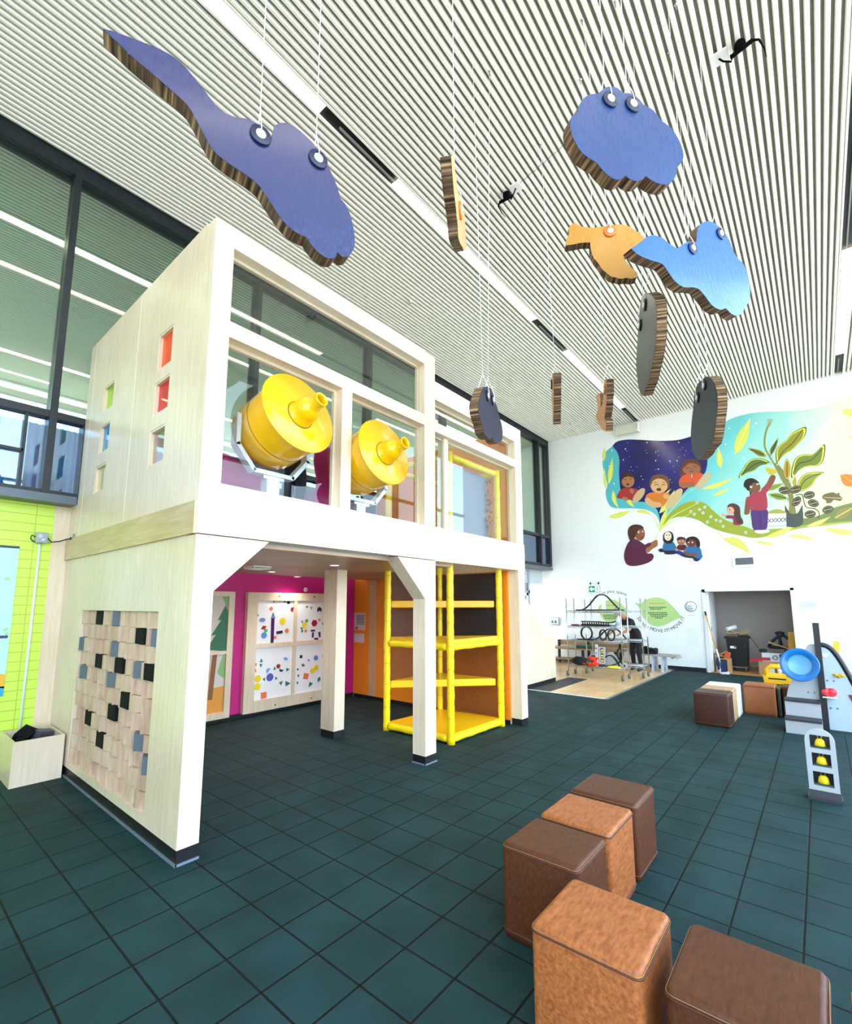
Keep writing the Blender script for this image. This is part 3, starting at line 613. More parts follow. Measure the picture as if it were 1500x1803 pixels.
for z0, z1, nm_ in ((0.12, 1.2, NETL), (1.2, 2.17, NETM)):
    net(PP[3], PP[2], z0, z1, nm_); net(PP[0], PP[3], z0 if z0 > 1 else 0.6, z1, nm_)
    net(PP[3] + Vector((0.03, 0, 0)), PP[2] + Vector((0.03, 0, 0)), max(z0, 1.24), 2.17) if z0 > 1 else None
MB().box(4.92, 5.90, 3.72, 3.728, 2.62, 3.60).build('grey_panel', glass('smoked_acrylic', '#a9b0c8', 0.03, '#8f97b4', 0.8), tw)
lfm = MB(); rl = random.Random(5)
for i in range(60):
    c = Vector((5.88 + rl.uniform(-.05, .05), 3.67 + rl.uniform(-.02, .02), rl.uniform(2.65, 3.55))); d = Vector((rl.uniform(-1, 1), rl.uniform(-.3, .3), rl.uniform(-1, 1))).normalized() * 0.05; n_ = d.cross(Vector((0, 1, 0))).normalized() * 0.02
    lfm.poly([c, c + d * .5 + n_, c + d, c + d * .5 - n_])
o = lfm.build('leaf_garland', mat('dark_green_leaf', '#26341f', 0.5)); tag(o, 'dark leafy garland on the tower post behind the right playhouse window', 'garland')
# ---------------------------------------------------------------- picture frames on the magenta wall
YB = YM - 0.085
def bframe(name, x0, x1, z0, z1, fw, mulls, label, cat):
    t = thing(name, ((x0 + x1) / 2, YM, z0), label, cat)
    b = MB().box(x0, x0 + fw, YB, YM - 0.002, z0, z1).box(x1 - fw, x1, YB, YM - 0.002, z0, z1)
    b.box(x0 + fw, x1 - fw, YB, YM - 0.002, z0, z0 + fw).box(x0 + fw, x1 - fw, YB, YM - 0.002, z1 - fw * 0.75, z1)
    b.build('frame', BIRCH, t, bevel=0.004)
    b = MB()
    for m in mulls: b.box(*m)
    if mulls: b.build('muntin', BIRCH, t)
    return t
WX0, WX1, WZ0, WZ1 = 3.90, 5.70, 0.06, 1.90
wb = bframe('magnet_board', WX0, WX1, WZ0, WZ1, 0.175, [(4.755, 4.815, YB + 0.004, YM - 0.01, 0.235, 1.77), (WX0 + 0.17, 4.755, YB + 0.006, YM - 0.01, 1.03, 1.095), (4.815, WX1 - 0.17, YB + 0.006, YM - 0.01, 1.03, 1.095)], 'white magnet board in a pale wood frame covered with coloured shapes', 'whiteboard')
YS = YB + 0.03
for x0, x1, z0, z1 in ((4.075, 4.755, 1.095, 1.77), (4.815, 5.53, 1.095, 1.77), (4.075, 4.755, 0.235, 1.03), (4.815, 5.53, 0.235, 1.03)):
    MB().box(x0, x1, YS, YM - 0.01, z0, z1).build('white_panel', mat('white_enamel', '#f4f3f6', 0.25), wb)
for x in (4.45, 5.15):
    for z in (0.12, 1.84): MB().cyl((x, YB - 0.004, z), (x, YB + 0.005, z), 0.012, n=10).build('screw_head', NAVYK, wb)
tf = bframe('picture_frame', 2.55, 3.69, 0.06, 1.90, 0.095, [(2.64, 3.60, YB + 0.004, YM - 0.01, 0.98, 1.03)], 'framed forest picture with a dark green fir left of the magnet board', 'picture')
MB().box(2.645, 3.595, YS, YM - 0.01, 0.15, 1.83).build('picture_sheet', paint('#d9cfc6'), tf)
fm = MB()
def pq(pts, y=YS - 0.003): return [(x, y, z) for x, z in pts]
fm.poly(pq([(2.645, 0.15), (3.595, 0.15), (3.595, 0.52), (3.3, 0.5), (2.9, 0.55), (2.645, 0.5)]), 0)
fm.poly(pq([(3.595, 1.78), (3.45, 1.48), (3.5, 1.48), (3.36, 1.26), (3.43, 1.27), (3.30, 1.06), (3.595, 1.02)], YS - 0.004), 1)
fm.poly(pq([(3.36, 0.35), (3.43, 0.35), (3.47, 1.03), (3.40, 1.03)], YS - 0.005), 2)
fm.poly(pq([(3.595, 0.62), (3.48, 0.72), (3.55, 0.95), (3.595, 1.0)], YS - 0.0045), 3)
fm.poly(pq([(3.27, 0.5), (3.22, 0.75), (3.30, 0.95), (3.38, 0.75), (3.36, 0.5)], YS - 0.0042), 4)
fm.poly(pq([(3.5, 1.83), (3.595, 1.83), (3.595, 1.6)], YS - 0.0045), 3)
fm.build('forest_print', [paint('#e79a3e'), paint('#2f6e4d'), paint('#8d5a35'), paint('#8fb573'), paint('#e8a067')], tf)
# magnets
cz = crop(400, 1030, 6.818)
MC = {'green': '#1f7a55', 'orange': '#ef7a4a', 'lilac': '#7f86c4', 'lime green': '#57b13c', 'yellow': '#f6d81f', 'red': '#a8202f', 'blue': '#5b93d6', 'purple': '#3c1a63', 'black': '#16181d', 'navy blue': '#1c2f66', 'violet': '#5d57b5', 'pale blue': '#6ea8de'}
MAGS = [('triangle', 'green', 345, 238, 38, 0.1), ('triangle', 'green', 560, 195, 36, 3.0), ('triangle', 'green', 685, 198, 34, 1.6), ('hexagon', 'black', 735, 210, 42, 0), ('diamond', 'orange', 528, 283, 52, 0), ('trapezoid', 'red', 778, 290, 60, 1.4), ('triangle', 'green', 360, 355, 42, 0.1), ('triangle', 'green', 550, 350, 38, 0), ('fan', 'lilac', 550, 388, 58, 0), ('oval', 'lilac', 420, 420, 74, 0), ('circle', 'yellow', 664, 434, 76, 0), ('rhombus', 'red', 437, 512, 76, 0.3), ('hexagon', 'lime green', 462, 548, 46, 0.2), ('circle', 'blue', 440, 605, 70, 0), ('bar', 'purple', 545, 450, 98, 1.57), ('bar', 'purple', 542, 548, 98, 1.57), ('bar', 'purple', 538, 645, 92, 1.57), ('bar', 'purple', 626, 568, 80, 0.1), ('hexagon', 'orange', 715, 548, 54, 0.3), ('square', 'orange', 572, 630, 36, 0),
 ('triangle', 'green', 952, 262, 36, 1.6), ('triangle', 'lilac', 1008, 278, 38, 3.1), ('arrow', 'navy blue', 1105, 292, 62, 0), ('triangle', 'lilac', 1207, 278, 44, 3.0), ('fan', 'lilac', 1188, 372, 52, 0.3), ('hexagon', 'lime green', 952, 430, 46, 0.2), ('triangle', 'lilac', 898, 445, 36, 3.1), ('circle', 'yellow', 925, 482, 68, 0), ('hexagon', 'red', 1045, 458, 88, 0), ('square', 'orange', 1105, 418, 34, 0.1), ('half circle', 'lilac', 1153, 465, 54, 3.14), ('triangle', 'green', 888, 517, 36, 0.9), ('triangle', 'green', 895, 556, 40, 2.6), ('square', 'orange', 942, 552, 36, 0.1), ('bar', 'purple', 1027, 548, 58, 0), ('bar', 'purple', 1027, 600, 64, 1.5), ('bar', 'purple', 1107, 595, 66, 1.7), ('bar', 'purple', 1067, 645, 56, 0),
 ('lens', 'pale blue', 700, 886, 64, -0.3), ('triangle', 'green', 408, 905, 42, 0), ('square', 'orange', 333, 957, 38, 0.1), ('triangle', 'green', 402, 968, 40, 3.1), ('square', 'orange', 328, 1030, 38, 0.2), ('triangle', 'green', 566, 998, 38, 0.3), ('hexagon', 'red', 612, 975, 54, 0.3), ('fan', 'navy blue', 647, 1022, 60, 2.8), ('half circle', 'pale blue', 488, 1025, 62, 0.9), ('triangle', 'green', 728, 1013, 46, -1.5), ('circle', 'yellow', 366, 1125, 76, 0), ('circle', 'violet', 511, 1107, 86, 0), ('triangle', 'green', 443, 1137, 38, 3.4), ('triangle', 'green', 583, 1115, 38, 0.4), ('circle', 'yellow', 360, 1222, 76, 0), ('triangle', 'green', 648, 1170, 50, -0.9), ('wide triangle', 'green', 718, 1190, 78, 2.7), ('square', 'orange', 437, 1325, 76, 0.05),
 ('diamond', 'navy blue', 885, 860, 50, 0.8), ('triangle', 'lilac', 982, 903, 38, -1.6), ('circle', 'blue', 1063, 875, 62, 0), ('triangle', 'lilac', 1142, 852, 34, 0.4), ('square', 'orange', 1188, 870, 44, 0.6), ('rhombus', 'green', 910, 962, 58, -0.6), ('triangle', 'green', 850, 1012, 34, -1.4), ('circle', 'yellow', 1067, 993, 66, 0), ('circle', 'yellow', 1022, 1030, 66, 0), ('hexagon', 'red', 1161, 1030, 46, 0), ('triangle', 'green', 852, 1093, 34, 3.2), ('square', 'orange', 943, 1095, 76, -0.2), ('rhombus', 'green', 1100, 1132, 70, 1.0), ('triangle', 'green', 842, 1178, 34, 3.3), ('wide triangle', 'green', 993, 1188, 70, 0.5)]
def shp(kind):
    c, s = math.cos, math.sin; reg = lambda n, o=0.0, a=0, b=2 * PI: [(0.5 * c(a + o + (b - a) * i / n), 0.5 * s(a + o + (b - a) * i / n)) for i in range(n)]
    return {'triangle': [(-.42, -.45), (.42, -.45), (0, .5)], 'wide triangle': [(-.5, -.3), (.5, -.3), (.1, .35)], 'hexagon': reg(6), 'diamond': reg(4), 'square': [(-.45, -.45), (.45, -.45), (.45, .45), (-.45, .45)], 'trapezoid': [(-.5, -.28), (.5, -.28), (.22, .28), (-.3, .28)],
            'fan': [(-.5, -.25), (-.2, -.1), (.2, -.1), (.5, -.25), (.28, .28), (-.28, .28)], 'oval': [(x, y * .62) for x, y in reg(20)], 'circle': reg(24), 'rhombus': [(-.5, -.05), (.05, -.32), (.5, .05), (-.05, .32)], 'bar': [(-.5, -.2), (.5, -.2), (.5, .2), (-.5, .2)],
            'arrow': [(-.5, -.5), (0, -.2), (.5, -.5), (.5, .15), (0, .5), (-.5, .15)], 'half circle': [(0.5 * c(PI * i / 12), 0.5 * s(PI * i / 12) - .2) for i in range(13)], 'lens': [(-.5, 0), (-.2, .26), (.2, .26), (.5, 0), (.2, -.26), (-.2, -.26)]}[kind]
pos = []
for kind, col, x, y, sz, rot in MAGS:
    p = on(1, YS, *cz((x, y))); pane = ('upper' if p.z > 1.06 else 'lower') + (' left' if p.x < 4.785 else ' right'); pos.append((kind, col, p, sz * 0.00142, rot, pane))
from collections import defaultdict
gr = defaultdict(list)
for i, q in enumerate(pos): gr[(q[0], q[1], q[5])].append(i)
nth = ['first', 'second', 'third', 'fourth', 'fifth', 'sixth', 'seventh', 'eighth']
for key, ids in gr.items():
    byz = sorted(ids, key=lambda i: pos[i][2].x)
    for r, i in enumerate(byz):
        kind, col, p, s_, rot, pane = pos[i]
        b = MB(); pts = [(p.x + s_ * (a * math.cos(rot) - c_ * math.sin(rot)), YS - 0.0072 - 0.0004 * (i % 5), p.z + s_ * (a * math.sin(rot) + c_ * math.cos(rot))) for a, c_ in shp(kind)]
        b.prism(pts, (0, 0.007 + 0.0004 * (i % 5), 0)); o = b.build('shape_magnet', mat('magnet_' + col.replace(' ', '_'), MC[col], 0.35))
        q = 'the only one' if len(ids) == 1 else '%s from left of %d' % (nth[r], len(ids))
        tag(o, '%s %s magnet in the %s board pane, %s' % (col, kind, pane, q), 'magnet', 'shape magnets on the magnet board')
# small wall things under the deck
t = thing('wall_sensor', (5.02, YM, 1.95), 'round white sensor on the magenta wall above the magnet board', 'sensor')
MB().lathe((5.02, YM, 1.965), (0, -1, 0), [(0.038, 0), (0.038, 0.012), (0.03, 0.02), (0, 0.02)], 24).build('cover', mat('white_plastic', '#f1ecec', 0.4), t)
MB().lathe((5.02, YM, 1.965), (0, -1, 0), [(0.02, 0.0205), (0.017, 0.023), (0.012, 0.0205)], 20).build('ring', mat('grey_ring', '#b9b2b4', 0.4), t)
t = thing('ceiling_vent', (3.11, 5.27, 2.165), 'white caged vent on the wooden soffit under the deck', 'vent')
b = MB().box(2.99, 3.23, 5.15, 5.39, 2.155, 2.17)
b.build('plate', mat('white_plastic', '#f1ecec', 0.4), t)
b = MB()
for i in range(7): b.box(2.995 + i * 0.036, 3.005 + i * 0.036, 5.155, 5.385, 2.135, 2.155)
for i in range(7): b.box(2.995, 3.225, 5.155 + i * 0.036, 5.165 + i * 0.036, 2.133, 2.143)
b.build('cage', mat('white_plastic', '#f1ecec', 0.4), t)
for i, (x, y, nm) in enumerate(((3.70, 5.9, 'nearest the caged vent'), (4.62, 6.6, 'closest to the magenta wall'), (3.57, 4.37, 'closest to the front beam'), (4.6, 5.6, 'behind the inner post'))):
    t = thing('downlight', (x, y, 2.16), 'small round lit downlight in the wooden soffit, %s' % nm, 'ceiling light', 'soffit downlights')
    MB().lathe((x, y, 2.17), (0, 0, -1), [(0.062, 0), (0.062, 0.006), (0.05, 0.012), (0.048, 0.004)], 24).build('rim', mat('white_plastic', '#f1ecec', 0.4), t)
    MB().lathe((x, y, 2.168), (0, 0, -1), [(0.048, 0.003), (0, 0.003)], 24).build('lens', emitmat('downlight_lens', '#fff0dd', 30), t)
    l = bpy.data.lights.new('downlight_lamp', 'SPOT'); l.energy = 26; l.color = (1, .93, .84); l.spot_size = 2.4; l.spot_blend = 0.8; l.shadow_soft_size = 0.05
    lo = bpy.data.objects.new('lamp', l); COL.objects.link(lo); lo.location = (0, 0, -0.03); lo.parent = t
# notices on the orange wall
t = thing('notice_sheet', (XO, 6.62, 1.21), 'printed notice with an orange picture taped on the orange wall', 'notice')
def onX(u, v): return on(0, XO - 0.002, u, v)
a, c_ = onX(622, 1079), onX(643, 1110)
MB().box(XO - 0.004, XO - 0.001, c_.y, a.y, c_.z, a.z).build('sheet', paint('#d8d0cc'), t)
b = MB(); w = a.y - c_.y; h = a.z - c_.z
for i in range(7):
    x = 0.28 + 0.02 * (i % 3)
    b.box(XO - 0.005, XO - 0.004, a.y - w * 0.95, a.y - w * x, a.z - h * (0.12 + i * 0.085) - 0.012, a.z - h * (0.12 + i * 0.085))
b.build('text_line', paint('#4a4444'), t)
MB().box(XO - 0.005, XO - 0.004, a.y - w * 0.42, a.y - w * 0.2, c_.z + h * 0.04, c_.z + h * 0.2).build('picture_print', paint('#d8603a'), t)
a, c_ = onX(622, 1115), onX(641, 1132)
tag(MB().box(XO - 0.004, XO - 0.001, c_.y, a.y, c_.z, a.z).build('notice_sheet', paint('#dcd5d6')), 'blank pale sheet below the printed notice on the orange wall', 'notice')
# ---------------------------------------------------------------- stair side wall, right of the playhouse
t = thing('stair_enclosure', (8.3, 4.9, 0), 'white sloping stair side wall right of the playhouse end post', 'stair wall')
prof = [(6.42, 0.09), (10.22, 0.09), (10.22, 0.985), (9.75, 0.995), (9.02, 1.74), (7.8, 2.45), (6.42, 2.45)]
MB().prism([(x, 4.70, z) for x, z in prof], (0, 0.14, 0)).build('side_panel', BIRCH, t)
MB().box(6.42, 10.22, 4.712, 4.83, 0, 0.09).build('base_trim', BLACKB, t)
b = MB()
for i in range(10):
    z = 0.23 * (i + 1); x1 = 10.0 - 0.33 * i; b.box(6.42 if i > 8 else x1 - 0.36, x1, 4.84, 6.3, z - 0.23, z)
b.build('steps', BIRCH, t)
MB().prism([(x, 6.3, z) for x, z in prof], (0, 0.12, 0)).build('side_panel', BIRCH, t)
tag(MB().box(8.93, 10.9, 4.25, 4.70, 0.006, 0.012).build('floor_mat', mat('black_floor_mat', '#2a2c31', 0.6)), 'thin black mat on the wood floor along the stair wall', 'mat')
# ================================================================ HANGING CARDBOARD SHAPES
def dirb(deg):            # horizontal direction, bearing measured clockwise from the room diagonal FWD
    a = math.radians(deg); return FWD * math.cos(a) + RGT * math.sin(a)
EDGE = bpy.data.materials.new('honeycomb_card_edge'); t_, N, L, b_ = nt(EDGE)
uvn = N.new('ShaderNodeUVMap'); uvn.uv_map = 'edge'; mp = N.new('ShaderNodeMapping'); mp.inputs['Scale'].default_value = (42, 0.12, 1); L.new(uvn.outputs[0], mp.inputs[0])
no = N.new('ShaderNodeTexNoise'); no.inputs['Scale'].default_value = 1.0; no.inputs['Detail'].default_value = 3; L.new(mp.outputs[0], no.inputs['Vector'])
rp = N.new('ShaderNodeValToRGB'); rp.color_ramp.elements[0].position = 0.36; rp.color_ramp.elements[0].color = hx('#1e140c'); rp.color_ramp.elements[1].position = 0.66; rp.color_ramp.elements[1].color = hx('#b8956a')
e = rp.color_ramp.elements.new(0.5); e.color = hx('#624933'); L.new(no.outputs[0], rp.inputs[0]); L.new(rp.outputs[0], b_.inputs['Base Color']); b_.inputs['Roughness'].default_value = 0.85
bu = N.new('ShaderNodeBump'); bu.inputs['Strength'].default_value = 0.5; bu.inputs['Distance'].default_value = 0.02; L.new(no.outputs[0], bu.inputs['Height']); L.new(bu.outputs[0], b_.inputs['Normal'])
def face_mat(name, col, rough=0.3, bump=0.35, coat=0.35):
    m = mat(name, col, rough, bump=bump, bscale=42, stretch=(1, 1, 0.45), var=0.06, scale=3, coat=coat); return m
def card(name, depth, ref, beta, outline, facem, label, cat, group, washers, wcol, thick=0.075, backm=None, hang=None, capcol='#e9eef2', cord_up=None):
    """a honeycomb board: its painted face lies in an upright plane at the given distance, the board extends along bearing beta"""
    d = dirb(beta); r = ray(*ref); P = CAM + r * (depth / F_PX)        # depth along the optical axis
    def hit(u, v):
        q = ray(u, v); return CAM + q * ((P - CAM).dot(d) / q.dot(d))
    pts = [hit(u, v) for u, v in outline]
    c = sum(pts, Vector()) / len(pts); lo = min(p.z for p in pts)
    t = thing(name, (c.x, c.y, lo), label, cat, group); n = len(pts)
    b = MB(); e = d * thick
    b.add(pts, [list(range(n))], 0); b.add([p + e for p in pts], [list(range(n))[::-1]], 1)
    fo = b.build('face', [facem, backm or facem], t)
    eb = MB(); i0 = 0.002
    vs = [p + d * i0 for p in pts] + [p + e - d * i0 for p in pts]
    eb.add(vs, [(i, (i + 1) % n, n + (i + 1) % n, n + i) for i in range(n)], 0)
    eo = eb.build('cardboard_edge', EDGE, t); me = eo.data; uv = me.uv_layers.new(name='edge')
    acc = [0]; 
    for i in range(n): acc.append(acc[-1] + (pts[(i + 1) % n] - pts[i]).length)
    base = t.location
    for p in me.polygons:
        ids = list(p.vertices)
        # nearest perimeter parameter of each loop
        for li in p.loop_indices:
            w = me.vertices[me.loops[li].vertex_index].co + base; k = min(range(n), key=lambda i: ((w - pts[i]) - d * (w - pts[i]).dot(d)).length_squared)
            s_ = acc[k]; tt = (w - pts[k]).dot(d) / thick; uv.data[li].uv = (s_, tt)
        us = [uv.data[li].uv[0] for li in p.loop_indices]
        if max(us) - min(us) > acc[-1] * 0.5:
            for li in p.loop_indices:
                if uv.data[li].uv[0] < acc[-1] * 0.5: uv.data[li].uv[0] += acc[-1]
    CORD = mat('white_cord', '#f2f4f6', 0.5)
    for i, (u, v) in enumerate(washers):
        g = hit(u, v)
        wo = MB().lathe(g, -d, [(0.0, 0), (0.051, 0.0), (0.051, 0.011), (0.048, 0.013), (0.0, 0.013)], 28).build('washer', mat('washer_' + wcol, wcol, 0.4), t)
        MB().lathe(g - d * 0.013, -d, [(0.024, 0), (0.024, 0.004), (0.021, 0.006), (0.012, 0.006), (0.010, 0.004), (0, 0.004)], 20).build('cap', mat('cap_' + capcol, capcol, 0.3), wo)
        # topmost point of the outline straight above the washer
        s_ = RGT.cross(Vector((0, 0, 0))); side = d.cross(Vector((0, 0, 1))).normalized(); gs = g.dot(side); ztop = g.z
        for p, q in zip(pts, pts[1:] + pts[:1]):
            a, c_ = p.dot(side) - gs, q.dot(side) - gs
            if a * c_ <= 0 and abs(a - c_) > 1e-9: ztop = max(ztop, p.z + (q.z - p.z) * a / (a - c_))
        top = Vector((g.x, g.y, ztop)); mid = top + d * thick * 0.5 + Vector((0, 0, 0.13)); f0 = g - d * 0.02
        end = Vector((hang[i][0], hang[i][1], ZC)) if hang else Vector((mid.x, mid.y, ZC))
        MB().tube([f0, f0 + Vector((0, 0, 0.03)), top - d * 0.012 + Vector((0, 0, -0.005)), top + Vector((0, 0, 0.03)), mid], 0.0028, 6).tube([mid, end], 0.0026, 5).tube([g + d * (thick + 0.004), top + d * (thick + 0.006), mid], 0.0028, 6).build('cord', CORD, t)
        MB().tube([mid + Vector((0, 0, 0.0)), mid + Vector((0.006, 0, 0.012)), mid + Vector((0, 0, 0.03)), mid + Vector((-0.006, 0, 0.012))], 0.004, 6, closed=True).build('cord_clip', CHROME, t)
    return t
c1 = crop(0, 0, 2.143); c8 = crop(400, 150, 5.464)
BLUE = face_mat('glossy_royal_blue', '#18265a', 0.26, 0.7, 0.6); CBLUE = face_mat('glossy_cloud_blue', '#18386f', 0.35); SKYB = face_mat('glossy_azure', '#235ca4', 0.28); OCH = face_mat('ochre_card', '#bd8430', 0.4)
DNAVY = face_mat('dark_navy_card', '#171b38', 0.6, 0.08, 0.0); SLATE = face_mat('slate_card', '#262c39', 0.6, 0.08, 0.0); STEELC = face_mat('grey_card', '#3f4146', 0.4, 0.08, 0.05); BRN = face_mat('brown_card', '#b98f62', 0.6, 0.1)
G = 'cardboard mobile shapes'
bird = smooth([[(181, 50), (205, 57), (240, 70), (285, 88), (318, 110), (345, 140), (368, 170), (390, 195), (415, 206), (437, 209.5), (453, 218.6), (469.5, 231.4), (478.7, 245)],
  [(478.7, 245), (481.4, 227), (486, 219.5), (498.8, 215.9), (517, 222.3), (539, 239.7), (557.4, 259.8), (575.7, 289), (590.3, 320), (599.5, 349.5)],
  [(599.5, 349.5), (610.5, 364), (619.6, 388), (624.2, 415.4), (623.6, 435.5), (614, 450), (603, 452), (594, 443.7)],
  [(594, 443.7), (589.4, 453.8), (575.7, 454), (559, 442.8), (546.4, 428.2), (540, 418)],
  [(540, 418), (526, 411.7), (509.8, 400.7), (493.3, 382.4), (478.7, 360.5), (467.7, 344), (456.7, 327.5), (440, 313), (418, 298), (400, 285.4), (373, 261), (345, 210), (327, 182), (280, 140), (233, 100), (196, 65), (184, 54)], [(184, 54), (181, 50)]], 4)
card('hanging_bird', 2.35, (459, 239), math.degrees(math.atan((230 - 750) / 829)), bird, BLUE, 'large royal blue cardboard bird with a long tail, hanging at upper left', 'hanging bird', G, [(458.5, 239.5), (559.5, 281.5)], '#161c3c')
cc = crop(1000, 100, 6.25)
cloud = smooth([[cc(p) for p in s] for s in [[(335, 405), (400, 345), (470, 328), (545, 345), (610, 400)], [(610, 400), (690, 405), (770, 455), (835, 530)], [(835, 530), (940, 590), (1030, 705)],
  [(1030, 705), (1130, 780), (1195, 870), (1245, 970), (1270, 1080), (1250, 1160), (1205, 1190)], [(1205, 1190), (1190, 1300), (1140, 1375), (1085, 1408), (1000, 1395), (920, 1360), (858, 1312)], [(858, 1312), (810, 1355), (760, 1368), (690, 1350), (628, 1305)],
  [(628, 1305), (590, 1345), (520, 1348), (430, 1295), (350, 1210), (320, 1165)], [(320, 1165), (240, 1120), (150, 1050), (90, 960), (45, 860), (22, 750), (40, 660), (110, 605)], [(110, 605), (120, 540), (170, 460), (240, 415), (335, 405)]]], 4)
card('hanging_cloud', 2.82, cc((450, 500)), math.degrees(math.atan((526 - 750) / 829)), cloud, CBLUE, 'bright blue scalloped cardboard cloud hanging at upper right, nearest cloud', 'hanging cloud', G, [cc((460, 480)), cc((708, 535))], '#1b2440')
c4 = crop(960, 340, 3.947)
ob = smooth([[c4(p) for p in s] for s in [[(160, 245), (200, 207), (250, 230), (330, 240), (400, 232), (470, 222), (550, 220), (620, 255), (690, 310)], [(690, 310), (715, 335), (690, 355), (640, 370), (585, 405), (545, 450)], [(545, 450), (590, 510), (638, 555), (635, 585)],
  [(635, 585), (600, 594), (560, 588)], [(560, 588), (525, 595), (490, 586)], [(490, 586), (455, 578), (425, 553)], [(425, 553), (395, 528), (375, 495)], [(375, 495), (335, 445), (318, 395), (312, 342)], [(312, 342), (250, 345), (190, 357), (140, 364)], [(140, 364), (148, 320), (165, 285), (160, 245)]]], 4)
card('hanging_bird', 4.0, c4((450, 265)), math.degrees(math.atan((900 - 750) / 829)), ob, OCH, 'ochre yellow cardboard bird hanging just left of the light blue one', 'hanging bird', G, [c4((450, 268))], '#e8762c', capcol='#f0eeea', hang=[(3.70, 1.22)])
bb = smooth([[c4(p) for p in s] for s in [[(597, 385), (650, 350), (700, 310), (750, 292), (810, 310), (860, 350), (915, 385)], [(915, 385), (960, 355), (1000, 335), (1050, 345)], [(1050, 345), (1052, 290), (1060, 250), (1080, 215), (1120, 197), (1170, 205), (1230, 255), (1280, 330), (1310, 410), (1340, 455)],
  [(1340, 455), (1375, 490), (1400, 550), (1420, 640), (1423, 720), (1410, 765), (1390, 785)], [(1390, 785), (1370, 830), (1330, 852), (1290, 835), (1255, 800)], [(1255, 800), (1215, 810), (1160, 780), (1110, 715), (1070, 670), (1030, 655), (960, 652), (900, 610), (850, 540), (810, 490), (730, 465), (650, 430), (597, 385)]]], 4)
card('hanging_bird', 3.75, c4((1020, 385)), math.degrees(math.atan((350 - 750) / 829)), bb, SKYB, 'light blue cardboard bird with outspread wing right of the ochre bird', 'hanging bird', G, [c4((1020, 386)), c4((1215, 285))], '#16254f')
c6 = crop(1100, 490, 5.305)
go = smooth([[c6(p) for p in s] for s in [[(160, 165), (200, 140), (250, 160), (285, 210)], [(285, 210), (297, 300), (296, 400), (292, 560), (278, 680), (265, 770), (240, 870)], [(240, 870), (222, 960), (192, 1040), (175, 1100)], [(175, 1100), (148, 1080), (125, 1000), (108, 850), (110, 700), (120, 560), (130, 400), (142, 260), (160, 165)]]], 4)
card('hanging_cloud', 4.25, c6((160, 350)), 103.5, go, STEELC, 'grey cardboard cloud seen almost edge-on below the light blue bird', 'hanging cloud', G, [c6((190, 250)), c6((145, 440))], '#0f1014', thick=0.078)
dr = smooth([[c6(p) for p in s] for s in [[(720, 950), (755, 920), (800, 930), (840, 990)], [(840, 990), (862, 1080), (866, 1200), (852, 1330), (838, 1450), (815, 1550)], [(815, 1550), (770, 1600), (742, 1650), (690, 1700)], [(690, 1700), (650, 1660), (630, 1600)], [(630, 1600), (616, 1480), (624, 1340), (640, 1200), (650, 1080), (680, 990), (720, 950)]]], 4)
card('hanging_cloud', 4.6, c6((740, 1000)), 104, dr, SLATE, 'dark slate cardboard cloud hanging in front of the painted mural', 'hanging cloud', G, [c6((745, 1000)), c6((682, 1115))], '#0f1014', thick=0.08)
c7 = crop(810, 600, 5)
dl = smooth([[c7(p) for p in s] for s in [[(205, 410), (235, 405), (270, 420), (290, 470)], [(290, 470), (305, 530), (325, 580)], [(325, 580), (345, 660), (366, 740), (375, 810), (366, 880), (325, 908)], [(325, 908), (300, 885), (285, 850)], [(285, 850), (268, 864), (240, 855)], [(240, 855), (208, 810), (195, 740)], [(195, 740), (172, 670), (160, 600), (162, 540), (182, 470), (205, 410)]]], 4)
card('hanging_cloud', 4.25, c7((245, 490)), -70, dl, DNAVY, 'dark navy cardboard cloud hanging in front of the end of the playhouse', 'hanging cloud', G, [c7((238, 485)), c7((284, 522))], '#14182c', hang=[(3.35, 2.18), (3.51, 2.09)])
th = [c7(p) for p in [(809, 300), (815, 290), (822, 310), (823, 500), (822, 700), (821, 738), (813, 700), (807, 560), (805, 420)]]
card('hanging_bird', 5.0, c7((812, 400)), 103, smooth(th, 4), BRN, 'narrow brown cardboard shape seen exactly edge-on beside the navy cloud', 'hanging shape', G, [c7((810, 385))], '#0f1014', hang=[(4.53, 2.04)])
wb2 = smooth([[c7(p) for p in s] for s in [[(1290, 345), (1291, 450), (1287, 560), (1270, 690)], [(1270, 690), (1284, 705), (1285, 800)], [(1285, 800), (1250, 778), (1208, 705), (1198, 655), (1213, 595), (1195, 485)], [(1195, 485), (1222, 465), (1235, 500), (1238, 590)], [(1238, 590), (1255, 545), (1263, 450), (1272, 345), (1290, 345)]]], 4)
card('hanging_bird', 5.0, c7((1270, 560)), 101.5, wb2, face_mat('tan_card', '#c98a55', 0.6, 0.1), 'small tan cardboard bird seen edge-on near the back wall speaker', 'hanging bird', G, [c7((1276, 430))], '#c07038', thick=0.07, hang=[(4.16, 1.42)])
c5 = crop(750, 230, 7.21)
wn = smooth([[c5(p) for p in s] for s in [[(318, 320), (345, 315), (357, 430), (385, 600), (410, 780), (440, 870), (455, 950), (487, 1020), (497, 1180), (507, 1350), (510, 1500), (480, 1530)], [(480, 1530), (462, 1480), (437, 1440)], [(437, 1440), (410, 1350), (402, 1200), (382, 1000), (357, 800), (335, 560), (318, 320)]]], 4)
card('hanging_bird', 3.0, c5((420, 1020)), -80, wn, face_mat('warm_tan_card', '#e0ad6a', 0.6, 0.1), 'tan cardboard bird seen edge-on in front of the middle of the strip light', 'hanging bird', G, [c5((425, 1020))], '#e0772a', thick=0.062)
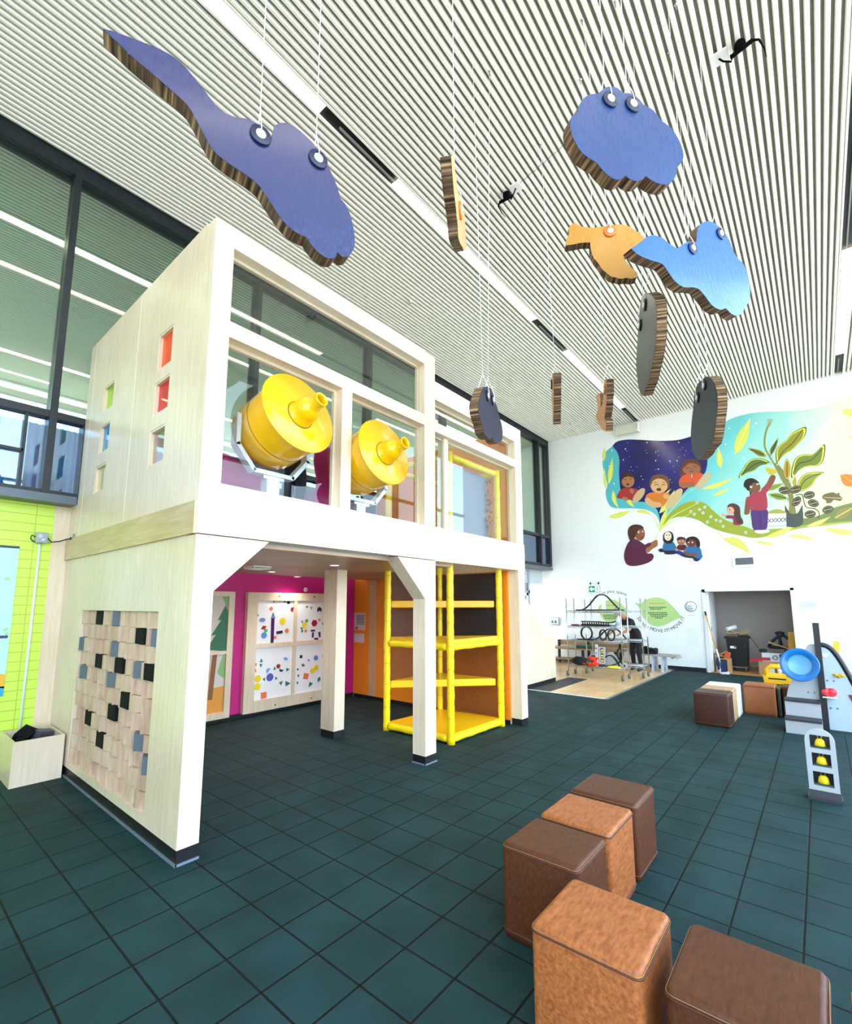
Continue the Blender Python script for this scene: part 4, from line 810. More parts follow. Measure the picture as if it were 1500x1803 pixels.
# hooks on the ceiling
for i, (u, v, q) in enumerate([(862, 125, 'left of the blue cloud, nearest the strip light'), (952, 254, 'left of the blue cloud beside the thin cable'), (1025, 35, 'above the left end of the blue cloud'), (1022, 140, 'just left of the top of the blue cloud'), (1178, 92, 'right of the top of the blue cloud'), (1190, 8, 'at the top edge above the right of the blue cloud'), (1083, 3, 'at the top edge above the blue cloud washers')]):
    p = on(2, ZC, u, v); t = thing('ceiling_hook', p, 'small metal ceiling hook %s' % q, 'hook', 'mobile hooks')
    MB().lathe(p, (0, 0, -1), [(0, 0), (0.014, 0), (0.014, 0.004), (0, 0.005)], 14).build('base_plate', CHROME, t)
    MB().tube([p + Vector((0, 0, -0.004)), p + Vector((0, 0, -0.03))], 0.004, 6).tube([p + Vector((0.012 * math.sin(a), 0, -0.042 + 0.012 * math.cos(a))) for a in [2 * PI * k / 12 for k in range(12)]], 0.0035, 6, closed=True).build('eye', mat('zinc', '#8f9089', 0.35, 0.8), t)
# dangling devices on the ceiling and other ceiling bits
DEVK = mat('dull_black', '#08080a', 0.9, spec=0.1)
def device(u, v, pu, pv, label, fl):
    p = on(2, ZC, pu, pv); t = thing('ceiling_device', p, label, 'device', None)
    MB().box(p.x - 0.07, p.x + 0.07, p.y - 0.07, p.y + 0.07, ZC - 0.012, ZC + 0.002).build('plate', mat('white_plastic', '#f1ecec', 0.4), t)
    q = on(2, ZC - 0.09, u, v); w = (q - p); w.z = 0; w.normalize(); s_ = Vector((-w.y, w.x, 0))
    MB().tube([p + Vector((0, 0, -0.012)), p + Vector((0, 0, -0.07)) + w * 0.03, p.lerp(q, 0.55) + Vector((0, 0, -0.09)), q - w * 0.06], 0.008, 8).build('cable', DEVK, t)
    b = MB().cyl(q - w * 0.08, q + w * 0.10, 0.02, n=12); b.build('connector', DEVK, t)
    MB().ball(q + Vector((0, 0, 0.05)), 0.05, 12).cyl(q, q + Vector((0, 0, 0.03)), 0.012).build('clamp', DEVK, t)
    MB().tube([q + w * 0.10, q + w * 0.14 + s_ * fl * 0.04, q + w * 0.15 + s_ * fl * 0.16, q + w * 0.14 + s_ * fl * 0.26], [0.011, 0.009, 0.006, 0.003], 8).build('lead', DEVK, t)
device(892, 350, 908, 330, 'black dangling connector on a white plate left of the blue cloud', -1)
device(1303, 88, 1266, 102, 'black dangling connector on a white plate at the upper right', 1)
for u, v, q in ((723, 530, 'above the playhouse'), (902, 667, 'near the far end of the playhouse'), (1153, 563, 'beside the grey edge-on cloud'), (1005, 745, 'close to the back wall')):
    p = on(2, ZC, u, v); t = thing('sprinkler_head', p, 'small white ceiling sprinkler %s' % q, 'sprinkler', 'ceiling sprinklers')
    MB().lathe(p, (0, 0, -1), [(0, -0.002), (0.035, -0.002), (0.035, 0.004), (0.012, 0.01), (0.010, 0.03)], 16).build('escutcheon', mat('white_plastic', '#f1ecec', 0.4), t)
    MB().lathe(p, (0, 0, -1), [(0.022, 0.036), (0.022, 0.039), (0, 0.039)], 14).cyl(p + Vector((0, 0, -0.03)), p + Vector((0, 0, -0.037)), 0.006, n=8).build('deflector', CHROME, t)
p, q = on(2, ZC - 0.01, 915, 322), on(2, ZC - 0.01, 1010, 240)
tag(MB().tube([p.lerp(q, i / 10) + Vector((0, 0, -0.012 * (i % 2))) for i in range(11)], 0.003, 5).build('thin_cable', mat('grey_cable', '#55534c', 0.6)), 'thin grey cable running across the ceiling slats from the white plate', 'cable')
# ================================================================ LEATHER CUBES
def leather(name, a, b_, rough=0.38):
    m = bpy.data.materials.new(name); t, N, L, b = nt(m)
    tc = N.new('ShaderNodeTexCoord'); mp = N.new('ShaderNodeMapping'); mp.inputs['Rotation'].default_value = (0.5, 0.7, 0.3); mp.inputs['Scale'].default_value = (7, 22, 22); L.new(tc.outputs['Object'], mp.inputs[0])
    n1 = N.new('ShaderNodeTexNoise'); n1.inputs['Scale'].default_value = 2.6; n1.inputs['Detail'].default_value = 9; n1.inputs['Roughness'].default_value = 0.65; L.new(mp.outputs[0], n1.inputs['Vector'])
    r = N.new('ShaderNodeValToRGB'); r.color_ramp.elements[0].position = 0.3; r.color_ramp.elements[1].position = 0.72; r.color_ramp.elements[0].color = hx(a); r.color_ramp.elements[1].color = hx(b_)
    L.new(n1.outputs[0], r.inputs[0]); L.new(r.outputs[0], b.inputs['Base Color']); b.inputs['Roughness'].default_value = rough; b.inputs['Specular IOR Level'].default_value = 0.3
    bu = N.new('ShaderNodeBump'); bu.inputs['Strength'].default_value = 0.15; bu.inputs['Distance'].default_value = 0.004; L.new(n1.outputs[0], bu.inputs['Height']); L.new(bu.outputs[0], b.inputs['Normal']); return m
TANL = leather('cognac_leather', '#7f4220', '#ba7040'); BRL = leather('brown_leather', '#452312', '#623722', 0.42); DKL = leather('dark_brown_leather', '#371d16', '#4e2e24', 0.42); BEI = leather('beige_leather', '#a98865', '#c9a983', 0.5); CRM = leather('cream_leather', '#e9e4d8', '#f7f3ea', 0.5)
SEAM = mat('brown_stitched_piping', '#4e2c1e', 0.45)
def cube_seat(x0, x1, y0, y1, m, label, piping=SEAM, h=0.452, rz=0):
    cx_, cy_ = (x0 + x1) / 2, (y0 + y1) / 2; t = thing('cube_ottoman', (cx_, cy_, 0), label, 'ottoman', 'leather cube ottomans')
    g = min(0.006, (y1 - y0) * 0.05); body = MB(); r = min(0.03, (y1 - y0) * 0.42)
    def ring(z, ins, k=5):
        out = []
        for sx_, sy_, a0 in ((1, 1, 0), (-1, 1, PI / 2), (-1, -1, PI), (1, -1, 1.5 * PI)):
            for i in range(k + 1):
                a = a0 + PI / 2 * i / k; out.append((cx_ + sx_ * ((x1 - x0) / 2 - r - g) + math.cos(a) * (r - ins), cy_ + sy_ * ((y1 - y0) / 2 - r - g) + math.sin(a) * (r - ins), z))
        return out
    rings = [ring(0.0, 0.004), ring(0.03, 0.0), ring(h - 0.028, 0.0), ring(h - 0.012, 0.003), ring(h - 0.003, 0.010), ring(h, 0.022)]
    n = len(rings[0]); vs = [p for q in rings for p in q]; fs = [(i * n + k, i * n + (k + 1) % n, (i + 1) * n + (k + 1) % n, (i + 1) * n + k) for i in range(len(rings) - 1) for k in range(n)]
    body.add(vs, fs, 0, True); body.add(rings[-1], [list(range(n))], 0, False); body.add(rings[0], [list(range(n))[::-1]], 0)
    body.build('upholstery', m, t)
    MB().tube(ring(h - 0.026, -0.001), 0.0035, 6, closed=True).build('top_piping', piping, t)
    MB().tube(ring(0.035, -0.001), 0.0045, 6, closed=True).build('bottom_piping', piping, t)
    MB().tube([p for p in ring(h - 0.016, -0.0008)], 0.0012, 4, closed=True).build('stitching', mat('stitch_thread', '#a5794f', 0.6), t)
    if rz: t.rotation_euler[2] = rz
    return t
cube_seat(1.83, 2.262, 0.57, 1.0, TANL, 'nearest cognac leather cube ottoman, in front of the brown pair')
cube_seat(1.822, 2.27, 0.08, 0.51, BRL, 'nearest brown leather cube ottoman, at the bottom right corner')
cube_seat(2.32, 2.725, 0.99, 1.42, BRL, 'brown leather cube ottoman at the left, between the two cognac ones')
cube_seat(2.766, 3.2, 0.99, 1.42, TANL, 'cognac leather cube ottoman sandwiched between two brown ones')
cube_seat(3.25, 3.68, 0.99, 1.43, BRL, 'brown leather cube ottoman, farthest of the front row')
cube_seat(1.83, 2.25, -0.40, 0.035, TANL, 'cognac leather cube ottoman cut off by the right picture edge')
cube_seat(7.88, 8.32, 1.09, 1.54, DKL, 'dark brown leather cube ottoman, front of the far row')
cube_seat(8.33, 8.72, 1.09, 1.53, BEI, 'beige leather cube ottoman behind the far dark brown one', mat('beige_piping', '#9c7d5c', 0.5))
cube_seat(8.73, 9.15, 1.08, 1.53, CRM, 'cream leather cube ottoman at the back of the far row', mat('cream_piping', '#d9d2c2', 0.5))
cube_seat(9.12, 9.55, 0.64, 1.07, leather('rust_leather', '#8d4f2e', '#a9683f'), 'rust brown leather cube ottoman right of the cream one')
cube_seat(9.18, 9.6, 0.18, 0.58, DKL, 'dark cube ottoman half hidden behind the play station steps')
cube_seat(9.15, 9.58, 0.585, 0.635, mat('green_black_vinyl', '#20302c', 0.4), 'thin dark green pad wedged beside the rust brown cube', h=0.43)
# ================================================================ PAINTED MURAL ON THE BACK WALL
XM = XB - 0.002
MUR = thing('wall_mural', (XM, 1.5, 3.0), 'large painted mural of drumming children, a tall plant and storytellers on the white back wall', 'mural')
class Paint(MB):
    def __init__(s, cr, layer): MB.__init__(s); s.cr = cr; s.x = XM - 0.00008 * layer; s.cols = []; s.step = 0
    def c(s, col):
        m = col if not isinstance(col, str) else paint(col, 0.3)
        if m not in s.cols: s.cols.append(m)
        return s.cols.index(m)
    def w(s, p):
        u, v = s.cr(p); q = on(0, XM, u, v); return Vector((s.x - 0.000012 * s.step, q.y, q.z))
    def blob(s, pts, col, k=4, raw=False):
        P = pts if raw else smooth(pts, k); s.poly([s.w(p) for p in P], s.c(col)); s.step += 1; return s
    def ell(s, cx_, cy_, rx, ry, col, rot=0, n=22):
        a = math.radians(rot); P = [(cx_ + rx * math.cos(t) * math.cos(a) - ry * math.sin(t) * math.sin(a), cy_ + rx * math.cos(t) * math.sin(a) + ry * math.sin(t) * math.cos(a)) for t in [2 * PI * i / n for i in range(n)]]
        return s.blob(P, col, raw=True)
    def stroke(s, pts, w, col, k=5, taper=False):
        P = smooth(pts, k, closed=False) if len(pts) > 2 else pts; n = len(P); L_ = []; R_ = []
        for i in range(n):
            a, b = P[max(0, i - 1)], P[min(n - 1, i + 1)]; dx, dy = b[0] - a[0], b[1] - a[1]; l = math.hypot(dx, dy) or 1
            ww = w * 0.5 * ((1 - i / (n - 1)) * 0.85 + 0.15 if taper else 1); L_.append((P[i][0] - dy / l * ww, P[i][1] + dx / l * ww)); R_.append((P[i][0] + dy / l * ww, P[i][1] - dx / l * ww))
        for i in range(n - 1): s.poly([s.w(L_[i]), s.w(L_[i + 1]), s.w(R_[i + 1]), s.w(R_[i])], s.c(col))
        s.step += 1; return s
    def leaf(s, a, b, w, col, vein=None, bend=0.0):
        dx, dy = b[0] - a[0], b[1] - a[1]; l = math.hypot(dx, dy); nx, ny = -dy / l, dx / l; A = []; B = []; C = []
        for i in range(13):
            t = i / 12; o = bend * l * math.sin(PI * t); h = w * 0.5 * math.sin(PI * t ** 0.8); x, y = a[0] + dx * t + nx * o, a[1] + dy * t + ny * o
            A.append((x + nx * h, y + ny * h)); B.append((x - nx * h, y - ny * h)); C.append((x, y))
        s.blob(A + B[::-1][1:-1], col, raw=True)
        if vein: s.stroke(C[::3], max(1.5, w * 0.09), vein, 2)
        return s
    def done(s, name): return s.build(name, s.cols, MUR)
def mural_wash():
    m = bpy.data.materials.new('mural_wash'); t, N, L, b = nt(m); tc = N.new('ShaderNodeTexCoord'); sx = N.new('ShaderNodeSeparateXYZ'); L.new(tc.outputs['Object'], sx.inputs[0])
    no = N.new('ShaderNodeTexNoise'); no.inputs['Scale'].default_value = 1.6; no.inputs['Detail'].default_value = 6; L.new(tc.outputs['Object'], no.inputs['Vector'])
    a = N.new('ShaderNodeMath'); a.operation = 'MULTIPLY_ADD'; a.inputs[1].default_value = 0.25; L.new(sx.outputs[2], a.inputs[0]); L.new(sx.outputs[1], a.inputs[2])
    a.inputs[1].default_value = 0.55
    a2 = N.new('ShaderNodeMath'); a2.operation = 'MULTIPLY_ADD'; a2.inputs[1].default_value = 1.0; L.new(no.outputs[0], a2.inputs[0]); L.new(a.outputs[0], a2.inputs[2])
    mr = N.new('ShaderNodeMapRange'); mr.inputs[1].default_value = -1.2; mr.inputs[2].default_value = 3.6; L.new(a2.outputs[0], mr.inputs[0])
    r = N.new('ShaderNodeValToRGB'); L.new(mr.outputs[0], r.inputs[0]); e = r.color_ramp.elements; e[0].position = 0.0; e[0].color = hx('#eef3a8'); e[1].position = 1.0; e[1].color = hx('#4fb4c2')
    for p, c in ((0.25, '#d9f0c4'), (0.45, '#a9e2d6'), (0.7, '#6fcbd0')): q = e.new(p); q.color = hx(c)
    L.new(r.outputs[0], b.inputs['Base Color']); b.inputs['Roughness'].default_value = 0.35; return m
k2 = crop(1040, 640, 3.2609); k4 = crop(1060, 690, 6.25); k5 = crop(1260, 690, 6.25); k6 = crop(1080, 880, 6.818)
p = Paint(k2, 1)
p.blob([[(120, 478), (150, 450), (210, 438), (300, 440), (400, 445), (500, 440), (575, 420), (700, 380), (800, 320), (900, 290), (1000, 278), (1100, 275), (1200, 270), (1300, 255), (1400, 220), (1500, 190), (1700, 120)], [(1700, 120), (1700, 900)],
        [(1700, 900), (1500, 916), (1350, 932), (1200, 950), (1050, 985), (950, 1004), (860, 990), (760, 968), (680, 938), (620, 902), (560, 885), (500, 882), (450, 902), (400, 948)], [(400, 948), (392, 905), (370, 868), (320, 840), (240, 832), (170, 832), (120, 825), (95, 790), (85, 740), (95, 690), (75, 620), (68, 560), (85, 510), (120, 478)]], mural_wash())
p.done('sky_wash')
p = Paint(k2, 6)
p.blob([[(125, 474), (150, 449), (210, 437), (300, 439), (400, 444), (500, 439), (575, 419), (620, 404)], [(620, 404), (660, 480), (670, 560), (660, 620), (640, 642)], [(640, 642), (560, 715), (510, 770), (440, 830), (402, 930)], [(402, 930), (385, 850), (340, 800), (250, 790), (180, 750), (163, 640), (165, 560), (152, 510), (125, 474)]], mat('mural_night', '#1d1a6b', 0.2, var=0.45, scale=1.2))
p.done('night_sky')
p = Paint(k2, 14); rm = random.Random(11)
for i in range(46):
    x, y = rm.uniform(180, 640), rm.uniform(450, 730); p.ell(x, y, *(2 * [rm.choice([1.6, 1.6, 2.4, 3.6])]), '#eef4ff', n=8)
for x, y, r in ((950, 342, 6), (775, 463, 5), (877, 541, 5), (1160, 330, 6), (1076, 383, 4), (930, 365, 3), (795, 372, 4), (1120, 420, 3), (122, 500, 4), (133, 690, 4), (105, 590, 3), (1480, 228, 6), (860, 575, 3), (1000, 470, 3)): p.ell(x, y, r, r, '#e9fbff', n=10)
p.done('painted_star')
p = Paint(k2, 16)      # meadow, hill, ground
p.blob([(405, 945), (430, 890), (480, 840), (540, 800), (600, 790), (660, 805), (710, 850), (760, 890), (830, 920), (900, 940), (960, 960), (1100, 935), (1200, 905), (1300, 880), (1400, 830), (1500, 815), (1700, 780), (1700, 905), (1500, 914), (1350, 930), (1200, 948), (1050, 983), (950, 1002), (860, 988), (760, 966), (680, 936), (620, 900), (560, 883), (500, 880), (450, 900)], '#9aa52f')
p.blob([(1080, 925), (1200, 895), (1320, 870), (1420, 820), (1700, 770), (1700, 900), (1500, 905), (1300, 920), (1150, 935)], '#6f7d3a')
for x, y in ((595, 865), (645, 858), (690, 880), (625, 838), (575, 850), (720, 900), (670, 910), (760, 935), (890, 970), (610, 800), (655, 825), (700, 830), (745, 905)):
    for a in range(5): p.ell(x + 6 * math.cos(a * 1.257), y + 6 * math.sin(a * 1.257), 3.5, 3.5, '#bfe3e6', n=8)
    p.ell(x, y, 2.5, 2.5, '#3f8fa6', n=8)
p.done('painted_meadow')
p = Paint(k2, 31)      # drifting leaves and grass blades
Y1, Y2 = '#d9de5e', '#f2f18a'
for a, b, w, bd in (((830, 520), (915, 318), 62, .0), ((745, 600), (733, 485), 34, 0), ((75, 560), (80, 480), 20, 0), ((105, 690), (125, 545), 28, 0), ((85, 720), (78, 600), 16, 0), ((130, 730), (160, 830), 24, .1), ((210, 760), (250, 825), 26, .1), ((100, 882), (230, 845), 28, .05), ((260, 850), (350, 870), 20, -.1), ((640, 720), (820, 655), 26, .05), ((700, 760), (800, 720), 18, 0), ((760, 1005), (920, 1100), 46, -.12), ((1130, 990), (1300, 1018), 22, -.05), ((940, 1020), (1070, 1045), 16, 0), ((1340, 945), (1560, 970), 34, .05), ((830, 920), (870, 905), 10, 0), ((1000, 1000), (1190, 915), 30, .05), ((1240, 935), (1375, 880), 24, .05), ((395, 860), (480, 730), 36, .05), ((400, 930), (440, 830), 22, .0), ((380, 800), (460, 720), 16, 0), ((1440, 270), (1560, 300), 40, 0), ((1480, 425), (1560, 420), 14, 0)):
    p.leaf(a, b, w, Y1, Y2, bd)
for pts, w in (([(395, 960), (470, 880), (560, 830), (640, 790)], 9), ([(395, 965), (440, 870), (500, 800), (560, 740), (620, 705)], 7), ([(400, 950), (480, 900), (560, 868), (600, 830)], 6), ([(390, 950), (360, 880), (300, 850), (190, 850), (110, 880)], 4), ([(370, 1010), (395, 950)], 5), ([(380, 915), (395, 950)], 3), ([(740, 660), (810, 580), (835, 500)], 3), ([(745, 640), (742, 560)], 2.5), ([(100, 690), (110, 640), (120, 560)], 2.5), ([(720, 960), (790, 1020), (860, 1070)], 4), ([(395, 950), (415, 900), (420, 850)], 5)): p.stroke(pts, w, Y1, taper=True)
p.done('painted_foliage')
SK1, SK2, SK3 = '#a9714c', '#d59a66', '#7d4631'
p = Paint(k4, 38)      # drummer, left
p.blob([(205, 1010), (212, 940), (240, 895), (300, 885), (345, 900), (358, 950), (345, 1000), (300, 1030), (240, 1060)], '#3a1712').ell(286, 985, 70, 68, SK1).blob([(215, 985), (225, 930), (285, 920), (345, 925), (355, 960), (330, 935), (260, 935), (225, 960)], '#3a1712')
p.blob([(165, 1165), (180, 1110), (215, 1070), (270, 1055), (340, 1060), (395, 1080), (380, 1130), (330, 1185), (240, 1180)], '#a52a33').ell(405, 1140, 42, 98, '#c9ad7f', 38).ell(328, 1092, 30, 22, SK1, 60).ell(255, 1175, 36, 20, SK1, 20).stroke([(240, 960), (262, 968), (275, 958)], 6, '#3a1712').stroke([(300, 957), (315, 965), (330, 955)], 6, '#3a1712').ell(283, 1018, 18, 13, '#5d1414').stroke([(250, 935), (275, 930)], 5, '#3a1712').stroke([(300, 930), (330, 938)], 5, '#3a1712').ell(292, 985, 7, 8, '#95603d')
p.done('painted_child')
p = Paint(k4, 44)      # drummer, middle
p.blob([(535, 1060), (528, 980), (560, 925), (640, 905), (720, 935), (745, 1000), (725, 1070), (640, 1100)], '#6b4526').ell(628, 1035, 92, 82, '#d9a878').blob([(540, 1020), (545, 950), (620, 925), (700, 945), (730, 1010), (700, 965), (620, 950), (565, 975)], '#6b4526')
p.blob([(480, 1170), (500, 1125), (560, 1105), (640, 1118), (700, 1105), (745, 1130), (720, 1190), (670, 1260), (580, 1270), (520, 1220)], '#d77a26').blob([(470, 1180), (510, 1165), (560, 1205), (640, 1220), (650, 1262), (560, 1272), (490, 1230)], '#d9a878').ell(792, 1178, 50, 140, '#cdb488', 38).ell(705, 1150, 34, 26, '#d9a878', 30).stroke([(575, 1030), (600, 1016), (625, 1030)], 7, '#4a2d18').stroke([(655, 1030), (680, 1016), (700, 1030)], 7, '#4a2d18').ell(625, 1075, 27, 17, '#5d1414').stroke([(570, 1005), (600, 992)], 6, '#4a2d18').stroke([(665, 990), (700, 1000)], 6, '#4a2d18').ell(640, 1050, 9, 9, '#c08c5c')
p.done('painted_child')
p = Paint(k4, 54)      # drummer, right
p.blob([(865, 940), (862, 860), (890, 780), (950, 740), (1040, 745), (1085, 800), (1090, 870), (1060, 910), (960, 930)], '#5d2a1d').ell(985, 850, 98, 66, '#9a5f42').blob([(885, 850), (900, 780), (965, 755), (1050, 765), (1085, 830), (1040, 790), (965, 775)], '#5d2a1d')
p.blob([(845, 1000), (870, 940), (930, 905), (1010, 905), (1090, 890), (1105, 940), (1050, 1010), (960, 1050), (880, 1055)], '#d8502b').blob([(850, 1000), (920, 1000), (1010, 995), (1020, 1040), (920, 1055), (860, 1045)], '#9a5f42').ell(1120, 978, 44, 122, '#c3b48e', 40).stroke([(920, 830), (940, 842), (960, 832)], 6, '#3a1712').stroke([(1005, 815), (1025, 826), (1045, 815)], 6, '#3a1712').stroke([(960, 868), (985, 880), (1005, 862)], 7, '#5d1a14').ell(985, 845, 10, 11, '#854c33').stroke([(990, 905), (985, 950)], 8, '#e9c79a')
p.done('painted_child')
p = Paint(k5, 64)      # tall plant: stem, big leaves, dark leaves, basket
p.stroke([(600, 330), (560, 420), (540, 520), (545, 620), (600, 720), (680, 850), (750, 960), (800, 1060), (830, 1200), (850, 1400)], 20, '#8f8a4a')
p.blob([(640, 800), (690, 800), (780, 920), (840, 1060), (870, 1250), (900, 1460), (790, 1470), (810, 1250), (780, 1080), (720, 960)], '#7e7d43')
def bleaf(pts, col='#5f6f2a', edge='#e3df4d', vein=None):
    c = (sum(q[0] for q in pts) / len(pts), sum(q[1] for q in pts) / len(pts))
    p.blob(pts, '#35401f'); p.blob([(q[0] + (c[0] - q[0]) * .06, q[1] + (c[1] - q[1]) * .06) for q in pts], edge); p.blob([(q[0] + (c[0] - q[0]) * .16, q[1] + (c[1] - q[1]) * .16) for q in pts], col)
    if vein: p.stroke(vein, 8, '#2b3319')
bleaf([(672, 790), (660, 680), (690, 600), (780, 530), (850, 450), (990, 385), (985, 480), (920, 560), (840, 640), (760, 690), (700, 750)], '#8c8a2b', '#e9dc2e', [(680, 770), (740, 660), (850, 560), (960, 410)])
bleaf([(835, 950), (840, 830), (880, 730), (960, 690), (1080, 680), (1200, 575), (1190, 740), (1130, 810), (1020, 820), (920, 860)], '#6b7d2b', '#e3df3d', [(850, 900), (920, 790), (1050, 750), (1180, 620)])
bleaf([(905, 1090), (900, 1020), (940, 940), (1020, 890), (1190, 885), (1120, 940), (1060, 1030), (980, 1085)], '#87922f', '#e9e03a', [(920, 1070), (1000, 960), (1160, 895)])
bleaf([(600, 785), (520, 735), (420, 735), (340, 790), (250, 945), (330, 900), (420, 870), (500, 810)], '#587030', '#dfe04a', [(580, 775), (450, 790), (280, 910)])
bleaf([(555, 710), (520, 660), (450, 630), (355, 620), (420, 670), (480, 710)], '#6a6a2c', '#e2d437', [(540, 700), (380, 630)])
bleaf([(605, 700), (595, 640), (630, 580), (690, 505), (670, 600), (640, 660)], '#55602a', '#c9cf4b', [(610, 690), (670, 540)])
bleaf([(775, 960), (745, 880), (760, 780), (785, 740), (820, 800), (820, 890), (800, 960)], '#b08a24', '#d9c22f', [(785, 940), (785, 770)])
bleaf([(650, 900), (600, 910), (545, 840), (610, 840), (680, 870)], '#c9b02f', '#efe03a')
bleaf([(800, 1180), (720, 1190), (660, 1180), (580, 1130), (660, 1110), (740, 1130)], '#6d8a33', '#cfe06a', [(780, 1170), (600, 1130)])
bleaf([(580, 1080), (620, 1030), (690, 1010), (740, 1015), (680, 1060), (620, 1085)], '#7f8f3a', '#d8d94f')
bleaf([(860, 1040), (845, 990), (875, 930), (890, 1000), (885, 1045)], '#a89a2a', '#e2cf3a')
for x, y, a in ((880, 1075, -20), (890, 1205, -50), (1030, 1135, -10), (1075, 1225, 15), (1040, 1345, -5), (1235, 1295, -15), (755, 1085, 10)):
    p.ell(x, y, 62, 42, '#3a3222', a); p.ell(x, y, 50, 31, '#8a7a4a', a); p.ell(x, y, 44, 26, '#3a3222', a); p.stroke([(x - 45, y + 12), (x + 40, y - 8)], 6, '#c9b888')
p.stroke([(880, 1140), (950, 1130), (970, 1200), (1000, 1270), (1100, 1290), (1140, 1340), (1130, 1390)], 9, '#3a3222')
p.blob([[(780, 1480), (760, 1240)], [(760, 1240), (800, 1310), (830, 1340), (890, 1340), (920, 1310)], [(920, 1310), (955, 1240)], [(955, 1240), (960, 1440), (880, 1490), (780, 1480)]], '#39433c')
for x, y in ((610, 718), (676, 803), (598, 785), (748, 1012), (812, 990), (800, 1192)): p.ell(x, y, 13, 12, '#39433c', n=12); p.ell(x, y, 8, 7.5, '#eef2d0', n=12)
for a in (-30, -15, 0, 15, 30): p.stroke([(595, 380), (600 + a, 300)], 5, '#b3a56a')
p.blob([(1175, 1170), (1190, 1130), (1260, 1110), (1290, 1105), (1330, 1120), (1360, 1110), (1365, 1140), (1395, 1170), (1370, 1200), (1300, 1190), (1270, 1220), (1220, 1225), (1215, 1195)], '#6a5a33').stroke([(1390, 1172), (1190, 1160)], 6, '#d9c27a')
p.leaf((1310, 1390), (1520, 1270), 110, '#8a7f3a', '#d9c95a').blob([(1372, 890), (1385, 915), (1450, 905), (1560, 940), (1560, 1030), (1450, 1040), (1390, 990)], '#d97a2c').stroke([(1400, 930), (1450, 960), (1530, 1000)], 6, '#f0b23c')
p.done('painted_plant')
p = Paint(k5, 110)
p.blob([[(560, 1345), (775, 1330)], [(775, 1330), (780, 1500)], [(780, 1500), (570, 1510)], [(570, 1510), (560, 1345)]], '#eef2e6').blob([(560, 1335), (600, 1310), (680, 1290), (750, 1310), (775, 1335), (660, 1340)], '#a0a048').stroke([(562, 1365), (775, 1352)], 6, '#d9cf7a', 2)
for i in range(5):
    x = 575 + i * 42; p.stroke([(x, 1440 - i * 3), (x + 38, 1395 - i * 3)], 8, '#1f3a68').stroke([(x, 1395 - i * 3), (x + 38, 1440 - i * 3)], 8, '#1f3a68')
p.stroke([(572, 1480), (778, 1468)], 14, '#8ec9e0').done('painted_basket')
p = Paint(k5, 120)     # standing figure
p.blob([(660, 930), (610, 920), (560, 1010), (500, 1080), (520, 1130), (580, 1090), (640, 1000)], '#7d4a35').blob([(340, 1160), (320, 1300), (320, 1350), (370, 1340), (380, 1260), (390, 1190)], '#7d4a35')
p.blob([(400, 1290), (560, 1290), (575, 1400), (560, 1510), (500, 1525), (420, 1520), (395, 1400)], '#4a2370').stroke([(490, 1340), (500, 1520)], 7, '#2d1450')
p.blob([(335, 1250), (360, 1160), (420, 1110), (500, 1090), (600, 990), (615, 1010), (560, 1110), (570, 1200), (555, 1295), (390, 1300), (385, 1255)], '#a63247')
p.blob([(310, 1040), (330, 970), (400, 950), (470, 990), (460, 1040), (400, 1110), (380, 1140), (370, 1080)], '#1f1414').ell(430, 1058, 66, 56, '#7d4a35', -20).blob([(335, 1060), (350, 990), (410, 965), (480, 1000), (420, 1000), (380, 1040), (370, 1090)], '#1f1414').ell(390, 1045, 14, 13, '#f4f0ea').ell(393, 1040, 6, 7, '#1f1414').ell(460, 1015, 11, 10, '#f4f0ea').ell(462, 1012, 5, 5, '#1f1414')
p.blob([(430, 1525), (510, 1520), (590, 1520), (580, 1545), (500, 1560), (440, 1550)], '#f1ddd6').done('painted_person')
p = Paint(k5, 134)     # child reaching
p.blob([(110, 1360), (190, 1360), (280, 1380), (300, 1455), (200, 1460), (190, 1400), (120, 1390)], '#8f2148').blob([(60, 1345), (80, 1340), (115, 1355), (115, 1375), (75, 1365)], '#e0a587').ell(170, 1300, 40, 48, '#e0a587').blob([(130, 1270), (150, 1235), (210, 1230), (265, 1270), (275, 1360), (300, 1450), (240, 1440), (200, 1350), (205, 1300), (175, 1265)], '#4a2f28').ell(155, 1297, 6, 9, '#1f1414').done('painted_child')
p = Paint(k6, 144)     # seated storyteller
p.blob([(130, 700), (140, 600), (190, 500), (260, 470), (350, 520), (390, 560), (400, 640), (460, 645), (485, 680), (460, 730), (380, 770), (260, 795), (170, 780)], '#57183f').blob([(380, 550), (440, 520), (520, 480), (530, 550), (470, 590), (410, 640), (395, 590)], '#9a6844').ell(318, 405, 62, 85, '#8a5236', -5)
p.blob([(200, 490), (172, 400), (190, 330), (250, 298), (330, 305), (365, 345), (300, 360), (270, 430), (240, 480)], '#4a211b').ell(308, 388, 15, 13, '#f4f0ea').ell(315, 388, 7, 8, '#1f1414').ell(340, 455, 15, 8, '#6b1c1c', -10).ell(352, 382, 7, 9, '#f4f0ea').blob([(380, 540), (440, 515), (450, 545), (390, 580)], '#57183f').done('painted_person')
p = Paint(k6, 156)     # three listeners
p.blob([(540, 605), (570, 585), (650, 600), (750, 600), (760, 645), (640, 655), (560, 625)], '#1c1c3d').blob([(595, 600), (605, 525), (650, 500), (720, 510), (755, 570), (745, 605), (660, 610)], '#2f6f9e').blob([(600, 490), (605, 410), (660, 378), (710, 400), (725, 470), (700, 520), (640, 525)], '#15141c').ell(655, 438, 44, 54, '#efd8c0').ell(640, 425, 7, 7, '#1f1414').ell(672, 425, 7, 7, '#1f1414').stroke([(640, 462), (652, 470), (668, 462)], 5, '#b0463a').ell(590, 640, 22, 12, '#efe6d0')
p.done('painted_child')
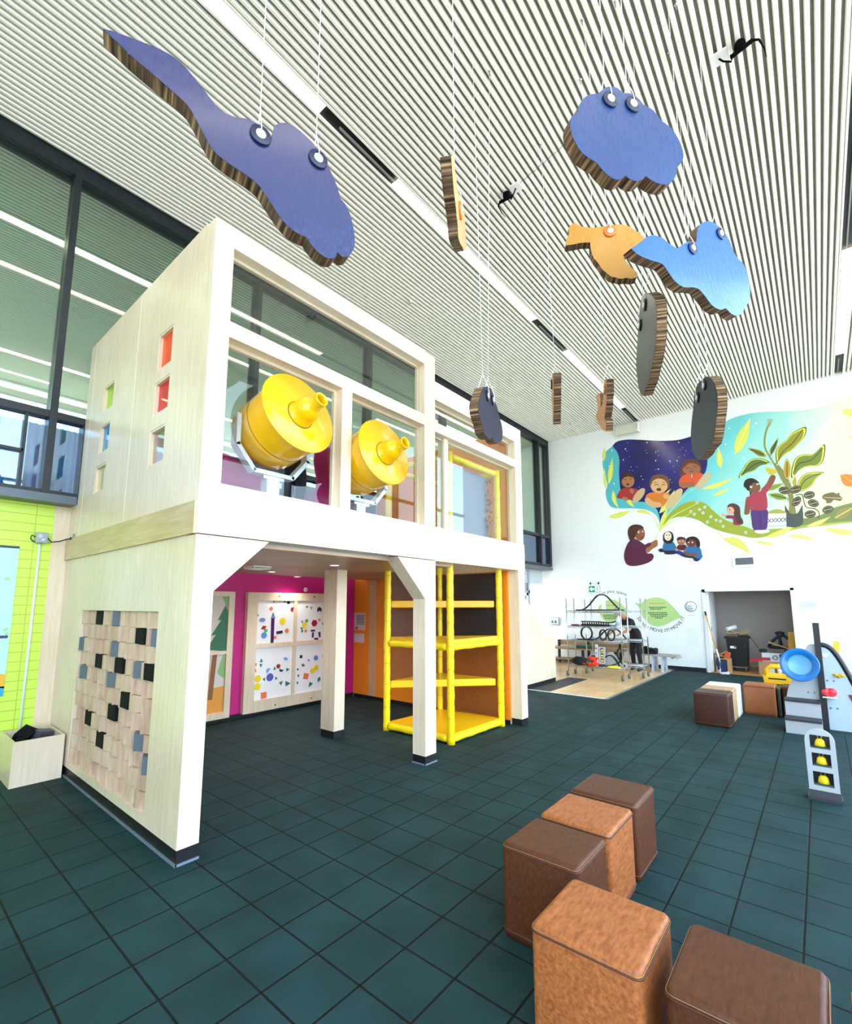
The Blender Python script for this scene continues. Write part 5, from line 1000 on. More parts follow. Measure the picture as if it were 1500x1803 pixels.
p = Paint(k6, 168)
p.blob([(740, 615), (790, 610), (850, 640), (900, 690), (800, 660), (745, 640)], '#2a2a8a').blob([(760, 590), (780, 545), (860, 540), (880, 580), (850, 605), (790, 605)], '#5d1626').ell(815, 500, 46, 46, '#a06a4a').blob([(768, 490), (772, 455), (815, 445), (865, 462), (862, 500), (850, 475), (800, 475)], '#3a1d14').ell(798, 498, 7, 6, '#f4f0ea').ell(835, 498, 7, 6, '#f4f0ea').ell(760, 600, 18, 14, '#c99a72').done('painted_child')
p = Paint(k6, 178)
p.blob([(800, 660), (860, 690), (920, 700), (1000, 740), (1060, 700), (1062, 660), (980, 640), (880, 640)], '#17234f').blob([(860, 600), (890, 560), (980, 550), (1040, 580), (1062, 650), (1050, 710), (980, 690), (900, 640)], '#2b6aa3').blob([(840, 615), (870, 620), (930, 650), (1000, 640), (1005, 665), (930, 680), (860, 655)], '#7d4a35').ell(935, 515, 62, 52, '#6b3a2a').blob([(875, 520), (880, 465), (950, 440), (1010, 460), (1040, 510), (1035, 570), (1000, 560), (985, 500), (930, 475)], '#24140f').ell(905, 512, 9, 7, '#f4f0ea').ell(950, 512, 9, 7, '#f4f0ea').ell(925, 545, 14, 6, '#4f1a14').ell(928, 718, 34, 18, '#efe6d0').done('painted_child')
# ================================================================ BACK WALL FITTINGS
def bx(u, v, x=XB): return on(0, x, u, v)
t = thing('wall_speaker', (XB, 3.9, 6.6), 'white box loudspeaker high on the back wall above the mural', 'speaker')
MB().prism([(XB - 0.26, 3.60, 6.60), (XB - 0.26, 4.22, 6.60), (XB - 0.16, 4.22, 6.88), (XB - 0.16, 3.60, 6.88)], (0.10, 0, 0.02)).build('cabinet', mat('speaker_cream', '#dcdccb', 0.4), t, bevel=0.01)
MB().box(XB - 0.12, XB, 3.85, 3.97, 6.68, 6.80).build('bracket', mat('white_plastic', '#f1ecec', 0.4), t)
MB().box(XB - 0.22, XB - 0.05, 3.585, 3.6, 6.62, 6.9).build('side_bracket', mat('white_plastic', '#f1ecec', 0.4), t)
EXG = emitmat('exit_green', '#1f8f68', 1.3); EXW = emitmat('exit_white', '#e9fbf4', 1.6)
def exit_sign(cx_, cy_, cz_, label, facing='x', lights=True, s=1.0):
    t = thing('exit_sign', (cx_, cy_, cz_ - 0.1), label, 'exit sign')
    def P(a, h, d):       # a: to the right as seen, h: up, d: out of the sign
        return Vector((cx_ - d, cy_ - a, cz_ + h)) if facing == 'x' else Vector((cx_ + a, cy_ - d, cz_ + h))
    def slab(b, a0, a1, h0, h1, d0, d1, m=0):
        c = [P(a, h, d) for d in (d0, d1) for h in (h0, h1) for a in (a0, a1)]; return b.add(c, [(0, 2, 3, 1), (4, 5, 7, 6), (0, 1, 5, 4), (2, 6, 7, 3), (0, 4, 6, 2), (1, 3, 7, 5)], m)
    w, h = 0.17 * s, 0.095 * s
    slab(MB(), -w * 1.2, w * 1.2, -h * 1.35, h * 1.5, 0.0, 0.05).build('housing', mat('white_plastic', '#f1ecec', 0.4), t, bevel=0.008)
    slab(MB(), -w, w, -h, h, 0.05, 0.054).build('green_panel', EXG, t)
    b = MB()
    def pl(pts): b.poly([P(a * w, hh * h, 0.0555) for a, hh in pts])
    pl([(-.92, 0), (-.5, .75), (-.5, .3), (-.1, .3), (-.1, -.3), (-.5, -.3), (-.5, -.75)])
    b.build('arrow', EXW, t); b = MB()
    pl([(.08, -.85), (.92, -.85), (.92, .85), (.08, .85)]); b.build('door_panel', EXW, t)
    b = MB()
    def pl2(pts): b.poly([P(a * w, hh * h, 0.057) for a, hh in pts])
    pl2([(.47 + .1 * math.cos(i * .7), .58 + .18 * math.sin(i * .7)) for i in range(9)])
    pl2([(.42, .36), (.60, .36), (.58, -.1), (.44, -.1)]); pl2([(.44, .3), (.24, .05), (.28, -.03), (.46, .16)]); pl2([(.6, .3), (.8, .12), (.76, .02), (.58, .16)]); pl2([(.44, -.08), (.3, -.42), (.12, -.5), (.14, -.62), (.36, -.54), (.54, -.1)]); pl2([(.48, -.08), (.6, -.08), (.72, -.72), (.62, -.74)])
    b.build('running_figure', EXG, t)
    if lights:
        for a in (-w * .75, w * .75):
            MB().cyl(P(a, h * 1.5, 0.02), P(a, h * 1.9, 0.03), 0.018, n=10).ball(P(a, h * 2.0, 0.035), 0.024, 10).build('lamp_head', NAVYK, t)
exit_sign(XB, 5.11, 2.16, 'green and white exit sign with an arrow on the white back wall', s=0.95)
exit_sign(9.62, YL - 0.02, 2.63, 'green exit sign hanging under the dark overhang at the left of the back wall', 'y', False, 0.9)
t = thing('wall_cabinet', (XB, 6.39, 1.05), 'small grey first-aid cabinet with a green sign low on the back wall', 'cabinet')
MB().box(XB - 0.05, XB, 6.25, 6.52, 1.06, 1.31).build('backplate', mat('grey_plate', '#9ba1a6', 0.4), t, bevel=0.01)
MB().box(XB - 0.13, XB - 0.05, 6.27, 6.50, 1.12, 1.29).build('box', mat('white_plastic', '#f1ecec', 0.4), t, bevel=0.02)
MB().box(XB - 0.134, XB - 0.13, 6.30, 6.47, 1.14, 1.22).build('green_label', paint('#1f6a4a'), t)
MB().box(XB - 0.136, XB - 0.134, 6.36, 6.41, 1.16, 1.2).build('white_mark', paint('#f2f5f2'), t)
t = thing('wall_grille', (XB, 1.37, 2.69), 'grey louvred air grille in a white frame below the mural', 'grille')
a, c_ = bx(1294, 983), bx(1327, 993.5)
cells(MB(), (XB - 0.02, XB - 0.001), c_.y - 0.06, a.y + 0.06, c_.z - 0.06, a.z + 0.06, [(c_.y, a.y, c_.z, a.z)]).build('frame', mat('white_plastic', '#f1ecec', 0.4), t)
b = MB()
for i in range(14): b.obox((XB - 0.01, c_.y + (a.y - c_.y) * (i + .5) / 14, (a.z + c_.z) / 2), (0.008, 0.006, 0), (-0.001, 0.002, 0), (0, 0, (a.z - c_.z) / 2))
b.build('louvres', mat('louvre_grey', '#8d9299', 0.4, 0.3), t)
MB().box(XB - 0.004, XB - 0.001, c_.y, a.y, c_.z, a.z).build('duct_back', mat('duct_dark', '#4a4e54', 0.6), t)
# leaf-shaped wall graphics with lettering
LEAFG = paint('#b4d488')
def curved_text(parent, txt, size, ctr, rad, a0, col, flip=False):
    """letters set along an arc on the back wall; ctr=(y,z), angles in degrees from straight right as seen"""
    b = MB(); ang = a0
    for ch in txt:
        if ch == ' ': ang += (-1 if not flip else 1) * math.degrees(size * 0.32 / rad); continue
        vs, fs, w = text_mesh(ch, size); st = math.degrees((w + size * 0.12) / rad); ang += (-1 if not flip else 1) * st / 2
        a = math.radians(ang); px_, pz_ = rad * math.cos(a), rad * math.sin(a); rot = a - PI / 2 if not flip else a + PI / 2; out = []
        for v in vs:
            x, y = v.x, v.y; out.append((XB - 0.0045, ctr[0] - (px_ + x * math.cos(rot) - y * math.sin(rot)), ctr[1] + pz_ + x * math.sin(rot) + y * math.cos(rot)))
        b.add(out, fs); ang += (-1 if not flip else 1) * st / 2
    return b.build('lettering', paint(col), parent)
def leaf_sign(outline, label, rows, head, arc):
    P = [bx(*q) for q in outline]; c = sum(P, Vector()) / len(P); t = thing('leaf_sign', (XB, c.y, min(q.z for q in P)), label, 'wall sign')
    MB().prism([(XB - 0.003, q.y, q.z) for q in P], (0.002, 0, 0)).build('leaf_sheet', LEAFG, t)
    hb = MB(); r_ = random.Random(2)
    for col, rr in ((0, head), (1, rows)):
        b = MB()
        for (u, v, w) in rr:
            x = u - w / 2
            while x < u + w / 2:
                l = r_.uniform(1.2, 3.6); q0, q1 = bx(x, v - 0.9), bx(min(x + l, u + w / 2), v + 0.9); b.box(XB - 0.004, XB - 0.003, q1.y, q0.y, q1.z, q0.z); x += l + 0.8
        b.build('heading_line' if col == 0 else 'text_line', paint('#e58a4a') if col == 0 else paint('#3c4f3a'), t)
    curved_text(t, *arc); return t
k3 = crop(900, 980, 4.1667); k7 = crop(970, 1020, 6.5217)
leaf_sign([k3(q) for q in smooth([[(905, 338), (950, 345), (985, 318), (1060, 300), (1120, 312), (1180, 360), (1252, 445)], [(1252, 445), (1180, 475), (1120, 505), (1065, 512), (1010, 490), (960, 430), (940, 375), (905, 338)]], 4)],
  'right green leaf wall sign reading So let\'s MOVE IT! MOVE IT along its lower edge', [(1158, 1069.5, 30), (1155, 1072.5, 20), (1158, 1079, 34), (1160, 1082, 32), (1160, 1085, 28), (1160, 1088, 14)], [(1157, 1062.5, 27)],
  ("So let's MOVE IT! MOVE IT", 0.125, (3.38, 1.62), 0.66, 205, '#1f2d4a', True))
leaf_sign([k7(q) for q in smooth([[(540, 350), (560, 300), (640, 245), (720, 235), (790, 265), (860, 340)], [(860, 340), (905, 470)], [(905, 470), (780, 490), (680, 495), (620, 475), (580, 430), (540, 350)]], 4)],
  'left green leaf wall sign reading In this play space, behind the wire racks', [(1079, 1083, 34), (1081, 1086, 36), (1081, 1089, 32), (1078, 1077, 28)], [(1076, 1066, 22)],
  ("In this play space", 0.12, (4.62, 1.30), 0.75, 128, '#1f2d4a', False))
t = thing('round_sign', (XB, 2.62, 1.5), 'round white wall sign with a thin dark ring left of the closet door', 'wall sign')
c = bx(1216, 1068); 
MB().lathe(c, (-1, 0, 0), [(0.126, 0.001), (0.138, 0.001), (0.138, 0.004), (0.126, 0.004), (0.126, 0.001)], 36).build('ring', paint('#5c6b80'), t)
MB().lathe(c, (-1, 0, 0), [(0.127, 0.0), (0.127, 0.002), (0, 0.002)], 36).build('sign_face', paint('#f0f3f5'), t)
b = MB()
for i, (w, dz) in enumerate(((.03, .05), (.13, .02), (.16, -.005), (.12, -.045), (.10, -.06))): b.box(XB - 0.005, XB - 0.003, c.y - w / 2, c.y + w / 2, c.z + dz - 0.005, c.z + dz + 0.006)
b.build('text_line', paint('#8d99aa'), t)
def sheet(u0, v0, u1, v1, label, col='#eef1f4', lines=0):
    a, c = bx(u0, v0), bx(u1, v1); t = thing('paper_notice', (XB, (a.y + c.y) / 2, c.z), label, 'notice')
    MB().box(XB - 0.0055, XB, c.y, a.y, c.z, a.z).build('sheet', paint(col), t)
    if lines:
        b = MB()
        for i in range(lines): z = a.z - (a.z - c.z) * (0.25 + 0.6 * i / lines); b.box(XB - 0.0065, XB - 0.0055, c.y + (a.y - c.y) * .1, a.y - (a.y - c.y) * (.1 + .1 * (i % 2)), z - 0.006, z)
        b.build('text_line', paint('#9aa3b5'), t)
sheet(1210, 1082, 1224, 1087.5, 'small paper strip below the round wall sign', lines=1)
sheet(1209, 1106, 1231, 1138, 'faint square access panel below the round wall sign', '#e9eef1')
sheet(1404, 1058, 1440, 1073, 'pale printed notice right of the closet door', '#dfe4f0', 4)
sheet(992.5, 1057, 1015, 1125, 'tall white flipchart sheet on the back wall behind the racks', '#e6eaee', 0)
sheet(1058.5, 1058, 1067, 1073, 'white paper pinned between the left leaf sign and the racks', '#f3f5f6', 0)
# door and glazing under the overhang at the far left
o = MB().box(9.0, 9.06, YL + 0.06, YL + 0.12, 0, 2.75).box(12.9, 13.0, YL + 0.06, YL + 0.12, 0, 2.75).box(11.4, 11.46, YL + 0.06, YL + 0.12, 0, 2.75).box(9.0, 13.0, YL + 0.06, YL + 0.12, 2.06, 2.12).build('door_2', mat('grey_door_frame', '#9aa6b0', 0.4, 0.2)); struct(o)
MB().box(9.06, 12.9, YL + 0.085, YL + 0.095, 0.02, 2.75).build('pane', glass('door_glass', '#aebfc6', 0.08), o)
MB().box(11.46, 12.9, YL + 0.07, YL + 0.11, 0.02, 0.9).box(11.46, 11.56, YL + 0.07, YL + 0.11, 0.9, 2.06).box(12.8, 12.9, YL + 0.07, YL + 0.11, .9, 2.06).box(11.46, 12.9, YL + 0.07, YL + 0.11, 1.98, 2.06).build('door_leaf', mat('pale_door', '#dfe5ea', 0.4), o)
# ================================================================ PEOPLE
SKN = mat('skin', '#b07a5a', 0.5)
def person(name, loc, label, J, top, bottom, hairc, shoe, sleeve=0.45, rot=0.0, scale=1.0):
    """J: joint name -> local position; one skinned continuous body, coloured by region, hair as a child"""
    t = thing(name, loc, label, 'person')
    order = ['pelvis', 'belly', 'chest', 'neck', 'head', 'crown', 'shl', 'ell', 'wrl', 'pal', 'shr', 'elr', 'wrr', 'par', 'hipl', 'knl', 'anl', 'tol', 'hipr', 'knr', 'anr', 'tor']
    E = [('pelvis', 'belly'), ('belly', 'chest'), ('chest', 'neck'), ('neck', 'head'), ('head', 'crown'), ('chest', 'shl'), ('shl', 'ell'), ('ell', 'wrl'), ('wrl', 'pal'), ('chest', 'shr'), ('shr', 'elr'), ('elr', 'wrr'), ('wrr', 'par'), ('pelvis', 'hipl'), ('hipl', 'knl'), ('knl', 'anl'), ('anl', 'tol'), ('pelvis', 'hipr'), ('hipr', 'knr'), ('knr', 'anr'), ('anr', 'tor')]
    R = {'pelvis': (.15, .11), 'belly': (.145, .105), 'chest': (.16, .11), 'neck': (.055, .055), 'head': (.08, .095), 'crown': (.07, .08), 'shl': .062, 'ell': .046, 'wrl': .03, 'pal': (.035, .018), 'shr': .062, 'elr': .046, 'wrr': .03, 'par': (.035, .018), 'hipl': .10, 'knl': .068, 'anl': .048, 'tol': (.045, .03), 'hipr': .10, 'knr': .068, 'anr': .048, 'tor': (.045, .03)}
    V = [Vector(J[k]) for k in order]; idx = {k: i for i, k in enumerate(order)}; ed = [(idx[a], idx[b]) for a, b in E]; rad = [R[k] for k in order]
    for sd in 'lr':         # fingers
        pal, wr = Vector(J['pa' + sd]), Vector(J['wr' + sd]); d = (pal - wr).normalized(); side = d.cross(Vector((0, 0, 1)))
        side = side.normalized() if side.length > 1e-3 else Vector((1, 0, 0)); dn = d.cross(side).normalized() * (-1 if d.cross(side).z > 0 else 1)
        for k, (off, ln) in enumerate(((-.030, .070), (-.010, .082), (.010, .078), (.028, .062))):
            b0 = pal + side * off + d * .02; b1 = b0 + d * ln * .55; b2 = b1 + d * ln * .35 + dn * ln * .25
            for q, pr in ((b0, idx['pa' + sd]), (b1, None), (b2, None)): V.append(q); rad.append(.010); ed.append((len(V) - 2 if pr is None else pr, len(V) - 1))
        b0 = wr + d * .03 - side * .03; b1 = b0 - side * .03 + d * .03
        for q, pr in ((b0, idx['wr' + sd]), (b1, None)): V.append(q); rad.append(.011); ed.append((len(V) - 2 if pr is None else pr, len(V) - 1))
    me = bpy.data.meshes.new('body_cage'); me.from_pydata([v * scale for v in V], ed, []); o = bpy.data.objects.new('body_cage', me); COL.objects.link(o)
    o.modifiers.new('skin', 'SKIN'); sv = me.skin_vertices[0].data if me.skin_vertices else None
    if sv is None: me.attributes.new; 
    for i, r_ in enumerate(rad):
        sv[i].radius = tuple(x * scale for x in (r_ if isinstance(r_, tuple) else (r_, r_)))
    sv[0].use_root = True
    ss = o.modifiers.new('sub', 'SUBSURF'); ss.levels = 2; ss.render_levels = 2
    bpy.context.view_layer.update(); ev = o.evaluated_get(bpy.context.evaluated_depsgraph_get()); bm_ = bpy.data.meshes.new_from_object(ev); bpy.data.objects.remove(o); bm_.name = 'body'
    body = bpy.data.objects.new('body', bm_); COL.objects.link(body); body.parent = t
    bm_.materials.clear()
    for m in (SKN, top, bottom, shoe): bm_.materials.append(m)
    def region(c):
        best = (1e9, 0)
        for a, b in E:
            A, B = Vector(J[a]) * scale, Vector(J[b]) * scale; ab = B - A; tt = max(0, min(1, (c - A).dot(ab) / ab.length_squared)); dd = (c - A - ab * tt).length
            if dd < best[0]: best = (dd, (a, b, tt))
        a, b, tt = best[1]
        if (a, b) in (('pelvis', 'belly'), ('belly', 'chest')) or b in ('shl', 'shr'): return 1 if not (a == 'pelvis' and tt < 0.25) else 2
        if (a, b) == ('chest', 'neck'): return 1 if tt < .75 else 0
        if b in ('ell', 'elr'): return 1 if tt < sleeve * 2 else 0
        if b in ('wrl', 'wrr'): return 1 if sleeve > 0.5 else 0
        if b in ('hipl', 'hipr', 'knl', 'knr', 'anl', 'anr'): return 2
        if b in ('tol', 'tor'): return 3
        return 0
    for p in bm_.polygons: p.material_index = region(p.center); p.use_smooth = True
    h, cr = Vector(J['head']) * scale, Vector(J['crown']) * scale; up = (cr - h).normalized(); f = Vector(J['face']).normalized(); f = (f - up * f.dot(up)).normalized(); s_ = up.cross(f)
    M3 = Matrix((s_, f, up)).transposed(); ctr = h + up * .045 * scale; k = scale
    def sub(m, nm, mt): 
        ob = m.build(nm, mt, None, keep=True); ob.parent = t; return ob
    sub(MB().ball(ctr + f * .012 * k, (.078 * k, .098 * k, .118 * k), 18, rot=M3), 'head_form', SKN)
    hb = MB().ball(ctr - f * .016 * k + up * .026 * k, (.088 * k, .10 * k, .112 * k), 18, rot=M3); sub(hb, 'hair', hairc)
    sub(MB().prism([ctr + f * .10 * k + up * .015 * k, ctr + f * .105 * k - up * .02 * k + s_ * .014 * k, ctr + f * .128 * k - up * .022 * k, ctr + f * .105 * k - up * .02 * k - s_ * .014 * k], up * .004), 'nose', SKN)
    for sg in (-1, 1):
        sub(MB().ball(ctr + f * .098 * k + s_ * sg * .032 * k + up * .012 * k, (.012 * k, .008 * k, .008 * k), 10, rot=M3), 'eye', mat('eye_dark', '#241a16', 0.2))
        sub(MB().ball(ctr + s_ * sg * .08 * k, (.012 * k, .022 * k, .032 * k), 10, rot=M3), 'ear', SKN)
    sub(MB().ball(ctr + f * .10 * k - up * .05 * k, (.024 * k, .008 * k, .007 * k), 10, rot=M3), 'mouth', mat('lips', '#8a4a42', 0.5))
    if rot: t.rotation_euler[2] = rot
    return t
BT = mat('black_cotton', '#16171b', 0.8, var=0.2); NT = mat('navy_trousers', '#1b2236', 0.8, var=0.2); HB = mat('dark_hair', '#2a1d16', 0.7); HG = mat('grey_hair', '#a3a3a3', 0.7); SHB = mat('black_shoes', '#101114', 0.5)
# stooping, reaching forward (local +x is forward)
def bent(lean, reach, kneeb=0.05):
    hz = 0.95; pel = Vector((0, 0, hz)); d = Vector((math.sin(lean), 0, math.cos(lean)))
    J = {'pelvis': pel, 'belly': pel + d * .2, 'chest': pel + d * .44, 'neck': pel + d * .60, 'head': pel + d * .70 + Vector((.03, 0, 0)), 'crown': pel + d * .84 + Vector((.04, 0, 0)), 'face': (d.z, 0, -d.x)}
    ch = pel + d * .47
    for s, y in (('l', 1), ('r', -1)):
        sh = ch + Vector((0, .19 * y, 0)); hand = sh + Vector(reach); el = (sh + hand) / 2 + Vector((-.03, .06 * y, -.07)); J['sh' + s] = sh; J['el' + s] = el; J['wr' + s] = hand; J['pa' + s] = hand + (hand - el).normalized() * .07
        J['hip' + s] = pel + Vector((0, .1 * y, -.06)); J['kn' + s] = Vector((kneeb, .11 * y, .50)); J['an' + s] = Vector((0, .12 * y, .09)); J['to' + s] = Vector((.15, .13 * y, .045))
    return J
person('person', (13.0, 3.74, 0.006), 'person in black top and trousers stooping behind the wire rack', bent(0.75, (.30, 0, -.30)), BT, mat('black_trousers', '#131419', 0.8), HG, SHB, sleeve=0.42, rot=math.radians(150))
person('person', (2.95, 4.3, 2.45), 'person in black T-shirt and navy trousers standing on the deck behind the first telescope', bent(0.35, (.40, 0, -.05)), BT, NT, HB, SHB, sleeve=0.42, rot=math.radians(200), scale=0.72)
# ================================================================ WIRE RACKS WITH TRACKS
WIRE = mat('chrome_wire', '#c4c8cc', 0.25, 1.0)
def rack(x0, x1, y0, y1, h, levels, label):
    t = thing('wire_rack', ((x0 + x1) / 2, (y0 + y1) / 2, 0.006), label, 'shelf rack', 'chrome wire racks'); zf = 0.006
    for x in (x0, x1):
        for y in (y0, y1):
            MB().cyl((x, y, 0.14), (x, y, h), 0.014, n=10).build('post', CHROME, t)
            b = MB().lathe((x - 0.012, y + 0.02, zf + 0.055), (0, 1, 0), [(0, -.018), (.052, -.018), (.055, 0), (.052, .018), (0, .018)], 18)
            c = b.build('caster', mat('caster_grey', '#55595f', 0.4), t)
            MB().box(x - 0.04, x + 0.02, y - 0.004, y + 0.0, zf + .05, zf + .13).box(x - .04, x + .02, y + .04, y + .044, zf + .05, zf + .13).box(x - .04, x + .02, y - .004, y + .044, zf + .125, zf + .14).build('caster_fork', CHROME, c)
    for z in levels:
        b = MB()
        for y in (y0, y1): b.tube([(x0, y, z), (x1, y, z)], 0.005, 6).tube([(x0, y, z - .035), (x1, y, z - .035)], 0.004, 6)
        for x in (x0, x1): b.tube([(x, y0, z), (x, y1, z)], 0.006, 6).tube([(x, y0, z - .035), (x, y1, z - .035)], 0.004, 6)
        n = int((y1 - y0) / 0.05)
        for i in range(1, n): y = y0 + (y1 - y0) * i / n; b.tube([(x0, y, z + .004), (x1, y, z + .004)], 0.0022, 4)
        for i in range(1, 4): x = x0 + (x1 - x0) * i / 4; b.tube([(x, y0, z - .002), (x, y1, z - .002)], 0.004, 5)
        for x in (x0, x1):
            K = 14; pts = [(x, y0 + (y1 - y0) * i / K, z - (.002 if i % 2 else .033)) for i in range(K + 1)]; b.tube(pts, 0.003, 4)
        b.build('wire_shelf', WIRE, t)
    return t
RX0, RX1, RY0, RY1 = 11.15, 11.62, 3.52, 4.80
LV = [0.27, 0.86, 1.19, 1.55]
rack(RX0, RX1, RY0, RY1, 1.86, LV, 'nearer chrome wire rack on casters, loaded with black track pieces')
rack(11.88, 12.30, 3.28, 4.62, 1.84, [0.27, 0.86, 1.19, 1.55], 'farther chrome wire rack on casters, close behind the first rack')
TRK = mat('black_flexible_track', '#0f1116', 0.45); PLYE = mat('pale_track_panel', '#c9ced2', 0.5)
def tr(pts, x, z0, label, wd=0.05, grp='toy track pieces on the rack'):
    """flat-section track following (y, z) points, at depth x"""
    P = smooth(pts, 6, closed=False); b = MB(); n = len(P); vs = []
    for i in range(n):
        a, c = P[max(0, i - 1)], P[min(n - 1, i + 1)]; dy, dz = c[0] - a[0], c[1] - a[1]; l = math.hypot(dy, dz) or 1; ny, nz = -dz / l * .013, dy / l * .013
        for xx in (x - wd / 2, x + wd / 2): vs += [(xx, P[i][0] + ny, z0 + P[i][1] + nz), (xx, P[i][0] - ny, z0 + P[i][1] - nz)]
    fs = []
    for i in range(n - 1):
        o = i * 4; fs += [(o, o + 4, o + 6, o + 2), (o + 1, o + 3, o + 7, o + 5), (o, o + 1, o + 5, o + 4), (o + 2, o + 6, o + 7, o + 3)]
    fs += [(0, 2, 3, 1), (4 * n - 4, 4 * n - 3, 4 * n - 1, 4 * n - 2)]
    o = b.add(vs, fs, 0, False).build('toy_track', TRK); tag(o, label, 'toy track', grp); return o
def loop(cy_, r, rz, cz_=None): return [(cy_ + r * math.sin(a), (rz + 0.014) - rz * math.cos(a)) for a in [2 * PI * i / 16 for i in range(17)]]
xm = RX0 + 0.2
tr([(4.62, .014), (4.45, .03), (4.3, .14), (4.12, .34), (4.0, .375), (3.88, .34), (3.72, .16), (3.6, .04), (3.5, .014)], xm, 1.56, 'big black hill-shaped track on the top shelf of the nearer rack')
tr([(4.6, .014), (3.58, .02)], xm - 0.1, 1.56, 'straight black track lying on the top shelf of the nearer rack')
tr([(4.5, .10), (4.1, .10), (3.8, .085), (3.66, .13)], xm - 0.05, 1.2, 'long black track resting high on the second shelf of the nearer rack')
tr([(4.48, .03), (4.2, .035), (3.78, .03)], xm - 0.12, 1.2, 'straight black track at the front of the second shelf of the nearer rack')
b = MB()
for i in range(12): b.box(xm - .1, xm - .06, 4.44 - i * .055, 4.46 - i * .055, 1.196, 1.285)
tag(b.box(xm - .1, xm - .06, 3.8, 4.48, 1.205, 1.22).build('track_stand', TRK), 'black trestle stand with many short legs on the second rack shelf', 'toy track')
tag(MB().ball((xm - .12, 4.62, 1.215), (.05, .12, .022), 14).build('red_pouch', mat('maroon_fabric', '#6a1f2c', 0.7)), 'flat dark red pouch at the left of the second rack shelf', 'pouch')
t = thing('spray_bottle', (xm - .1, 3.60, 1.196), 'white spray bottle with a blue label on the second rack shelf', 'bottle')
MB().lathe((xm - .1, 3.60, 1.196), (0, 0, 1), [(0, 0), (.055, 0), (.06, .02), (.06, .15), (.04, .2), (.02, .23), (.02, .25), (0, .25)], 20).build('bottle', mat('white_plastic', '#f1ecec', 0.4), t)
MB().lathe((xm - .1, 3.60, 1.196), (0, 0, 1), [(.0605, .03), (.0605, .12)], 20).build('label_band', paint('#a9c6dd'), t)
MB().box(xm - .12, xm - .08, 3.56, 3.66, 1.446, 1.50).build('trigger_head', mat('grey_plate', '#9ba1a6', 0.4), t)
tr(loop(4.36, .13, .15), xm - 0.1, 0.865, 'single black loop track at the left of the third rack shelf'); tag(MB().box(xm - .15, xm - .05, 4.18, 4.58, .866, .892).build('toy_track', TRK), 'flat black track base under the single loop on the third rack shelf', 'toy track')
tr([(4.28, .014), (4.16, .04), (4.0, .2), (3.88, .27), (3.72, .275), (3.62, .2), (3.5, .06)], xm + 0.05, 0.865, 'long black humped track at the back of the third rack shelf')
tr(loop(3.98, .075, .12), xm - 0.08, 0.865, 'left of the twin black oval loops on the third rack shelf'); tr(loop(3.79, .075, .12), xm - 0.08, 0.865, 'right of the twin black oval loops on the third rack shelf')
tr([(4.34, .014), (4.34, .12), (4.27, .22), (4.2, .22), (4.16, .1)], xm - 0.08, 0.275, 'small black arch track on the bottom rack shelf')
tr([(4.0, .02), (3.98, .16), (3.88, .26), (3.78, .25), (3.7, .16), (3.64, .05), (3.62, .014)], xm - 0.1, 0.275, 'wide black arch track on the bottom rack shelf')
tr([(4.0, .014), (3.85, .03), (3.66, .12), (3.58, .3), (3.62, .42), (3.68, .40), (3.70, .28), (3.64, .14), (3.54, .03)], xm, 0.275, 'black curling loop track at the right of the bottom rack shelf')
tag(MB().prism([(xm + .08, y, .275 + z) for y, z in smooth([[(4.42, 0), (4.42, .16), (4.3, .27), (4.16, .25), (4.1, .1), (4.1, 0)], [(4.1, 0), (4.42, 0)]], 4)], (0.02, 0, 0)).build('arched_cutout', PLYE), 'pale grey arched panel standing on the bottom rack shelf', 'panel')
tag(MB().prism([(xm + .10, y, .275 + z) for y, z in smooth([[(4.0, 0), (3.98, .24), (3.86, .33), (3.74, .2), (3.68, .12), (3.55, .1), (3.54, 0)], [(3.54, 0), (4.0, 0)]], 4)], (0.02, 0, 0)).build('arched_cutout', PLYE), 'pale grey wavy panel behind the arches on the bottom rack shelf', 'panel')
# dark track board standing between shelves: little grey tower with yellow bells
BELL = mat('yellow_bell_plastic', '#ffd90a', 0.3)
def bell(parent, c, s, fw):
    """hand-bell: yellow dome hanging open side down, chrome stem and handle; fw = direction it faces"""
    c = Vector(c); o = MB().lathe(c, (0, 0, -1), [(0, -.5 * s), (.30 * s, -.46 * s), (.46 * s, -.28 * s), (.52 * s, 0), (.60 * s, .38 * s), (.55 * s, .38 * s), (.45 * s, 0), (0, -.3 * s)], 24).build('bell', BELL, parent)
    up = Vector((0, 0, 1)); sd = up.cross(fw).normalized()
    MB().tube([c + up * .45 * s - sd * .18 * s, c + up * .85 * s - sd * .2 * s, c + up * 1.1 * s, c + up * .85 * s + sd * .2 * s, c + up * .45 * s + sd * .18 * s], .05 * s, 8).tube([c + up * 1.05 * s, c + up * 1.5 * s], .05 * s, 8).build('handle', CHROME, o)
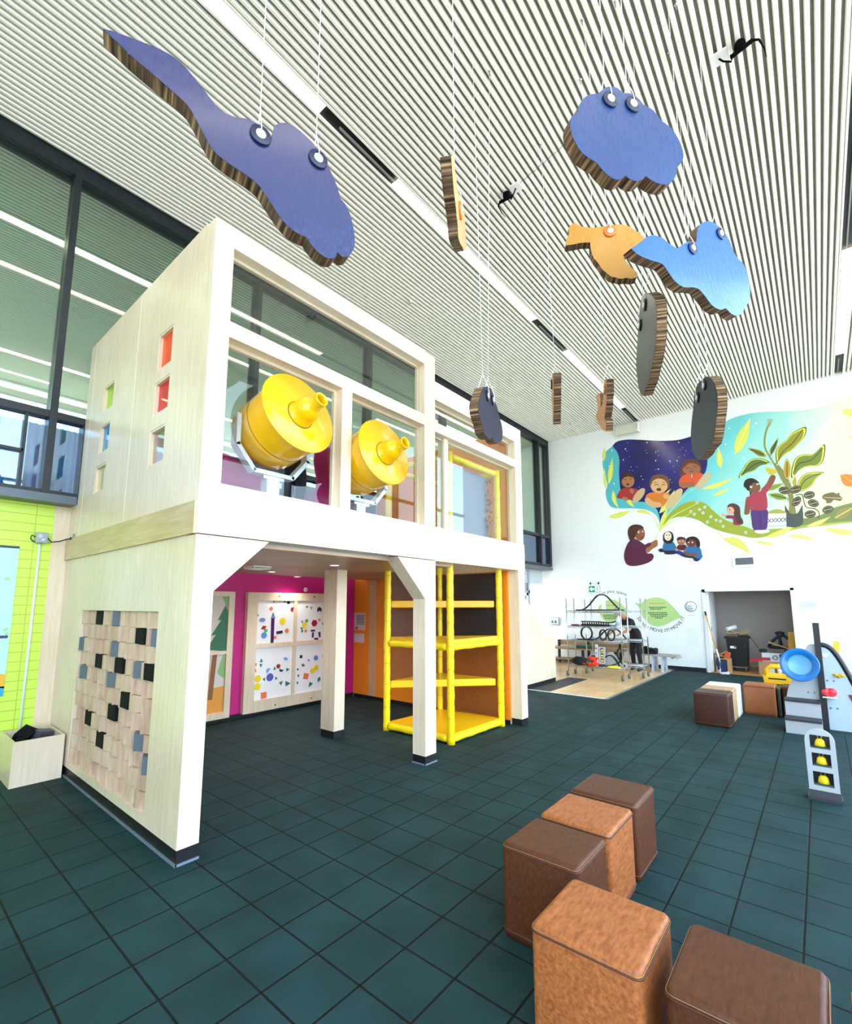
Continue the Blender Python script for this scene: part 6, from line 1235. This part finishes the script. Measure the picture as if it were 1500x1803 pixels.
def gate(x, ya, yb, h, label, wins, rnd=True, s=1.0, zf=0.0, skew=0.0):
    w = ya - yb; t = thing('bell_gate', (x, (ya + yb) / 2, zf), label, 'bell gate'); cy_ = (ya + yb) / 2; r = w / 2; th = 0.02 * s + .008
    zt = zf + h - (r if rnd else 0); m = mat('light_grey_laminate', '#b4b9c0', 0.4)
    b = MB(); yz = []
    hs = [(cy_ - wy * w / 2, cy_ + wy * w / 2, zf + z0 * h, zf + z1 * h) for wy, z0, z1 in wins]
    def col(z):             # half width available at height z
        return r if z <= zt else math.sqrt(max(0, r * r - (z - zt) ** 2))
    Z = sorted({zf + .14 * h} | {q for hh in hs for q in hh[2:]} | {zt + r * math.sin(i * PI / 24) for i in range(13)} if rnd else {zf + .14 * h, zf + h} | {q for hh in hs for q in hh[2:]})
    for z0, z1 in zip(Z, Z[1:]):
        zm = (z0 + z1) / 2; hole = [hh for hh in hs if hh[2] - 1e-6 <= z0 and z1 <= hh[3] + 1e-6]
        def quad(a0, a1, c0, c1): b.prism([(x, a0, z0), (x, a1, z0), (x, c1, z1), (x, c0, z1)], (th, 0, 0))
        w0, w1 = col(z0), col(z1)
        if hole:
            k0, k1 = hole[0][0], hole[0][1]; quad(cy_ - w0, min(k0, cy_), cy_ - w1 if w1 > cy_ - k0 else k0 - .001, k0); quad(k1, cy_ + w0, k1, max(cy_ + w1, k1 + .001))
        else: quad(cy_ - w0, cy_ + w0, cy_ - w1, cy_ + w1)
    b.build('front_panel', m, t)
    MB().box(x + th, x + .10 * s, yb, yb + th, zf, zt).build('side_panel', m, t)
    MB().box(x - .012, x + .13 * s, yb - .012, ya + .012, zf, zf + .025 * s + .004).prism([(x - .01, ya + .005, zf + .02), (x - .01, yb - .005, zf + .02), (x - .004, yb - .005, zf + .14 * h), (x - .004, ya + .005, zf + .14 * h)], (th + .008, 0, 0)).build('base', mat('charcoal_base', '#3a3d44', 0.4), t)
    for wy, z0, z1 in wins:
        hz = (z1 - z0) * h; c = (x + .045 * s, cy_, zf + (z0 + (z1 - z0) * .40) * h)
        MB().box(x + .09 * s, x + .095 * s, cy_ - wy * w / 2, cy_ + wy * w / 2, zf + z0 * h, zf + z1 * h).build('back_plate', NAVYK, t)
        bell(t, c, hz * .58, Vector((1, 0, 0)))
        MB().tube([(x + .045 * s, cy_ - wy * w / 2 - .005, zf + (z1 - .01) * h), (x + .045 * s, cy_ + wy * w / 2 + .005, zf + (z1 - .01) * h)], .004 * s, 6).build('axle', CHROME, t)
    return t
gate(xm - 0.14, 4.08, 3.94, 0.45, 'small grey gate with three yellow bells on the bottom rack shelf', [(.55, .22, .42), (.55, .48, .68), (.55, .74, .94)], False, .5, 0.275)
t = thing('slim_tower', (xm - .12, 4.14, 0.275), 'slim pale tower with blue and red dots left of the small bell gate', 'toy')
MB().box(xm - .14, xm - .1, 4.10, 4.17, .275, .78).build('column', PLYE, t, bevel=0.01)
for i, cc_ in enumerate(('#3f7fc4', '#c43f3f', '#3f7fc4', '#c43f3f')): MB().lathe((xm - .14, 4.135, .36 + i * .11), (-1, 0, 0), [(0, .004), (.018, .004), (.02, 0)], 14).build('dot', paint(cc_), t)
t = thing('duffel_bag', (xm - .16, 4.52, .275), 'black duffel bag on the bottom shelf at the left of the nearer rack', 'bag')
MB().ball((xm - .14, 4.53, .37), (.13, .23, .10), 18).build('bag_body', mat('black_nylon', '#131418', 0.7, bump=0.4, bscale=12), t)
MB().tube([(xm - .26, 4.62, .40), (xm - .28, 4.58, .48), (xm - .28, 4.46, .48), (xm - .26, 4.42, .40)], .01, 8).build('handle', mat('black_webbing', '#0d0e10', 0.7), t)
tag(MB().ball((xm - .16, 4.30, .355), (.10, .09, .08), 14).build('green_cloth', mat('bottle_green_cloth', '#1f4a3c', 0.8, bump=0.5, bscale=14)), 'dark green cloth between the duffel bag and the orange jacket', 'cloth')
b = MB(); rj = random.Random(4)
for i in range(26): b.ball((xm - .15 + rj.uniform(-.07, .07), 4.27 + rj.uniform(-.15, .14), .31 + rj.uniform(0, .15)), (rj.uniform(.04, .09), rj.uniform(.03, .07), rj.uniform(.015, .035)), 10, rot=Matrix.Rotation(rj.uniform(0, 3), 3, 'Z') @ Matrix.Rotation(rj.uniform(-.9, .9), 3, 'X'))
tag(b.build('jacket', mat('orange_red_fabric', '#e8391d', 0.7, bump=0.4, bscale=14)), 'crumpled orange red jacket on the bottom rack shelf', 'jacket')
tag(MB().ball((RX0 - .02, 3.72, .30), (.12, .15, .028), 16).build('safety_vest', mat('fluorescent_yellow', '#e6f32a', 0.6)), 'flat fluorescent yellow vest at the right of the bottom rack shelf', 'vest')
# benches along the back wall
t = thing('wooden_bench', (13.55, 5.4, 0.006), 'low brown wooden bench against the back wall behind the racks', 'bench')
BW = wood('brown_bench_wood', '#8a6a4c', '#b08f6c', 0.4, (9, 1, 9))
MB().box(13.25, 13.85, 4.2, 6.4, .43, .47).build('seat', BW, t)
MB().box(13.8, 13.86, 4.2, 6.2, .50, .66).build('back_board', BW, t)
for y in (4.4, 5.3, 6.2):
    MB().box(13.3, 13.36, y - .03, y + .03, .006, .43).build('leg', NAVYK, t); MB().box(13.74, 13.8, y - .03, y + .03, .006, .66).build('leg', NAVYK, t)
MB().box(13.3, 13.8, 4.2, 6.4, .12, .15).build('lower_board', BW, t)
tag(MB().box(13.3, 13.7, 5.0, 5.5, .47, .56).build('green_tray', mat('dark_green_plastic', '#2b5244', 0.4), bevel=.01), 'dark green tray on the wooden bench behind the racks', 'tray')
t = thing('folding_bench', (13.35, 3.4, 0.006), 'grey plank bench with pale forked legs at the right of the racks', 'bench')
b = MB()
for i in range(3): MB().box(13.12 + i * .16, 13.26 + i * .16, 2.86, 4.0, .40, .44).build('plank', mat('grey_plank', '#a39a94', 0.5, var=.15), t)
for y in (3.2, 3.42): MB().prism([(13.15, y - .02, .40), (13.55, y - .02, .40), (13.62, y - .02, .01), (13.5, y - .02, .01), (13.36, y - .02, .3), (13.2, y - .02, .01), (13.08, y - .02, .01)], (0, .04, 0)).build('leg', mat('pale_blue_grey_steel', '#b9c6d0', 0.4, .1), t)
for y in (2.86, 2.98): MB().box(13.1, 13.6, y - .02, y, .36, .40).build('cleat', mat('grey_plate', '#9ba1a6', 0.4), t)
b = MB(); rj = random.Random(9)
for i in range(30): b.ball((13.33 + rj.uniform(-.12, .12), 3.62 + rj.uniform(-.24, .22), .465 + rj.uniform(0, .17) * (1 - i / 40)), (rj.uniform(.05, .11), rj.uniform(.04, .09), rj.uniform(.02, .045)), 10, rot=Matrix.Rotation(rj.uniform(0, 3), 3, 'Z') @ Matrix.Rotation(rj.uniform(-.9, .9), 3, 'X'))
tag(b.build('jacket', mat('black_cloth', '#121319', 0.8, bump=.5, bscale=12)), 'heap of black jacket on the grey plank bench', 'jacket')
tag(MB().box(13.2, 13.5, 3.86, 3.99, .44, .80).build('cardboard_sheet', mat('cardboard', '#a8835c', 0.7)), 'brown cardboard panel standing on the bench behind the person', 'cardboard')
# ================================================================ CLOSET CONTENT
CARD = mat('cardboard_box', '#b98f62', 0.7, var=.1)
t = thing('wheeled_bin', (14.85, 1.72, 0.004), 'black wheeled bin heaped with paper inside the closet', 'bin')
bx0, bx1, by0, by1 = 14.6, 15.1, 1.52, 1.98
MB().prism([(bx0 + .03, by0 + .03, .13), (bx1 - .03, by0 + .03, .13), (bx1 - .03, by1 - .03, .13), (bx0 + .03, by1 - .03, .13)], (0, 0, .005)).add([(bx0 + .04, by0 + .04, .13), (bx1 - .04, by0 + .04, .13), (bx1 - .04, by1 - .04, .13), (bx0 + .04, by1 - .04, .13), (bx0, by0, .86), (bx1, by0, .86), (bx1, by1, .86), (bx0, by1, .86)], [(0, 1, 5, 4), (1, 2, 6, 5), (2, 3, 7, 6), (3, 0, 4, 7), (0, 3, 2, 1)]).build('tub', NAVYK, t)
cells(MB(), (.84, .88), 0, 1, 0, 1, []) 
MB().box(bx0 - .03, bx1 + .03, by0 - .03, by0 + .01, .83, .88).box(bx0 - .03, bx1 + .03, by1 - .01, by1 + .03, .83, .88).box(bx0 - .03, bx0 + .01, by0, by1, .83, .88).box(bx1 - .01, bx1 + .03, by0, by1, .83, .88).build('rim', NAVYK, t)
MB().box(bx0 + .012, bx0 + .018, by0 + .25, by0 + .38, .58, .66).build('label_sticker', paint('#e8e8ea'), t)
MB().lathe((bx0 + .012, by0 + .275, .62), (-1, 0, 0), [(0, .002), (.02, .002)], 14).build('black_dot', NAVYK, t)
MB().box(bx0 + .02, bx1 - .02, by0 + .03, by1 - .03, .10, .125).build('trolley_plate', mat('rusty_steel', '#8a7464', 0.5, .4), t)
for y in (by0 + .08, by1 - .08):
    for x in (bx0 + .1, bx1 - .08): MB().lathe((x, y, .054), (0, 1, 0), [(0, -.02), (.048, -.02), (.05, 0), (.048, .02), (0, .02)], 16).build('wheel', mat('caster_grey', '#55595f', 0.4), t)
def crumple(c, s, n, m, label, cat, name, seed):
    b = MB(); r_ = random.Random(seed)
    for i in range(n):
        q = Vector(c) + Vector((r_.uniform(-s[0], s[0]), r_.uniform(-s[1], s[1]), r_.uniform(0, s[2]))); M = Matrix.Rotation(r_.uniform(0, 6), 3, 'Z') @ Matrix.Rotation(r_.uniform(-.6, .6), 3, 'X') @ Matrix.Rotation(r_.uniform(-.6, .6), 3, 'Y')
        a, e = M @ Vector((s[0] * .6, 0, 0)), M @ Vector((0, s[1] * .6, 0)); b.obox(q, a, e, M @ Vector((0, 0, .006)))
    tag(b.build(name, m), label, cat); 
crumple((14.85, 1.74, .88), (.18, .17, .14), 9, mat('kraft_paper', '#c9b296', 0.7, var=.15), 'loose kraft and packing paper piled on the black wheeled bin', 'paper', 'paper_pile', 3)
tag(MB().cyl((14.68, 1.95, 1.06), (14.80, 1.76, 1.12), .055, n=16).build('paper_roll', mat('white_paper_roll', '#ecebe8', 0.6)), 'white paper roll on top of the paper in the wheeled bin', 'paper roll')
t = thing('cardboard_box', (14.28, 2.02, 0.004), 'brown cardboard box with a black printed side just inside the closet door', 'box')
cells(MB(), (14.14, 14.15), 1.86, 2.18, .004, .35, []).box(14.15, 14.42, 1.86, 1.87, .004, .35).box(14.15, 14.42, 2.17, 2.18, .004, .35).box(14.41, 14.42, 1.87, 2.17, .004, .35).box(14.15, 14.41, 1.87, 2.17, .004, .014).build('carton', CARD, t)
MB().box(14.137, 14.139, 1.93, 2.17, .03, .33).build('black_print', NAVYK, t); MB().box(14.134, 14.137, 2.08, 2.165, .03, .16).build('pale_label', paint('#cfc4b8'), t)
crumple((14.28, 2.02, .33), (.09, .12, .16), 9, mat('brown_paper_bag', '#b98a5c', 0.7, var=.15), 'brown paper bags stuffed in the cardboard box in the closet', 'paper bag', 'paper_bags', 5)
tag(MB().obox((14.2, 1.92, .43), (.004, 0, .01), (0, .06, .02), (0, -.02, .08)).build('red_bag', mat('red_orange_paper', '#c8552e', 0.6)), 'orange red paper bag sticking out of the closet cardboard box', 'paper bag')
t = thing('white_carton', (14.5, 1.0, .30), 'white and blue printed carton stacked in the closet middle', 'box')
MB().box(14.35, 14.75, .82, 1.22, .33, .53).build('carton', mat('white_card', '#cfd0d6', 0.6), t); MB().box(14.347, 14.35, .82, .87, .34, .52).build('blue_print', paint('#24407f'), t); MB().box(14.346, 14.35, 1.05, 1.22, .35, .42).build('red_print', paint('#a8323a'), t)
tag(MB().lathe((14.34, .95, .43), (-1, 0, 0), [(.045, 0), (.06, .006), (.045, .012), (.03, .006), (.045, 0)], 20).build('tape_roll', mat('grey_tape', '#8a8c90', 0.4)), 'grey tape roll against the white carton in the closet', 'tape roll')
tag(MB().box(14.35, 14.8, .8, 1.3, .004, .325).build('brown_carton', CARD), 'brown carton underneath the white carton in the closet', 'box')
tag(MB().box(14.2, 14.33, .98, 1.10, .004, .20).build('small_tub', mat('pale_yellow_tub', '#cfc9a3', 0.5), bevel=.01), 'small pale yellow tub on the closet floor', 'tub')
tag(MB().cyl((14.22, .88, .004), (14.22, .88, .26), .05, n=16).cyl((14.22, .88, .26), (14.22, .88, .30), .02, n=12).build('cleaner_bottle', mat('white_plastic', '#f1ecec', 0.4)), 'white cleaner bottle on the closet floor', 'bottle')
tag(MB().obox((14.28, 1.32, .36), (.03, 0, 0), (0, .14, -.03), (0, .01, .03)).build('red_tool', mat('red_plastic', '#b01f2c', 0.4)), 'red plastic tool leaning beside the white carton', 'tool')
tag(MB().prism([(14.5, .36, .004), (14.5, .78, .004), (14.5, .78, .60), (14.5, .36, .52)], (.35, 0, 0)).build('dark_crate', mat('dark_navy_plastic', '#151a2c', 0.5)), 'dark navy crate at the right inside the closet', 'crate')
tag(MB().obox((14.45, .80, .70), (.12, 0, 0), (0, .26, .09), (0, -.004, .012)).build('brown_board', CARD), 'brown board sloping across the dark navy crate', 'board')
b = MB()
for pts in ([(14.5, 1.08, .66), (14.5, .98, .82), (14.5, .86, .94), (14.5, .76, .95), (14.5, .64, .86), (14.5, .56, .70)], [(14.5, .85, .95), (14.5, .82, .70)], [(14.5, 1.06, .66), (14.5, .8, .66), (14.5, .56, .66)], [(14.5, .92, 1.0), (14.5, .82, 1.02), (14.5, .74, 1.0)]): b.tube(pts, .035, 8)
tag(b.build('sports_bag', mat('navy_nylon', '#141a33', 0.6)), 'navy framed bag propped on the dark crate in the closet', 'bag')
tag(MB().ball((14.55, 1.2, .57), (.1, .09, .05), 12).build('green_bag', mat('dark_green_cloth', '#24382c', 0.8)), 'dark green cloth lump beside the black bin in the closet', 'cloth')
tag(MB().tube([(14.5, 1.46, .90), (14.45, 1.36, .78), (14.42, 1.28, .62)], .008, 6).build('cable', NAVYK), 'thin dark cord hanging from the wheeled bin', 'cord')
t = thing('wet_floor_sign', (14.38, .6, 0.004), 'folded yellow floor sign leaning at the right closet wall', 'floor sign')
MB().prism([(14.35, .50, .3), (14.35, .70, .3), (14.35, .66, 1.05), (14.35, .54, 1.05)], (.03, -.02, 0)).prism([(14.36, .50, .004), (14.36, .70, .004), (14.35, .70, .31), (14.35, .50, .31)], (.03, -.02, 0)).build('board', mat('amber_plastic', '#e0a312', 0.4), t)
# pole tool at the door frame
t = thing('floor_squeegee', (13.93, 2.3, 0.0), 'yellow pole tool with a white and blue foot leaning on the closet door frame', 'cleaning tool')
MB().tube([(13.88, 2.10, .55), (13.93, 2.28, 1.45)], .014, 10).build('pole', mat('amber_pole', '#e8a11c', 0.4), t)
MB().tube([(13.93, 2.275, 1.43), (13.935, 2.295, 1.53)], .02, 10).build('grip', NAVYK, t)
MB().tube([(13.86, 2.03, .20), (13.88, 2.10, .60)], .018, 10).build('lower_pole', mat('white_plastic', '#f1ecec', 0.4), t)
MB().box(13.80, 13.86, 1.92, 2.02, .06, .32).box(13.80, 13.88, 2.06, 2.10, .10, .40).build('blue_cylinder', mat('navy_plastic', '#1f2f5c', 0.4), t)
MB().lathe((13.84, 2.0, .07), (-1, 0, 0), [(.03, -.03), (.07, -.03), (.07, .03), (.03, .03), (.03, -.03)], 20).box(13.80, 13.88, 1.86, 2.0, .01, .07).build('foot', mat('white_plastic', '#f1ecec', 0.4), t)
# ================================================================ PLAY STATION WITH STEPS, right edge
ST = thing('play_station', (8.6, -.4, 0), 'pale grey play station with black-edged panel and two steps at the right edge', 'play station')
k9 = crop(1380, 1090, 8.583); LG = mat('pale_grey_laminate', '#b1b6bc', 0.35); LB = mat('white_blue_laminate', '#b7cadb', 0.3); TREAD = mat('dark_grip_tread', '#2e2f36', 0.6, bump=.3, bscale=80)
PXX = 8.62
def onP(q, x=PXX): return on(0, x, *k9(q))
yl, yr = 0.50, 0.115
MB().box(8.16, 8.40, yr, yl, 0, .165).build('step_box', LG, ST); MB().box(8.40, PXX, yr, yl, 0, .375).build('step_box', LG, ST)
MB().box(8.145, 8.40, yr, yl + .005, .165, .19).build('tread', TREAD, ST); MB().box(8.385, PXX - .01, yr, yl + .005, .375, .40).build('tread', TREAD, ST)
P = smooth([[(40, 1250), (48, 1140), (75, 1020), (140, 880), (230, 690), (300, 520), (335, 430), (380, 388), (450, 380)], [(450, 380), (500, 380)], [(500, 380), (540, 1260)], [(540, 1260), (40, 1250)]], 4)
PP3 = [onP(q) for q in P]; MB().prism([(PXX, max(yr, q.y), max(.02, q.z)) for q in PP3], (.04, 0, 0)).build('back_panel', LG, ST)
MB().box(PXX, PXX + .04, yr, yl - .01, 0, .40).build('back_panel', LG, ST)
MB().box(PXX - .05, PXX + .05, .045, .115, 0, 1.445).build('edge_post', mat('black_rubber_edge', '#17181f', 0.4), ST)
MB().cyl((PXX, .08, 1.445), (PXX, .08, 1.50), .012, .002, n=10).build('post_spike', mat('white_plastic', '#f1ecec', 0.4), ST)
rim = [(520, 405), (590, 408), (660, 432), (725, 480), (790, 555), (850, 640), (940, 790), (1030, 950), (1200, 1260), (1330, 1500)]
rp_ = [onP(q) for q in smooth(rim, 5, closed=False)]
pan = [(PXX + .004, q.y, q.z) for q in rp_] + [(PXX + .004, rp_[-1].y - .05, .02), (PXX + .004, .045, .02)]
MB().prism(pan, (.04, 0, 0)).build('front_panel', LB, ST)
MB().tube([(PXX + .02, q.y, q.z + .012) for q in rp_], .034, 10).build('black_rim', mat('black_rubber_edge', '#17181f', 0.4), ST)
c = onP((235, 690), 8.46); ax = Vector((-1, .12, .10)).normalized()
bo = MB().lathe(c, ax, [(.215, .0), (.225, .006), (.215, .012), (.145, -.03), (.11, -.045), (0, -.05), (0, -.06), (.15, -.045), (.215, .0)], 40).build('blue_dish', mat('translucent_blue_plastic', '#1c7bd0', 0.2, coat=.4), ST)
MB().lathe(c - ax * .028, ax, [(.135, 0.0), (.13, -.005), (.10, -.016), (0, -.02)], 36).build('dish_centre', mat('pale_blue_plastic', '#6fb4e6', 0.25), bo)
MB().cyl(c - ax * .05, Vector((PXX, c.y - .01, c.z - .01)), .02, n=10).build('dish_stem', CHROME, ST)
RED = mat('bright_red_plastic', '#ff3b46', 0.3)
for i, q in enumerate(((625, 1098), (725, 1105))):
    w = onP(q); MB().lathe((PXX, w.y, w.z), (-1, 0, 0), [(.055, 0), (.055, .03), (.04, .05), (0, .055)], 20).build('red_knob', RED, ST)
a, c2_ = onP((585, 1160)), onP((800, 1162)); MB().box(PXX - .09, PXX, c2_.y, a.y, a.z - .012, a.z).build('white_tray', mat('white_plastic', '#f1ecec', 0.4), ST)
w = onP((830, 850)); MB().ball((PXX - .01, w.y + .028, w.z), (.02, .032, .022), 12).ball((PXX - .01, w.y - .028, w.z), (.02, .032, .022), 12).ball((PXX - .012, w.y, w.z - .015), (.02, .018, .024), 12).build('yellow_bow', mat('mustard_plastic', '#d8a916', 0.35), ST)
for q in ((658, 928), (760, 935), (715, 1345), (815, 1352)): w = onP(q); MB().lathe((PXX + .003, w.y, w.z), (-1, 0, 0), [(.012, 0), (.012, .004), (0, .005)], 10).build('bolt_head', mat('dull_bolt', '#8d97a3', 0.4, .6), ST)
for q in ((370, 1105), (465, 1112)): w = onP(q); MB().lathe((PXX, w.y, w.z), (-1, 0, 0), [(.012, 0), (.012, .004), (0, .005)], 10).build('bolt_head', mat('dull_bolt', '#8d97a3', 0.4, .6), ST)
P = [onP(q) for q in ((565, 520), (690, 520), (625, 590))]; MB().prism([(PXX + .003, q.y, q.z) for q in P], (-.004, 0, 0)).build('white_triangle', mat('white_plastic', '#f1ecec', 0.4), ST)
P = [onP(q) for q in ((975, 1145), (1120, 1150), (1090, 1300), (1030, 1240))]; MB().prism([(PXX + .003, q.y, q.z) for q in P], (-.01, 0, 0)).build('maroon_shape', paint('#7a2433'), ST)
for q, h, nm in (((790, 450), .20, 'upper'), ((1022, 850), .10, 'lower')):
    w = onP(q, 8.75); tag(MB().obox((8.75, w.y, w.z), (.015, 0, 0), (0, .035, 0), (0, -.012, h / 2)).build('yellow_paddle', mat('yellow_paddle_plastic', '#f5c531', 0.4), ST), None)
# yellow handled crate behind the ottomans
t = thing('yellow_crate', (9.85, .62, 0), 'bright yellow plastic crate with two looped handles behind the rust brown cube', 'crate')
YC = mat('yellow_crate_plastic', '#ffc61c', 0.3)
xc = 9.75; kA = crop(1200, 1000, 5)
def oc(q, x): return on(0, x, *kA(q))
pf = [oc(q, xc) for q in ((708, 935), (728, 905), (985, 935), (960, 1035), (930, 1060), (740, 1000), (715, 985))]
b0 = oc((708, 935), xc); b1 = oc((985, 935), xc); zt = b0.z
MB().prism([(xc, b0.y, zt), (xc, b1.y, zt - .0), (xc, b1.y + .08, .0), (xc, b0.y - .05, .0)], (.32, 0, 0)).build('tub', YC, t, bevel=.02)
for i in range(3):
    z = zt - .06 - i * .09; MB().box(xc - .004, xc + .002, b1.y + .10 + .02 * i, b0.y - .08, z - .010, z + .010).build('slot', NAVYK, t)
for x in (xc + .02, xc + .30):
    ya_, yb_ = b0.y - .04, b1.y + .07; MB().tube([(x, ya_, zt - .02), (x, ya_ - .02, zt + .08), (x, ya_ - .07, zt + .125), (x, yb_ + .07, zt + .125), (x, yb_ + .02, zt + .08), (x, yb_, zt - .02)], .024, 10).build('handle', YC, t)
# bell gate standing on the rubber floor
k10 = crop(1180, 1080, 4.6875); xg = 5.57
ya_, yb_ = 0.215, 0.005
hg = on(0, xg, *k10((1215, 955))).z
gate(xg, ya_, yb_, hg, 'grey upright gate with three yellow bells standing alone on the rubber floor', [(.66, .20, .40), (.62, .47, .66), (.66, .72, .91)], True, 1.0)
WORLD, EXPO = 8.0, 0.06
# ================================================================ LIGHT, CAMERA
W = bpy.data.worlds.new('daylight'); S.world = W; W.use_nodes = True; t_ = W.node_tree; N, L = t_.nodes, t_.links
bg = N['Background']; tc = N.new('ShaderNodeTexCoord'); sx = N.new('ShaderNodeSeparateXYZ'); L.new(tc.outputs['Generated'], sx.inputs[0])
r = N.new('ShaderNodeValToRGB'); mr = N.new('ShaderNodeMapRange'); mr.inputs[1].default_value = -1; mr.inputs[2].default_value = 1; L.new(sx.outputs[2], mr.inputs[0]); L.new(mr.outputs[0], r.inputs[0])
r.color_ramp.elements[0].position = 0.46; r.color_ramp.elements[0].color = (0.62, 0.60, 0.56, 1); r.color_ramp.elements[1].position = 0.62; r.color_ramp.elements[1].color = (0.70, 0.85, 1.0, 1)
e = r.color_ramp.elements.new(0.52); e.color = (0.95, 0.98, 1.0, 1)
L.new(r.outputs[0], bg.inputs[0]); bg.inputs[1].default_value = WORLD
cam = bpy.data.cameras.new('camera'); co = bpy.data.objects.new('camera', cam); COL.objects.link(co); S.camera = co
cam.sensor_fit = 'HORIZONTAL'; cam.sensor_width = 36; cam.lens = F_PX / 1500 * 36; cam.shift_y = (PY - 901.5) / 1500; cam.shift_x = 0
cam.clip_start = 0.05; cam.clip_end = 200
M = Matrix.Identity(4)
for i in range(3):
    M[i][0] = RW[i][0]; M[i][1] = -RW[i][1]; M[i][2] = -RW[i][2]
M.translation = CAM; co.matrix_world = M
S.view_settings.view_transform = 'Standard'; S.view_settings.look = 'None'; S.view_settings.gamma = 1; S.view_settings.use_curve_mapping = False
S.view_settings.exposure = EXPO
S.cycles.max_bounces = 10; S.cycles.transparent_max_bounces = 24; S.cycles.sample_clamp_indirect = 8
